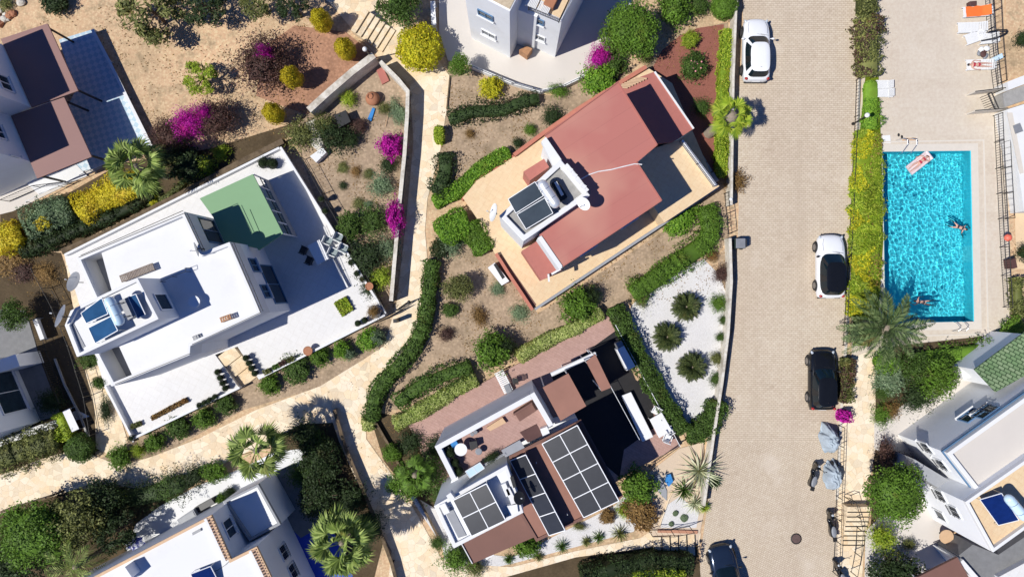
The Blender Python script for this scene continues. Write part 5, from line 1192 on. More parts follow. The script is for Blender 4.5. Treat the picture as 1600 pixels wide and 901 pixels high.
shrub('round dark green bush at the mouth of the alley', 126, 699, 22, 1.2, 'L_mid', 'ball', 'bush', 'bush')
# lower left trees
tree('light green feathery tree at the bottom left corner', 52, 832, 62, 4.2, 'L_green', 'big', flat=.6, trunk=.18); tree('grey olive tree right of the feathery tree, bottom left', 118, 812, 48, 3.6, 'L_olive', 'tree', flat=.6)
tree('dark green tree filling the bottom left corner', 20, 880, 50, 3.0, 'L_dark', 'tree', flat=.6); tree('dark tree crown above the blue and white parasol', 178, 830, 40, 3.0, 'L_dark', 'open', flat=.6)
tree('black green bushy tree above the lower white patio', 160, 790, 42, 2.6, 'L_dark', 'tree', flat=.6)
palm('feather palm with long leaves at the bottom left edge', 118, 885, 46, 3.4, 14, 'L_palm', 'feather', seed=5, ll=.5)
hedge('straggly dark hedge below the crazy paving at the lower left', [(140, 772), (190, 782), (240, 772), (290, 752)], 30, .9, 'L_dark', rough=.35, dens=120, aspect=.4)
shrub('yellow green sprig bush in the straggly dark hedge', 182, 780, 16, 1.2, 'L_lime', 'wild'); shrub('dark loose shrub left of the round one by the path', 262, 760, 22, .9, 'L_mid', 'wild'); shrub('round green shrub above the lower white patio', 335, 736, 20, 1.0, 'L_green', 'bush', ry=16); shrub('dark shrub between the round one and the path', 305, 744, 18, .9, 'L_dark', 'wild')
palm('fan palm standing between the crazy paving and the lower white patio', 400, 704, 46, 3.9, 17, seed=11); palm('big fan palm over the navy terrace at the bottom', 534, 848, 52, 4.2, 24, seed=14)
palm('young fan palm hidden in the dark shrubs right of the path', 648, 742, 30, 2.4, 14, 'L_green', seed=16)
tree('tall slim dark tree left of the stone edging wall', 500, 716, 36, 2.2, 'L_dark', 'tree'); tree('black green shrub mass beside the concrete patio', 500, 772, 40, 2.0, 'L_dark', 'tree'); shrub('dark shrub by the top of the stone edging wall', 478, 680, 26, 1.2, 'L_dark', 'wild'); shrub('white dotted shrub at the edge of the concrete patio', 470, 740, 20, .8, 'L_mid', 'wild'); shrub('mid green shrub left of the edging wall', 490, 694, 20, 1.2, 'L_mid', 'bush'); shrub('dark leafy shrub near the big fan palm', 580, 820, 24, 1.0, 'L_dark', 'wild')
shrub('dark shrub mass lower down the edging wall', 548, 780, 28, 1.2, 'L_dark', 'wild')
# brown house west border
tree('bright green feathery tree beside the brown terrace corner', 634, 752, 32, 2.4, 'L_green', 'tree'); shrub('dark green tall shrub against the brown terrace', 668, 738, 30, 1.6, 'L_mid', 'wild'); shrub('plum tinged shrub at the edge of the pink brown tiles', 682, 700, 20, 1.2, 'L_dark', 'wild')
shrub('light green plant beside the white gravel patch', 612, 708, 14, .8, 'L_green', 'bush'); shrub('dark shrub under the variegated hedge end', 642, 690, 20, .9, 'L_dark', 'wild'); shrub('dark shrub below the terrace corner of the brown house', 690, 770, 18, 1.0, 'L_mid', 'wild')
shrub('small shrub by the path under the white block', 683, 848, 12, .6, 'L_mid', 'wild'); shrub('light green leafy bush at the bottom below the white block', 712, 872, 24, 1.0, 'L_green', 'wild'); shrub('dark clump between the leafy bush and the brown roof', 733, 858, 14, 1.2, 'L_dark', 'wild'); shrub('olive bush under the lower brown roof', 742, 886, 16, .7, 'L_olive', 'wild')
shrub('glossy green shrub below the narrow solar array', 822, 850, 22, 1.2, 'L_green', 'bush', ry=17)
for k, (x, y, r, lb) in enumerate(((795, 872, 13, 'spiky grass tuft left of the row under the solar arrays'), (842, 868, 12, 'spiky grass tuft below the glossy shrub'), (878, 852, 17, 'large spiky grass tuft under the narrow solar array'), (916, 845, 12, 'spiky grass tuft under the biggest solar array'), (935, 838, 15, 'olive spiky tuft under the biggest solar array'), (968, 832, 20, 'dark spiky tuft near the entrance corner'))):
    rosette(lb, x, y, r, 60, 'L_olive' if k % 2 else 'L_mid', w=.02, name='grass_tuft', cat='grass tuft', h=.2, seed=k, curl=.4)
shrub('small brown green bush on the white gravel under the solar array', 948, 806, 12, .6, 'L_brown', 'bush'); shrub('glossy leafy green bush at the corner of the biggest solar array', 996, 760, 27, 1.5, 'L_green', 'bush'); shrub('golden brown shrub below the glossy leafy bush', 1000, 800, 24, 1.0, 'L_brown', 'bush', ry=28); shrub('light green shoots left of the golden brown shrub', 974, 796, 12, .7, 'L_lime', 'wild')
shrub('tiny green bush left of the biggest solar array', 905, 822, 12, .4, 'L_olive', 'wild', ry=6)
rosette('large white striped agave beside the road', 1092, 735, 44, 64, 'L_stripe', w=.045, h=.9, seed=3, curl=.25)
rosette('dark leafed agave below the striped one', 1068, 765, 24, 44, 'L_mid', w=.04, h=.6, seed=4); rosette('striped spiky agave lowest of the entrance group', 1085, 785, 22, 50, 'L_stripe', w=.03, h=.5, seed=5); rosette('yellow green yucca at the kerb of the entrance group', 1100, 791, 14, 50, 'L_lime', w=.03, h=.4, seed=6)
rosette('dark agave shoot right of the striped agave', 1116, 752, 16, 30, 'L_dark', w=.05, h=.5, seed=9)
for k, (x, y) in enumerate(((1056, 801), (1068, 809), (1047, 818), (1052, 802))): shrub(['tiny round succulent on the entrance gravel, top', 'small green succulent on the entrance gravel', 'tiny dark succulent on the entrance gravel, left', 'grey pebble like succulent on the entrance gravel'][k], x + k, y, 4 if k != 1 else 6, .2, 'L_sage', 'ball', 'succulent', 'succulent')
hedge('clipped golden green hedge at the bottom edge left of the dark blue car', [(985, 905), (1030, 900), (1075, 902)], 26, 1.6, 'L_lime', rough=.08)
hedge('dark tall hedge at the bottom edge below the entrance path', [(905, 905), (960, 888), (1020, 878), (1085, 880)], 26, 1.5, 'L_dark', rough=.15)
# right of road
hedge('short green hedge at the top edge right of the road', [(1358, -20), (1357, 24)], 30, 1.0, 'L_olive', rough=.15)
hedge('plum and green hedge beside the upper pool deck', [(1357, 20), (1358, 70), (1359, 122)], 32, 1.0, 'L_olive', rough=.2, second=('L_plum', .75))
hedge('yellow green trailing hedge along the road beside the lawn', [(1352, 200), (1348, 260), (1346, 330), (1344, 400), (1343, 470), (1340, 500)], 28, .5, 'L_lime', rough=.14, dens=260, aspect=.35, leaf=.1, second=('L_yellow', .6))
hedge('green grass like hedge between the trailing hedge and the pool', [(1366, 205), (1367, 300), (1364, 400), (1358, 480)], 24, .35, 'L_lime', rough=.18, dens=260, aspect=.3, leaf=.09, second=('L_brown', .2))
hedge('bright green grassy hedge between the plum hedge and the globe lamp', [(1363, 122), (1362, 160), (1361, 205)], 24, .5, 'L_bright', rough=.2, dens=240, aspect=.3, leaf=.09)
hedge('dark red and magenta flowering strip beside the black car', [(1326, 556), (1324, 600), (1322, 632)], 19, .8, 'L_olive', rough=.12, second=('L_plum', .8))
hedge('vivid magenta bougainvillea tuft at the end of the flowering strip', [(1322, 638), (1320, 662)], 17, .9, 'L_magenta', rough=.15, name='bougainvillea', cat='bougainvillea')
palm('large arching feather palm below the pool', 1382, 512, 60, 2.6, 32, 'L_phoenix', 'feather', trunk=.32, ll=.5, seed=31, minel=5, droop=85, nl=30, lw=.045)
shrub('orange brown dry leaf base at the foot of the arching palm', 1356, 528, 17, .9, 'L_brown', 'wild', ry=12, cat='palm base'); shrub('dark foliage left of the arching palm', 1340, 522, 18, .7, 'L_dark', 'wild')
hedge('green creeper along the lower right edge of the pool deck', [(1440, 562), (1490, 556), (1540, 548), (1576, 528), (1600, 498)], 26, .8, 'L_green', rough=.3, dens=130)
hedge('olive creeper beside the fence right of the pool', [(1590, 430), (1592, 470), (1598, 500)], 14, .7, 'L_olive', rough=.3)
tree('bright green leafy shrub tree above the bottom right house', 1468, 590, 34, 2.4, 'L_green', 'tree'); shrub('sage green shrub below the arching palm', 1392, 592, 26, 1.0, 'L_sage', 'bush'); tree('deep green shrub between the palm and the leafy tree', 1430, 575, 30, 1.8, 'L_mid', 'tree'); shrub('rounded bright green shrub right below the arching palm', 1382, 566, 18, 1.2, 'L_bright', 'bush')
shrub('dark spiky shrub in front of the blue trim house', 1432, 618, 28, 1.0, 'L_dark', 'wild'); shrub('orange brown shrub on the pale patio edge', 1391, 640, 15, .7, 'L_brown', 'wild'); shrub('green shrub under the orange brown one', 1376, 648, 16, .8, 'L_green', 'wild'); shrub('dark green shrub at the corner of the stone strip', 1378, 612, 14, .8, 'L_mid', 'wild')
tree('big round glossy green tree in front of the bottom right house', 1400, 770, 53, 4.4, 'L_green', 'big', flat=.62, trunk=.2); shrub('purplish grey shrub above the big round tree', 1384, 706, 24, 1.3, 'L_plum', 'wild', ry=14); shrub('greyish plum shrub right of the big round tree', 1412, 722, 16, 1.4, 'L_plum', 'twig')
shrub('drooping green lower branches under the big round tree', 1376, 838, 22, 1.6, 'L_lime', 'wild')
shrub('dark leaves at the right edge above the pool access building', 1597, 62, 14, .8, 'L_dark', 'wild'); shrub('dark creeper at the right edge below the peach patio', 1600, 395, 14, .8, 'L_dark', 'wild')
shrub('sunlit rocky scrub at the top left corner', 8, 6, 12, .4, 'L_olive', 'wild'); shrub('dark blue green bush at the top edge near the corner', 85, 2, 22, .9, 'L_dark', 'bush')
tree('dark tree mass put in over the shadowed steps at the bottom edge left of the brown canopy', 1398, 894, 44, 2.6, 'L_dark', 'tree')  # dark foliage added where shadowed steps and a tree lie
shrub('small olive bush by the patio corner under the round tree', 1420, 850, 10, .6, 'L_olive', 'wild')
# green square and planters on the white terrace
def planter_box(label, pts, z, h, m, pot, name='planter'):
    q = PL(pts, z + h); c = sum(q, Vector()) / len(q); root = thing(name, label, 'planter', (c.x, c.y, z)); b = MB(); b.prism([(p.x, p.y) for p in q], z + .002, z + h * .6); b.build('trough', M[pot], root)
    A = (q[0] + q[3]) / 2 if len(q) == 4 else q[0]; B = (q[1] + q[2]) / 2; Wd = (q[3] - q[0]).length; n = int((B - A).length * Wd * 500) + 60; cc = []
    for _ in range(n):
        u, v = nr.rand(), nr.rand(); p = q[0].lerp(q[1], u).lerp(q[3].lerp(q[2], u), v); cc.append((p.x - c.x, p.y - c.y, h * (.6 + .45 * nr.rand() + .15 * noise.noise(p * 3))))
    v, f = leafcloud(np.array(cc), np.tile((0, 0, 1.), (n, 1)), .07, .5, .8); me = mesh_np('plants', v, f); me.materials.append(M[m]); link('plants', me, None, root); return root
planter_box('square lime green plant bed on the white terrace', [(521, 473), (540, 462), (552, 483), (534, 495)], .5, .25, 'L_lime', 'dark_soil')
planter_box('long narrow dry planter on the lower white terrace', [(234, 650), (289, 621), (293, 628), (237, 657)], .5, .25, 'L_brown', 'dark_soil'); planter_box('small round plant tray on the lower white terrace', [(203, 663), (218, 658), (220, 665), (205, 671)], .5, .25, 'L_olive', 'brown_stone')
def pot(label, x, y, r, z, m='L_dark', pm='black', group='potted plants on the white terrace', h=.38, plant=True):
    c = P(x, y, z + h); c.z = z; root = thing('potted_plant' if plant else 'plant_pot', label, 'potted plant' if plant else 'pot', c, 0, group); b = MB(); R_ = r / K
    b.lathe((0, 0, 0), [(R_ * .7, .003), (R_, h * .95), (R_ * 1.06, h), (R_ * .9, h), (R_ * .85, h * .9)], 16); b.build('pot', M[pm], root, local=True)
    if plant: foliage('foliage', getblob('wild', int(x)), M and m, root, (0, 0, h + R_ * .4), (R_ * 1.0, R_ * 1.0, R_ * .9), x)
    return root
pots = [(384, 559, 'uppermost black pot right of the garden steps'), (389, 567, 'second black pot right of the garden steps'), (393, 575, 'third black pot right of the garden steps'), (398, 583, 'lowest black pot right of the garden steps'),
        (340, 581, 'uppermost black pot left of the garden steps'), (344, 590, 'second black pot left of the garden steps'), (348, 598, 'third black pot left of the garden steps'), (352, 606, 'lowest black pot left of the garden steps'),
        (312, 633, 'leftmost black pot on the southern terrace edge'), (320, 629, 'second black pot on the southern terrace edge'), (328, 625, 'third black pot on the southern terrace edge'), (336, 620, 'fourth black pot on the southern terrace edge, olive plant'),
        (559, 505, 'left black pot near the big round stone planter'), (570, 500, 'right black pot near the big round stone planter'), (558, 427, 'black pot on the right terrace edge above the orange one'), (567, 436, 'dark pot just above the orange pot on the right edge'), (549, 410, 'pot on the right terrace edge below the chairs'), (502, 311, 'dark pot plant on the upper right terrace edge'), (508, 330, 'dark pot plant below the upper right one'), (206, 684, 'small pot at the lower left terrace corner')]
for x, y, lb in pots: pot(lb, x, y, 4.6, .5 if 'edge' not in lb or 'right' not in lb else .5)
pot('big round stone planter with dry soil at the right terrace corner', 585, 487, 10, .5, 'L_brown', 'concrete', h=.5); pot('terracotta bowl on the southern terrace edge', 481, 548, 7, .86, 'L_brown', 'terracotta', h=.16, plant=False); pot('orange pot on the right terrace edge', 577, 447, 6, .86, 'L_olive', 'terracotta', h=.3, plant=False)
for k, (x, y, m) in enumerate(((417, 580, 'L_olive'), (430, 573, 'L_mid'), (441, 567, 'L_plum'), (453, 562, 'L_olive'))): planter_box(['leftmost green planter box on the southern terrace edge', 'dark green planter box, second from the left', 'red leaved planter box on the southern terrace edge', 'rightmost green planter box on the southern terrace edge'][k], [(x - 7, y - 1), (x + 4, y - 6), (x + 7, y + 1), (x - 4, y + 6)], .5, .5, m, 'concrete')
pot('dark ragged plant on a wire stand by the upper terrace edge', 412, 255, 8, .5, 'L_dark', 'black', h=.3); pot('second ragged plant on the wire stand', 426, 256, 8, .5, 'L_dark', 'black', h=.3)
# ================================================================ STREET AND GARDEN OBJECTS
def lamp(label, bx_, by, gx, gy, h, globe=.16):
    c = P(bx_, by, 0); root = thing('street_lamp', label, 'street lamp', c); g = P(gx, gy, h)
    b = MB(); b.tube((0, 0, 0), (0, 0, .15), .1, 10); t3 = Vector((g.x - c.x, g.y - c.y, h)); b.tube((0, 0, .15), t3 - Vector((0, 0, globe)), .045, 8, .035); b.build('pole', M['iron'], root, local=True)
    b = MB(); b.ball(t3, globe, 18); b.build('globe', M['plastic'], root, local=True)
lamp('globe lamp on a dark post between the road and the lawn', 1332, 194, 1355, 180, 2.6, .15); lamp('globe lamp beside the stone steps in the upper garden', 583, 92, 570, 77, 2.6, .15)
lamp('white globe at the roadside fence above the waste bin', 1141, 312, 1142, 311, .9, .12); lamp('small white globe on the gravel bed wall', 1137, 523, 1138, 523, .75, .09)
lm = thing('garden_gate', 'open black iron garden gate at the corner of the white terrace', 'gate', P(622, 508, 0)); b = MB()
for a_, b_ in (((592, 503), (612, 494)), ((612, 494), (632, 482)), ((621, 485), (639, 472))):
    A, B = P(*a_, .05), P(*b_, .05)
    for z in (.15, .6, 1.05): b.tube((A.x, A.y, z), (B.x, B.y, z), .02, 5)
    for k in range(6): c = A.lerp(B, k / 5); b.tube((c.x, c.y, .05), (c.x, c.y, 1.1), .015, 5)
b.build('leaf', M['iron'], lm); b = MB(); c = P(622, 500, 0); b.box((c.x, c.y, .6), (.22, .22, 1.2)); b.build('post', M['black'], lm)
cg = thing('lamp_finial', 'round black lantern on the gate post by the stone path', 'lantern', P(639, 472, 0)); b = MB(); c = P(639, 472, 1.3); b.tube((c.x, c.y, 0), (c.x, c.y, 1.2), .03, 6); b.build('post', M['iron'], cg); b = MB(); b.ball((c.x, c.y, 1.3), .12, 12); b.build('lantern', M['black'], cg)
r = thing('terracotta_jar', 'round terracotta jar lying in the vegetable garden', 'jar', P(582, 154, 0)); b = MB(); c = P(582, 154, .4); b.ball((c.x, c.y, .36), .46, 22, .8); b.build('body', M['terracotta'], r); b = MB(); b.lathe((c.x - .1, c.y + .05, .66), [(.16, 0), (.2, .1), (.15, .1), (.12, 0)], 16); b.build('mouth', M['terracotta'], r)
tbox('stone_slab', 'pinkish stone slab at the top of the vegetable garden', 'slab', [(588, 110), (598, 104), (608, 126), (597, 132)], 0, .14, 'redroof2'); tbox('shed_roof', 'white painted shed roof pieces under the rambling bushes', 'shed', [(478, 192), (492, 186), (506, 226), (496, 236), (486, 226)], 0, .4, 'pale_stone'); tbox('white_crate', 'white box at the lower end of the rambling bushes', 'box', [(484, 244), (504, 230), (510, 238), (494, 254)], 0, .5, 'white'); tbox('dark_box', 'blackish box between the rambling bushes', 'box', [(522, 180), (540, 172), (548, 190), (530, 200)], 0, .8, 'black')
b = MB(); b.path(PL([(590, 178), (594, 160), (600, 150)], .1), .02, 5); b.path(PL([(602, 198), (610, 160)], .1), .02, 5); tag(b.build('bean_poles', M['lightwood']), 'thin light poles lying in the vegetable bed', 'poles')
tbox('blue_hose_box', 'small blue plastic piece in the vegetable garden', 'plastic', [(574, 186), (582, 168), (586, 170), (580, 190)], .01, .1, 'bluecloth')
# waste bin
r = thing('waste_bin', 'dark green wheeled waste bin with a grey lid beside the road wall', 'waste bin', P(1158, 381, 0)); c = P(1158, 380, .9); b = MB(); b.prism([(c.x - .30, c.y - .32), (c.x + .32, c.y - .32), (c.x + .32, c.y + .32), (c.x - .3, c.y + .32)], .12, .85); b.build('body', plain('bin_plastic', (.02, .04, .035), .5), r, bevel=.03)
b = MB(); b.box((c.x - .03, c.y, .90), (.60, .62, .07)); b.build('lid', M['dishgrey'], r, bevel=.02); b = MB(); b.tube((c.x + .36, c.y - .26, .84), (c.x + .36, c.y + .26, .84), .025, 8); b.build('handle', M['black'], r)
for s in (-1, 1): b = MB(); b.tube((c.x + .25, c.y + s * .28, .1), (c.x + .25, c.y + s * .36, .1), .1, 12); b.build('wheel', M['tyre'], r)
r = thing('manhole_cover', 'round rusty manhole cover set in the road', 'manhole cover', P(1244, 841, .044)); b = MB(); b.lathe((0, 0, 0), [(.36, 0), (.36, .012), (.30, .012)], 28); b.build('rim', M['iron'], r, local=True); b = MB(); b.lathe((0, 0, 0), [(.29, .001), (.29, .014)], 28)
b.build('lid', plain('rusty_iron', (.14, .09, .08), .7, .3, var=.3, scale=9), r, local=True)
# fences
railing('dark iron fence along the road kerb beside the lawn', [(1343, 122), (1341, 180), (1338, 240), (1334, 330), (1330, 400), (1326, 470), (1322, 540)], .03, .5, 'iron', gap=.2, post=1.4)
railing('dark iron fence from the bougainvillea down to the outdoor steps', [(1320, 668), (1318, 730), (1316, 780), (1314, 850), (1311, 901)], .03, .9, 'iron', gap=.25, post=1.1)
railing('black handrail curving down the outdoor steps', [(1330, 782), (1338, 784), (1345, 810), (1349, 830), (1346, 870), (1340, 901)], .3, .9, 'iron', gap=.4, post=.9)
railing('black fence section near the upper left road side', [(1138, 300), (1141, 332), (1144, 364)], .02, .9, 'iron', gap=.2)
railing('long rusty fence between the pool deck and the right edge', [(1552, -30), (1556, 40), (1562, 100), (1567, 140)], .03, .9, 'iron', gap=.16, post=1.3, rails=3)
railing('outer rail parallel to the long rusty fence', [(1564, -30), (1568, 50), (1574, 125)], .03, .9, 'iron', gap=.4, post=1.5)
railing('iron fence right of the pool below the access gate', [(1567, 176), (1571, 260), (1575, 340), (1580, 430), (1583, 480)], .03, .9, 'iron', gap=.16, post=1.3, rails=3)
railing('outer rail right of the iron pool fence', [(1577, 178), (1581, 260), (1586, 340)], .03, .9, 'iron', gap=.4, post=1.5)
railing('black entrance gate bars at the bottom garden path', [(1020, 838), (1055, 838), (1085, 832)], .03, 1.3, 'iron', gap=.35, post=2)
railing('black iron fence beside the corner garden and white terrace', [(470, 245), (500, 300), (530, 352), (560, 405), (592, 470), (600, 490)], .0, .9, 'iron', gap=.25, post=1.3)
railing('white rail above the wall of the curved patio', [(737, 103), (770, 117), (800, 129), (845, 142), (880, 134), (907, 121), (931, 107)], .5, .4, 'iron', gap=.5, post=1.2, rails=1)
railing('dark railing in the alley left of the white house', [(48, 420), (80, 480), (105, 540), (130, 620), (140, 680)], .0, 1.0, 'iron', gap=.3, post=1.3)
railing('thin fence line beside the shaded left patio', [(46, 500), (60, 550), (80, 600), (92, 630)], .03, .8, 'iron', gap=.14)
for k, (x, y) in enumerate(((1405, 227), (1419, 227))):
    b = MB(); a = P(x, y, 0); pts = [Vector((a.x - .25, a.y + .30, .05)), Vector((a.x - .1, a.y + .3, .6)), Vector((a.x + .1, a.y + .2, .75)), Vector((a.x + .15, a.y - .1, .7)), Vector((a.x + .02, a.y - .55, .3)), Vector((a.x, a.y - .62, -.3))]; b.path(pts, .022, 8)
    tag(b.build('pool_ladder_rail', M['steel']), ['left', 'right'][k] + ' steel ladder rail at the upper end of the pool', 'ladder rail', 'pool ladder rails')
for k, (x, y) in enumerate(((1490, 512), (1502, 511))):
    b = MB(); a = P(x, y, 0); pts = [Vector((a.x - .15, a.y - .20, .05)), Vector((a.x, a.y - .2, .5)), Vector((a.x + .1, a.y, .6)), Vector((a.x, a.y + .35, .3)), Vector((a.x, a.y + .4, -.3))]; b.path(pts, .02, 8)
    tag(b.build('pool_ladder_rail', M['steel']), ['left', 'right'][k] + ' dark ladder rail at the lower end of the pool', 'ladder rail', 'pool ladder rails')
# terrace furniture
def table(label, pts, z, h, m='wood', cloth=None, name='table'):
    q = PL(pts, z + h); c = sum(q, Vector()) / 4; root = thing(name, label, 'table', (c.x, c.y, z)); b = MB(); b.prism([(p.x, p.y) for p in q], z + h - .05, z + h); b.build('tabletop', M[m], root, bevel=.015)
    for p in q: p = p.lerp(c, .12); l = MB(); l.tube((p.x, p.y, z), (p.x, p.y, z + h - .05), .03, 6); l.build('leg', M[m], root)
    return root
def chair(label, x, y, z, rz, m='plastic', s=1.0, group=None, slats=True, sm=None):
    c = P(x, y, z + .45); root = thing('chair', label, 'chair', (c.x, c.y, z), R(rz), group)
    b = MB(); b.box((0, 0, .44), (.48 * s, .48 * s, .04)); b.build('seat', M[sm or m], root, local=True, bevel=.02)
    b = MB()
    if slats:
        for k in range(5): b.box((-.2 * s + k * .1 * s, -.25 * s, .68), (.05, .03, .42))
        b.box((0, -.25 * s, .9), (.48 * s, .04, .07))
    else: b.box((0, -.25 * s, .68), (.46 * s, .04, .45))
    b.build('backrest', M[m], root, local=True)
    for g in (-1, 1):
        b = MB(); b.box((g * .26 * s, 0, .64), (.05, .46 * s, .03)); b.tube((g * .26 * s, .2 * s, .44), (g * .26 * s, .2 * s, .64), .018, 5); b.build('armrest', M[m], root, local=True)
        for e in (-1, 1): l = MB(); l.tube((g * .2 * s, e * .2 * s, 0), (g * .2 * s, e * .2 * s, .42), .02, 6); l.build('leg', M[m], root, local=True)
    return root
table('table with a pale cloth standing in the terrace shadow of the left white house', [(480, 384), (499, 374), (514, 404), (496, 414)], .5, .75, 'plastic')
chair('upper dark chair left of the shaded terrace table', 474, 391, .5, 66, 'black', .95, slats=False); chair('lower dark chair left of the shaded terrace table', 483, 407, .5, 66, 'black', .95, slats=False)
chair('upper inner grey chair right of the shaded table', 513, 376, .5, -114, 'dishwhite', slats=False, sm='chairfabric'); chair('upper outer grey chair at the terrace edge', 529, 371, .5, -114, 'dishwhite', slats=False, sm='chairfabric'); chair('lower inner grey chair right of the shaded table', 521, 394, .5, -114, 'dishwhite', slats=False, sm='chairfabric'); chair('lower outer grey chair at the terrace edge', 537, 388, .5, -114, 'dishwhite', slats=False, sm='chairfabric')
b = MB(); b.wall(P(519, 404, .75), P(543, 449, .75), .1, .503, .75); tag(b.build('low_wall', M['white']), 'thin low white wall strip right of the terrace shadow', 'wall')
sb = thing('sun_bed', 'long white sun bed half in shadow on the brown house terrace', 'sun bed', P(1000, 652, .36)); b = MB(); b.prism([(p.x, p.y) for p in PL([(971, 618), (986, 612), (1021, 682), (1004, 690)], .75)], .60, .75); b.build('mattress', M['plastic'], sb, bevel=.03); b = MB(); b.prism([(p.x, p.y) for p in PL([(972, 620), (985, 614), (1019, 681), (1005, 687)], .6)], .362, .595); b.build('base', M['whiteframe'], sb)
table('white table with things on it at the hedge side of the brown terrace', [(1015, 655), (1034, 644), (1050, 672), (1030, 684)], .36, .75, 'plastic'); chair('white slatted chair above the white table on the brown terrace', 1025, 641, .36, 150); chair('white slatted chair below the white table on the brown terrace', 1042, 684, .36, -20)
chair('second white chair against the rail on the brown terrace', 1046, 672, .36, -60)
tbox('white_cabinet', 'white cabinet standing by the hedge on the shaded patio', 'cabinet', [(963, 546), (975, 540), (993, 572), (979, 579)], .36, 1.3, 'plastic'); tbox('grey_shelf', 'grey shelf above the white cabinet', 'shelf', [(962, 536), (971, 532), (975, 540), (965, 544)], .36, 1.2, 'dishgrey'); tbox('beige_box', 'beige box below the white cabinet', 'box', [(988, 577), (996, 573), (1003, 588), (996, 595)], .36, .9, 'lightwood')
slatted('sun_lounger', 'white slatted lounger on the north side of the brown terrace', 'sun lounger', (779, 580), (795, 612), .62, .35, .32, 'plastic', 12); tbox('seat_cushion', 'grey cushion lying beside the slatted lounger', 'cushion', [(787, 603), (795, 599), (800, 611), (792, 615)], .68, .76, 'dishgrey'); chair('small black metal chair beside the white slatted lounger', 805, 595, .35, 100, 'black', .7)
# roof terrace
t1 = thing('side_table', 'round white table on the walled roof terrace', 'table', P(720, 702, ZF + .02)); c = P(720, 702, ZF + .75); b = MB(); b.lathe((c.x, c.y, ZF + .72), [(.36, 0), (.36, .03)], 28); b.build('tabletop', M['plastic'], t1); b = MB(); b.tube((c.x, c.y, ZF + .02), (c.x, c.y, ZF + .72), .04, 8); b.build('leg', M['plastic'], t1)
pot('black pot plant left of the white round table on the roof terrace', 703, 706, 7, ZF + .02, 'L_dark', group='pots on the roof terrace'); pot('black pot plant below the white round table', 711, 722, 6, ZF + .02, 'L_dark', group='pots on the roof terrace'); pot('tall dark plant in the corner of the roof terrace', 716, 736, 7, ZF + .02, 'L_dark', group='pots on the roof terrace')
tbox('blue_bag', 'blue bag in the corner of the roof terrace', 'bag', [(703, 692), (713, 688), (717, 696), (708, 701)], ZF + .02, ZF + .4, 'bluecloth'); tbox('clutter_box', 'black case at the left wall of the roof terrace', 'case', [(693, 700), (701, 697), (706, 708), (699, 712)], ZF + .02, ZF + .5, 'black')
for k, (x, y) in enumerate(((738, 678), (743, 675), (748, 705))):
    q = thing('stool', ['left small round stool near the wall of the roof terrace', 'right small round stool near the wall of the roof terrace', 'bigger round stool beside the black table on the roof terrace'][k], 'stool', P(x, y, ZF + .02)); c = P(x, y, ZF + .45); rr = (.12, .12, .2)[k]; b = MB(); b.lathe((c.x, c.y, ZF + .4), [(rr, 0), (rr, .05), (rr * .8, .05)], 20); b.build('seat', M['dishgrey'], q)
    for j in range(3): b = MB(); a = j * 2.1; b.tube((c.x + rr * .8 * math.cos(a), c.y + rr * .8 * math.sin(a), ZF + .02), (c.x + rr * .6 * math.cos(a), c.y + rr * .6 * math.sin(a), ZF + .4), .015, 5); b.build('leg', M['iron'], q)
table('small black square table on the roof terrace', [(733, 690), (745, 688), (747, 698), (736, 704)], ZF + .02, .5, 'black')
tbox('wooden_board', 'light wooden board leaning along the roof terrace wall', 'board', [(760, 668), (785, 652), (791, 660), (766, 673)], ZF + .02, ZF + .25, 'lightwood'); tbox('brown_mat', 'dark brown square mat on the roof terrace', 'mat', [(812, 675), (838, 662), (848, 680), (825, 691)], ZF + .022, ZF + .06, 'darkwood'); tbox('white_cooler', 'white box at the lower right corner of the roof terrace', 'box', [(844, 670), (855, 666), (859, 676), (848, 681)], ZF + .02, ZF + .55, 'plastic')
sf = thing('sofa', 'brown three seat sofa at the right end of the roof terrace', 'sofa', P(820, 640, ZF + .02))
for k in range(3): b = MB(); c = P(812, 648, ZF + .4).lerp(P(829, 637, ZF + .4), k / 2); b.box((c.x, c.y, ZF + .25), (.40, .62, .4), R(32)); b.build('seat', M['brownroof3'], sf, bevel=.03)
b = MB(); c = P(817, 638, ZF + .6); b.box((c.x, c.y, ZF + .4), (1.25, .12, .7), R(32)); b.build('backrest', M['brownroof3'], sf, bevel=.03)
tbox('grey_screen', 'pale grey panel lying by the lower edge of the roof terrace', 'panel', [(783, 703), (812, 687), (820, 699), (790, 714)], ZF + .3, ZF + .36, 'greywall')
gs = thing('glass_skylight', 'clear glass skylight at the lower edge of the roof terrace', 'skylight', P(744, 733, ZF))
collector(gs, 'pane', [(727, 736), (750, 722), (757, 731), (734, 746)], ZF + .5, ZF + .6, 'skytank', grid=(2, 1)); 
shrub('dark plants heaped along the lower edge of the roof terrace', 768, 714, 13, .6, 'L_dark', 'wild', z0=ZF + .02, ry=7, rz=.5)
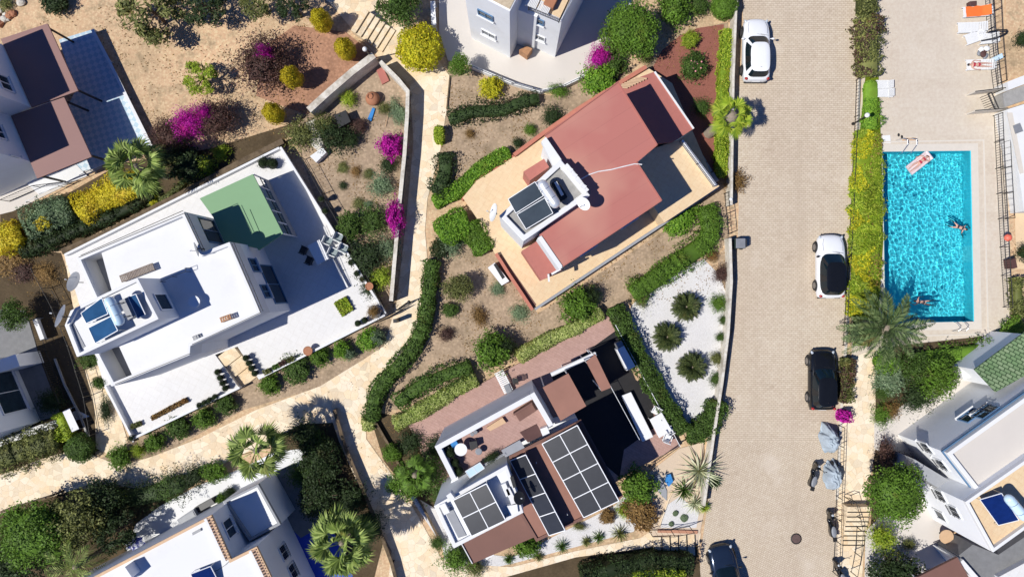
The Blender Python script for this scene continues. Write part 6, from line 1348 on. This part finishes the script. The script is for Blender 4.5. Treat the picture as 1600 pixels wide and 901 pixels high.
# clutter on the white block
for k, (pl, m, lb) in enumerate((([(783, 757), (790, 754), (798, 772), (791, 776)], 'plastic', 'white air conditioning box on the white block'), ([(790, 764), (796, 761), (808, 785), (799, 788)], 'white', 'long white duct on the white block'), ([(797, 746), (802, 743), (807, 760), (802, 762)], 'black', 'black box by the narrow solar array'), ([(792, 790), (808, 787), (810, 800), (796, 806)], 'plastic', 'white tray at the lower corner of the white block'), ([(686, 789), (695, 785), (703, 800), (694, 804)], 'plastic', 'white unit at the left end of the white block'))):
    tbox('roof_unit', lb, 'roof unit', pl, ZN + .003, ZN + .35, m)
dish('black round satellite dish between the solar arrays', 809, 777, ZN + .4, .38, 20, 60, 'black')
tbox('recess', 'sunken pale tray left of the square solar array', 'tray', [(694, 797), (706, 791), (729, 836), (716, 840)], ZN + .002, ZN + .05, 'greywall')
tbox('white_bench', 'white bench board at the lower edge of the lower brown roof', 'bench', [(757, 868), (770, 861), (772, 867), (760, 874)], .36, .8, 'plastic')
tbox('blue_water_bag', 'crumpled light blue bag by the entrance slab', 'bag', [(1042, 742), (1048, 740), (1052, 752), (1045, 760), (1040, 752)], .03, .3, 'bluecloth'); tbox('concrete_ramp', 'grey ramp slab beside the pink patio', 'ramp', [(1020, 745), (1030, 740), (1042, 766), (1042, 782), (1030, 770)], .03, .12, 'greywall')
# lower patio things
pr = thing('parasol', 'folded blue and white patterned parasol on the lower white patio', 'parasol', P(206, 852, .03)); b = MB(); c = P(206, 850, 1.8); b.tube((c.x, c.y, .03), (c.x, c.y, 1.9), .03, 8); b.build('pole', M['whiteframe'], pr); b = MB(); vs = [(c.x, c.y, 1.9)]; 
for i in range(16): a = 2 * math.pi * i / 16; rr = .55 * (1 + .18 * (-1) ** i); vs.append((c.x + rr * 1.15 * math.cos(a), c.y + rr * .85 * math.sin(a), 1.55))
b.add(vs, [(0, 1 + i, 1 + (i + 1) % 16) for i in range(16)]); b.build('canopy', M['bluewhite'], pr)
ac = thing('outdoor_unit', 'grey outdoor cabinet beside the terracotta edged house', 'cabinet', P(296, 805, .03)); b = MB(); b.prism([(p.x, p.y) for p in PL([(276, 812), (302, 795), (308, 806), (282, 820)], .9)], .03, .9); b.build('body', M['greywall'], ac, bevel=.02); b = MB(); b.prism([(p.x, p.y) for p in PL([(279, 812), (301, 798), (305, 805), (284, 817)], .92)], .902, .93); b.build('grille', M['dishgrey'], ac)
tbox('garden_chest', 'black chest next to the grey outdoor cabinet', 'chest', [(303, 793), (330, 778), (336, 786), (308, 801)], .03, .6, 'black'); shrub('small green pot bush near the black chest', 346, 778, 8, .6, 'L_green', 'bush'); shrub('small dark pot bush right of the green one', 360, 770, 9, .6, 'L_dark', 'bush')
tbl = thing('patio_table', 'round pale table on the patio below the big round tree', 'table', P(1479, 838, .04)); c = P(1479, 838, .75); b = MB(); b.lathe((c.x, c.y, .72), [(.45, 0), (.45, .04)], 30); b.build('tabletop', M['lightwood'], tbl); b = MB(); b.tube((c.x, c.y, .04), (c.x, c.y, .72), .06, 8); b.build('leg', M['iron'], tbl)
fw = thing('firewood_stack', 'basket of split firewood next to the round pale table', 'firewood', P(1500, 840, .04)); rng.seed(9)
for k in range(14): b = MB(); c = P(1490 + rng.uniform(0, 20), 830 + rng.uniform(0, 18), .5); a = R(30 + rng.uniform(-30, 30)); b.tube((c.x - .2 * math.cos(a), c.y - .2 * math.sin(a), .15 + .05 * (k % 5)), (c.x + .2 * math.cos(a), c.y + .2 * math.sin(a), .2 + .05 * (k % 5)), .06, 7); b.build('log', M['wood' if k % 2 else 'lightwood'], fw)
# ================================================================ VEHICLES
def car(label, px, py, rot, L, Wd, H, paint, roofmat, name='parked_car', dark=False, z=.024):
    c = P(px, py, z + H * .55); root = thing(name, label, 'car', (c.x, c.y, z), R(rot)); ORG[root.name] = None
    st = [(-.5, .62, .60), (-.49, .84, .80), (-.46, .93, .90), (-.40, .98, .95), (-.30, 1, .96), (-.1, 1, .95), (.1, 1, .94), (.22, .995, .93), (.32, .975, .88), (.41, .93, .80), (.46, .86, .72), (.487, .72, .64), (.5, .45, .55)]
    vs = []; hh = H / 1.45
    for y, w, zt in st:
        w = w * Wd / 2; zt *= hh; cr = .05 if y > 0 else .02
        half = [(0, zt + cr), (.55 * w, zt + cr * .8), (.86 * w, zt - .02), (.97 * w, zt - .14), (1.0 * w, zt - .30 * 1), (.99 * w, .42), (.94 * w, .24), (.80 * w, .18)]
        ring = [(x, zz) for x, zz in half] + [(-x, zz) for x, zz in reversed(half[1:])]
        vs += [(x, y * L, zz) for x, zz in ring]
    m = 15; b = MB(); fs = [(j * m + i, j * m + (i + 1) % m, (j + 1) * m + (i + 1) % m, (j + 1) * m + i) for j in range(len(st) - 1) for i in range(m)]
    b.add(vs, fs, True); b.add(vs[:m], [tuple(range(m))], True); b.add(vs[-m:], [tuple(reversed(range(m)))], True)
    b.build('body', M[paint], root, local=True, sub=1)
    N = 64
    def outl(a, y0, y1, z, ex=4.5, crown=0):
        o = []
        for i in range(N):
            t = 2 * math.pi * i / N; cx, sy = math.cos(t), math.sin(t)
            x = a * math.copysign(abs(cx) ** (2 / ex), cx); y = (y0 + y1) / 2 + (y1 - y0) / 2 * math.copysign(abs(sy) ** (2 / (ex if sy < 0 else 3.2)), sy); o.append(Vector((x, y, z)))
        return o
    lo = outl(Wd * .445, -.455 * L, .215 * L, .90 * hh); hi = outl(Wd * .345, -.375 * L, .055 * L, H - .045)
    def band(r0, r1, mm, nm, off=.0, v0=0., v1=1.):
        b = MB(); idx = list(range(r0, r1 + 1)); q = []
        for i in idx:
            i %= N; n = Vector((lo[i].x * 1.2, lo[i].y - (-.12 * L), .35)).normalized() * off
            q.append(lo[i].lerp(hi[i], v0) + n); q.append(lo[i].lerp(hi[i], (v0 + v1) / 2) + n + Vector((lo[i].x, lo[i].y * .3, 0)).normalized() * .02); q.append(lo[i].lerp(hi[i], v1) + n)
        b.add(q, [(3 * k + e, 3 * k + 3 + e, 3 * k + 4 + e, 3 * k + 1 + e) for k in range(len(idx) - 1) for e in (0, 1)], True); return b.build(nm, M[mm], root, local=True)
    band(0, N, 'carglass' if True else paint, 'window_band')
    band(9, 23, 'carglass', 'windshield', .008, .06, .97); band(41, 55, 'carglass', 'rear_window', .008, .15, .92); band(-7, 6, 'carglass', 'side_window', .008, .1, .9); band(25, 38, 'carglass', 'side_window', .008, .1, .9)
    pm = paint if roofmat == paint else 'black'
    for a, b_ in ((6, 9), (23, 26), (37, 41), (55, 58)): band(a, b_, pm, 'pillar', .014)
    for a, b_ in ((-1, 0), (32, 33)): band(a, b_, 'black', 'pillar', .013)
    b = MB(); q = outl(Wd * .352, -.40 * L, .062 * L, H - .05); q2 = outl(Wd * .30, -.35 * L, .03 * L, H - .005); q3 = outl(Wd * .15, -.25 * L, -.05 * L, H + .008)
    b.add(q + q2 + q3, [(j * N + i, j * N + (i + 1) % N, (j + 1) * N + (i + 1) % N, (j + 1) * N + i) for j in (0, 1) for i in range(N)] + [tuple(range(2 * N, 3 * N))], True); b.build('roof', M[roofmat], root, local=True)
    b = MB(); q = outl(Wd * .45, -.46 * L, .222 * L, .905 * hh - .0); q2 = outl(Wd * .455, -.465 * L, .228 * L, .86 * hh); b.add(q + q2, [(i, (i + 1) % N, N + (i + 1) % N, N + i) for i in range(N)], True); b.build('window_trim', M['black'], root, local=True)
    for s in (-1, 1):
        for y in (.31 * L, -.30 * L):
            b = MB(); b.tube((s * (Wd / 2 - .2), y, .32), (s * (Wd / 2 + .015), y, .32), .325, 22); w = b.build('wheel', M['tyre'], root, local=True)
            b = MB(); b.tube((s * (Wd / 2 - .05), y, .32), (s * (Wd / 2 + .022), y, .32), .21, 16); b.build('rim', M['rim'], w, local=True)
            b = MB(); k = 14; vs = []
            for i in range(k + 1):
                t = math.pi * i / k; vs += [(s * (Wd / 2 + .02), y + .37 * math.cos(t), .32 + .37 * math.sin(t)), (s * (Wd / 2 - .03), y + .40 * math.cos(t), .33 + .40 * math.sin(t))]
            b.add(vs, [(2 * i, 2 * i + 1, 2 * i + 3, 2 * i + 2) for i in range(k)]); b.build('wheel_arch', M['black'], root, local=True)
        b = MB(); b.ball((s * (Wd / 2 + .09), .15 * L, .98 * hh), .11, 12, .6, 1, .6); b.tube((s * (Wd / 2 - .08), .155 * L, .93 * hh), (s * (Wd / 2 + .06), .15 * L, .97 * hh), .025, 6); b.build('mirror', M['black' if roofmat != paint or dark else paint], root, local=True)
        b = MB(); b.ball((s * Wd * .375, .450 * L, .64 * hh), .16, 12, .42, .55, 1.1, s * -.6); b.build('headlight', M['lampglass'], root, local=True)
        b = MB(); b.ball((s * Wd * .40, -.468 * L, .80 * hh), .14, 10, .7, .8, .7, s * .4); b.build('tail_light', M['redlamp'], root, local=True)
        b = MB(); b.path([(s * Wd * .34, .24 * L, .965 * hh), (s * Wd * .36, .35 * L, .90 * hh), (s * Wd * .30, .43 * L, .80 * hh)], .006, 4); b.build('bonnet_line', M['black'], root, local=True)
        b = MB(); b.path([(s * .1, .235 * L, .95 * hh), (s * .1 + .5, .20 * L, 1.03 * hh)], .008, 4); b.build('wiper', M['black'], root, local=True)
    b = MB(); b.box((0, .498 * L, .42), (Wd * .5, .04, .16)); b.build('grille', M['black'], root, local=True); b = MB(); b.box((0, -.503 * L, .55), (.5, .02, .12)); b.build('number_plate', M['plastic'], root, local=True)
    b = MB(); b.box((0, -.5 * L + .02, .32), (Wd * .8, .1, .2)); b.build('bumper', M['black'], root, local=True, bevel=.03); b = MB(); b.tube((0, -.33 * L, H), (0, -.345 * L, H + .12), .01, 5); b.build('aerial', M['black'], root, local=True)
    return root
car('white hatchback with a white roof parked by the upper left road wall', 1183, 77, 0, 4.0, 1.72, 1.45, 'whitepaint', 'whitepaint')
car('white car with a black glass roof parked on the right side of the road', 1300, 416, 0, 4.05, 1.78, 1.50, 'whitepaint', 'blackpaint')
car('shiny black car parked beside the flowering strip', 1287, 594, 0, 3.85, 1.72, 1.45, 'blackpaint', 'blackpaint', dark=True)
car('dark blue car entering from the bottom edge', 1136, 903, 12, 4.1, 1.75, 1.42, 'bluepaint', 'bluepaint', dark=True)
def scooter(label, px, py, rot, covered=None, s=1.0, seatm='dishgrey'):
    c = P(px, py, .5); root = thing('scooter', label, 'scooter', (c.x, c.y, .024), R(rot)); ORG[root.name] = None
    for y in (.62 * s, -.6 * s):
        b = MB(); b.tube((-.05, y, .24), (.05, y, .24), .24, 20); w = b.build('wheel', M['tyre'], root, local=True); b = MB(); b.tube((-.055, y, .24), (.055, y, .24), .13, 14); b.build('rim', M['rim'], w, local=True)
    b = MB(); L_ = [(-.86, .05, .55), (-.78, .15, .66), (-.55, .17, .72), (-.2, .17, .70), (-.02, .15, .45), (.12, .16, .32), (.32, .16, .35), (.42, .17, .75), (.52, .15, .98), (.62, .10, .9), (.78, .07, .58)]; vs = []
    for y, w, zt in L_: vs += [(x * w, y * s, zz) for x, zz in ((-.7, zt), (0, zt + .03), (.7, zt), (1, zt - .1), (.8, .26), (-.8, .26), (-1, zt - .1))]
    m = 7; b.add(vs, [(j * m + i, j * m + (i + 1) % m, (j + 1) * m + (i + 1) % m, (j + 1) * m + i) for j in range(len(L_) - 1) for i in range(m)], True); b.add(vs[:m], [tuple(range(m))]); b.add(vs[-m:], [tuple(range(m))]); b.build('body', M['blackpaint'], root, local=True)
    b = MB(); b.ball((0, -.42 * s, .76), .2, 14, .3, .85, 1.9); b.build('seat', M[seatm], root, local=True)
    b = MB(); b.path([(-.34, .38 * s, 1.05), (-.2, .48 * s, 1.04), (0, .5 * s, 1.02), (.2, .48 * s, 1.04), (.34, .38 * s, 1.05)], .022, 8); b.build('handlebar', M['iron'], root, local=True)
    for g in (-1, 1): b = MB(); b.tube((g * .25, .46 * s, 1.05), (g * .3, .5 * s, 1.22), .008, 5); b.ball((g * .31, .5 * s, 1.24), .06, 10, .7, 1.2, .5); b.build('mirror', M['black'], root, local=True)
    b = MB(); b.ball((0, .66 * s, .82), .09, 10); b.build('headlight', M['lampglass'], root, local=True); b = MB(); b.box((0, -.86 * s, .62), (.12, .04, .08)); b.build('tail_light', M['redlamp'], root, local=True); b = MB(); b.box((0, -.9 * s, .78), (.26, .26, .04)); b.build('rack', M['iron'], root, local=True)
    return root
def cover(label, px, py, rot, L, Wd, H, m='cover', seed=1):
    c = P(px, py, H * .6); vs = []; nx, ny = 22, 34
    for j in range(ny + 1):
        for i in range(nx + 1):
            u = i / nx * 2 - 1; v = j / ny * 2 - 1; r = (abs(u) ** 2.6 + abs(v) ** 2.6) ** (1 / 2.6)
            q = Vector((u, v)); q = q * (max(abs(u), abs(v)) / r if r > 0 else 1)
            prof = 1 - .25 * (v + .25) ** 2 + .12 * math.exp(-((v - .5) / .18) ** 2); h = H * prof * (1 - max(0, (r if r < 1 else 1)) ** 5 * .88)
            f = noise.noise(Vector((u * 1.5 + seed, v * 5 + seed, 1))) * .22 + abs(noise.noise(Vector((u * 3 + v * 2 + seed, v * 3.2, 4)))) * .55 + abs(noise.noise(Vector((u * 6 + seed, v * 8 - u * 3, 4)))) * .20
            sc = 1 + .26 * noise.noise(Vector((math.cos(math.atan2(v, u)) * 2.2 + seed, math.sin(math.atan2(v, u)) * 2.2, 7)))
            vs.append((q.x * Wd / 2 * sc * (1 + .08 * (1 - h / H)), q.y * L / 2 * sc, max(.05, h - f * .55 * min(1, h / .3))))
    fs = [(j * (nx + 1) + i, j * (nx + 1) + i + 1, (j + 1) * (nx + 1) + i + 1, (j + 1) * (nx + 1) + i) for j in range(ny) for i in range(nx)]
    root = thing('covered_scooter', label, 'covered scooter', (c.x, c.y, .03), R(rot)); b = MB(); b.add(vs, fs, True); b.build('fabric_cover', M[m], root, local=True, sub=1)
    for y in (.36 * L, -.36 * L): b = MB(); b.tube((-.05, y, .24), (.05, y, .24), .24, 16); b.build('wheel', M['tyre'], root, local=True)
    return root
scooter('uncovered black scooter standing free on the road', 1272, 741, -16, s=.95)
scooter('dark scooter with a grey seat by the foot of the steps', 1299, 818, 6, s=1.0)
scooter('black scooter at the bottom edge by the fence', 1312, 893, 20, s=.9)
cover('pale grey crumpled cover over the uppermost parked scooter', 1300, 687, 12, 1.95, 1.05, 1.15, seed=2)
cover('blue grey smooth cover over the second parked scooter', 1305, 745, 2, 1.95, 1.0, 1.1, seed=5)
# ================================================================ POOL SIDE
def lounger(label, px, py, rot, m='plastic', towel=None, L=1.9, Wd=.62):
    c = P(px, py, .35); root = thing('sun_lounger', label, 'sun lounger', (c.x, c.y, .03), R(rot)); ORG[root.name] = None
    b = MB()
    for k in range(14): b.box((-L / 2 + .08 + k * (L * .68) / 14, 0, .33), (L * .68 / 14 * .8, Wd, .03))
    b.build('seat', M[m], root, local=True); b = MB()
    for k in range(6): x = L * .22 + k * L * .045; b.box((x, 0, .35 + k * .035), (L * .036, Wd, .025))
    b.build('backrest', M[m], root, local=True); b = MB()
    for s in (-1, 1): b.box((0, s * Wd / 2, .29), (L, .05, .07))
    b.build('frame', M[m], root, local=True)
    for x in (-.38, .38):
        for s in (-1, 1): b = MB(); b.box((x * L, s * Wd * .46, .13), (.06, .05, .26)); b.build('leg', M[m], root, local=True)
    if towel:
        t = MB(); vs = []; 
        for j in range(13):
            for i in range(7): x = -L * .40 + j * L * .78 / 12; y = (i / 6 - .5) * Wd * 1.06; vs.append((x + .02 * noise.noise(Vector((i, j, 0)) * .5), y + .04 * noise.noise(Vector((j * .4, i, 2))), .365 + max(0, x - L * .2) * .75 + .012 * noise.noise(Vector((i * .9, j * .9, 5)))))
        fs = [(j * 7 + i, j * 7 + i + 1, (j + 1) * 7 + i + 1, (j + 1) * 7 + i) for j in range(12) for i in range(6)]
        t.add(vs, fs, True); q = Matrix.Rotation(R(rot), 4, 'Z'); w = MB(); w.add([(q @ Vector(v)) + Vector((c.x, c.y, .03)) for v in vs], fs, True); tag(w.build('towel', M[towel[0]]), towel[1], 'towel')
    return root
lounger('white lounger under an orange towel at the upper pool deck', 1527, 18, 4, towel=('orange', 'bright orange towel spread over the uppermost lounger'))
lounger('empty white lounger below the orange one', 1519, 43, 2); lounger('white lounger standing skewed beside the fence', 1523, 58, 20, L=1.3); lounger('short white lounger close to the fence loop', 1545, 60, 5, L=1.2); l5 = lounger('white lounger the person in red lies on', 1532, 101, 2)
for k, (x, y) in enumerate(((1382, 132), (1383, 145))): lounger(['upper', 'lower'][k] + ' of the two white loungers pushed together by the lawn', x, y, 0, L=1.05, Wd=.5)
tbox('beach_towel', 'pale white towel lying by the upper left pool corner', 'towel', [(1379, 212), (1391, 211), (1392, 224), (1379, 224)], .032, .045, 'plastic'); tbox('beach_mat', 'beige mat beside the pool ladder', 'mat', [(1410, 216), (1431, 215), (1431, 222), (1410, 223)], .032, .045, 'lightwood')
for k, (x, y) in enumerate(((1404, 211), (1409, 214))): b = MB(); c = P(x, y, .05); b.ball((c.x, c.y, .06), .08, 8, .4, 1, 1.5); tag(b.build('sandal', M['black']), ['left', 'right'][k] + ' dark sandal on the deck above the pool ladder', 'sandal', 'sandals by the pool')
tbox('beach_bag', 'dark bag standing beside the orange towel lounger', 'bag', [(1515, 2), (1527, 1), (1527, 9), (1516, 10)], .03, .4, 'darkwood', bevel=.05)
r = thing('clothes_pile', 'heap of dark and white clothes between the loungers', 'clothes', P(1537, 86, .03)); rng.seed(4)
for k in range(7): b = MB(); c = P(1534 + rng.uniform(-3, 6), 84 + rng.uniform(-8, 8), .2); b.ball((c.x, c.y, .15 + .04 * k), .17, 10, .5, rng.uniform(.8, 1.5), rng.uniform(.7, 1.2), k); b.build('garment', M[['plastic', 'dishgrey', 'darkwood'][k % 3]], r)
b = MB(); b.path([P(1545, 50, .9), P(1560, 47, .9), P(1573, 47, .9), P(1575, 50, .95), P(1570, 53, .95), P(1558, 59, .9), P(1533, 64, .5)], .045, 8); tag(b.build('hose_loop', M['black']), 'thick black hose looped over the fence beside the loungers', 'hose')
tbox('blue_cloth', 'light blue cloth hanging on the fence right of the loungers', 'cloth', [(1560, 86), (1566, 83), (1568, 90), (1562, 93)], .3, .95, 'skytank')
b = MB(); c = P(1577, 371, .9); b.ball((c.x, c.y, .8), .24, 16, .8); tag(b.build('life_ring', plain('coral_plastic', (.8, .16, .10), .5)), 'coral red round float hanging on the fence right of the pool', 'float')
tbox('purple_cloth', 'dark purple cloth on the fence below the coral float', 'cloth', [(1580, 406), (1587, 403), (1590, 418), (1582, 420)], .3, 1.0, 'darkwood')
# ---------------------------------------------------------------- people
def person(label, J, loc, rz, suit='suit', hair='hair', top=True):
    """one continuous skinned body; J gives joint positions in the body's own frame"""
    root = thing('person', label, 'person', loc, rz); ORG[root.name] = None
    V = []; Ed = []; Rd = []
    def add(p, r, par=None):
        V.append(p); Rd.append(r)
        if par is not None: Ed.append((par, len(V) - 1))
        return len(V) - 1
    pel = add(J['pelvis'], .14); wa = add(J['waist'], .115, pel); ch = add(J['chest'], .145, wa); nk = add(J['neck'], .055, ch); hd = add(J['head'], .088, nk); hd2 = add(J['crown'], .082, hd)
    for s in 'LR':
        sh_ = add(J['sh' + s], .062, ch); el = add(J['el' + s], .042, sh_); wr = add(J['wr' + s], .028, el)
        w = Vector(J['wr' + s]); d = (w - Vector(J['el' + s])).normalized(); sd = d.cross(Vector((0, 0, 1))).normalized(); pm_ = add(tuple(w + d * .07), .034, wr)
        for k, (o_, l_) in enumerate(((-.036, .075), (-.012, .09), (.012, .085), (.036, .065))): k1 = add(tuple(w + d * .12 + sd * o_), .010, pm_); add(tuple(w + d * (.12 + l_) + sd * o_ * 1.3 - Vector((0, 0, .015))), .008, k1)
        t1 = add(tuple(w + d * .05 + sd * .05 * (1 if s == 'L' else -1)), .011, pm_); add(tuple(w + d * .09 + sd * .075 * (1 if s == 'L' else -1)), .009, t1)
        hp = add(J['hp' + s], .095, pel); kn = add(J['kn' + s], .058, hp); an = add(J['an' + s], .038, kn); ft = add(J['ft' + s], .035, an)
    me = bpy.data.meshes.new('body'); me.from_pydata(V, Ed, []); o = link('body', me, M['skin'], root)
    md = o.modifiers.new('skin', 'SKIN'); md.use_smooth_shade = True
    for i, q in enumerate(me.skin_vertices[0].data): q.radius = (Rd[i], Rd[i]); q.use_root = (i == 0)
    s2 = o.modifiers.new('sub', 'SUBSURF'); s2.levels = 1; s2.render_levels = 1
    h = Vector(J['head']); c = Vector(J['crown']); f = Vector(J['face']).normalized(); q = MB(); q.ball(tuple(h.lerp(c, .7) - f * .035), .098, 14, 1, 1, 1); q.build('hair', M[hair], root, local=True)
    q = MB(); q.ball(tuple(h + f * .09), .018, 8); q.build('nose', M['skin'], root, local=True)
    sd = f.cross((c - h).normalized())
    for g in (-1, 1): q = MB(); q.ball(tuple(h + f * .082 + sd * g * .032 + (c - h) * .25), .012, 8); q.build('eye', M['black'], root, local=True)
    a = Vector(J['pelvis']); q = MB(); q.tube(a + (Vector(J['waist']) - a) * .35, a - (Vector(J['waist']) - a) * .35, .165, 16, .15); q.build('swimwear', M[suit], root, local=True)
    if top: a = Vector(J['chest']); d = (Vector(J['waist']) - a).normalized() * .07; q = MB(); q.tube(a + d, a - d * .6, .165, 16, .16); q.build('swim_top', M[suit], root, local=True)
    return root
def lying(arms, legs, face, z=.0):
    J = dict(pelvis=(0, 0, z), waist=(0, .18, z), chest=(0, .40, z + .01), neck=(0, .58, z + .02), head=(0, .70, z + .03), crown=(0, .78, z + .03), face=face)
    for s, g in (('L', -1), ('R', 1)):
        J['sh' + s] = (g * .19, .50, z); J['el' + s] = (g * arms[s][0][0], arms[s][0][1], z); J['wr' + s] = (g * arms[s][1][0], arms[s][1][1], z)
        J['hp' + s] = (g * .10, -.10, z); J['kn' + s] = (g * legs[s][0][0], legs[s][0][1], z); J['an' + s] = (g * legs[s][1][0], legs[s][1][1], z - .02); J['ft' + s] = (g * legs[s][1][0], legs[s][1][1] - .16, z)
    return J
c = P(1497, 354, -.1); person('person swimming at the right side of the pool with arms spread', lying({'L': ((.42, .62), (.30, .85)), 'R': ((.45, .45), (.62, .62))}, {'L': ((.26, -.50), (.36, -.86)), 'R': ((.22, -.52), (.20, -.92))}, (0, .2, -1)), (c.x, c.y, -.13), R(-110)).scale = (.78, .78, .78)
c = P(1443, 472, -.1); person('person swimming near the lower end of the pool in dark swimwear', lying({'L': ((.32, .72), (.24, .96)), 'R': ((.40, .42), (.42, .20))}, {'L': ((.14, -.54), (.16, -.96)), 'R': ((.20, -.50), (.30, -.88))}, (0, .2, -1)), (c.x, c.y, -.13), R(82)).scale = (.78, .78, .78)
c = P(1437, 254, 0); ff = MB(); vs = []; fm = thing('pool_float', 'pale pink air mattress floating at the top of the pool', 'air mattress', (c.x, c.y, -.12), R(-52))
for k in range(5): ff.tube((-.28 + k * .14, -.85, .06), (-.28 + k * .14, .75, .06), .075, 12)
ff.build('mattress', M['float'], fm, local=True); ff = MB(); ff.tube((-.32, .80, .08), (.32, .80, .08), .10, 14); ff.build('pillow', M['float'], fm, local=True)
person('person in red swimwear lying on the pink air mattress', lying({'L': ((.40, .40), (.46, .14)), 'R': ((.42, .62), (.20, .80))}, {'L': ((.20, -.50), (.16, -.92)), 'R': ((.14, -.54), (.12, -.96))}, (0, 0, 1), .0), (c.x - .02, c.y, .08), R(-52), 'redsuit').scale = (.8, .8, .8)
c = P(1532, 101, .5); person('person in a red swimsuit lying on a white lounger', lying({'L': ((.34, .30), (.36, .02)), 'R': ((.34, .30), (.30, .02))}, {'L': ((.13, -.52), (.13, -.92)), 'R': ((.12, -.52), (.10, -.92))}, (0, 0, 1), .0), (c.x - .1, c.y, .48), R(90), 'redsuit').scale = (.85, .85, .85)
# rocks in the top left corner
rng.seed(12)
for k in range(12):
    x, y = rng.uniform(-5, 36), rng.uniform(2, 36); c = P(x, y, .1); s = rng.uniform(.12, .32); vs, fs = uvball(10, 7, lambda q: s * (1 + .35 * noise.noise(q * 1.7 + Vector((k * 3, 0, 0))))); b = MB(); b.add([(c.x + v[0], c.y + v[1], .1 + v[2] * .6) for v in vs], [tuple(int(i) for i in f) for f in fs])
    tag(b.build('rock', M['pale_stone' if k % 3 else 'terracotta']), 'pale rough stones heaped in the top left corner' if k % 3 else 'reddish rough stones heaped in the top left corner', 'rock', 'rocks in the top left corner' if k % 3 else 'reddish rocks in the top left corner')
# leaf litter and small stones lying on the garden soil (nobody could count them)
rng.seed(21); LP = [((690, 120), (850, 300)), ((680, 400), (960, 640)), ((470, 180), (630, 480)), ((1010, 40), (1130, 110)), ((60, 10), (480, 220)), ((40, 400), (110, 640)), ((590, 650), (660, 800)), ((1375, 560), (1470, 680)), ((1120, 380), (1148, 640)), ((880, 350), (1110, 470)), ((200, 480), (610, 720))]
cs = []; wt = [4, 8, 6, 1.5, 9, 2, 2, 2, 1, 4, 2]
for (a, b_), w_ in zip(LP, wt):
    for _ in range(int(w_ * 420)):
        x = rng.uniform(a[0], b_[0]); y = rng.uniform(a[1], b_[1]); p = P(x, y, 0)
        if noise.noise(Vector((p.x * .7, p.y * .7, 3))) + .25 * noise.noise(Vector((p.x * 3, p.y * 3, 3))) > rng.uniform(-.15, .25): cs.append((p.x, p.y, .035))
v, f = leafcloud(np.array(cs), np.tile((0, 0, 1.), (len(cs), 1)), .045, .55, .25)
me = mesh_np('leaf_litter', v, f); me.materials.append(M['L_brown']); o = link('leaf_litter', me, None); tag(o, 'dry leaves and small weeds scattered over the sandy garden soil', 'leaf litter', kind='stuff')
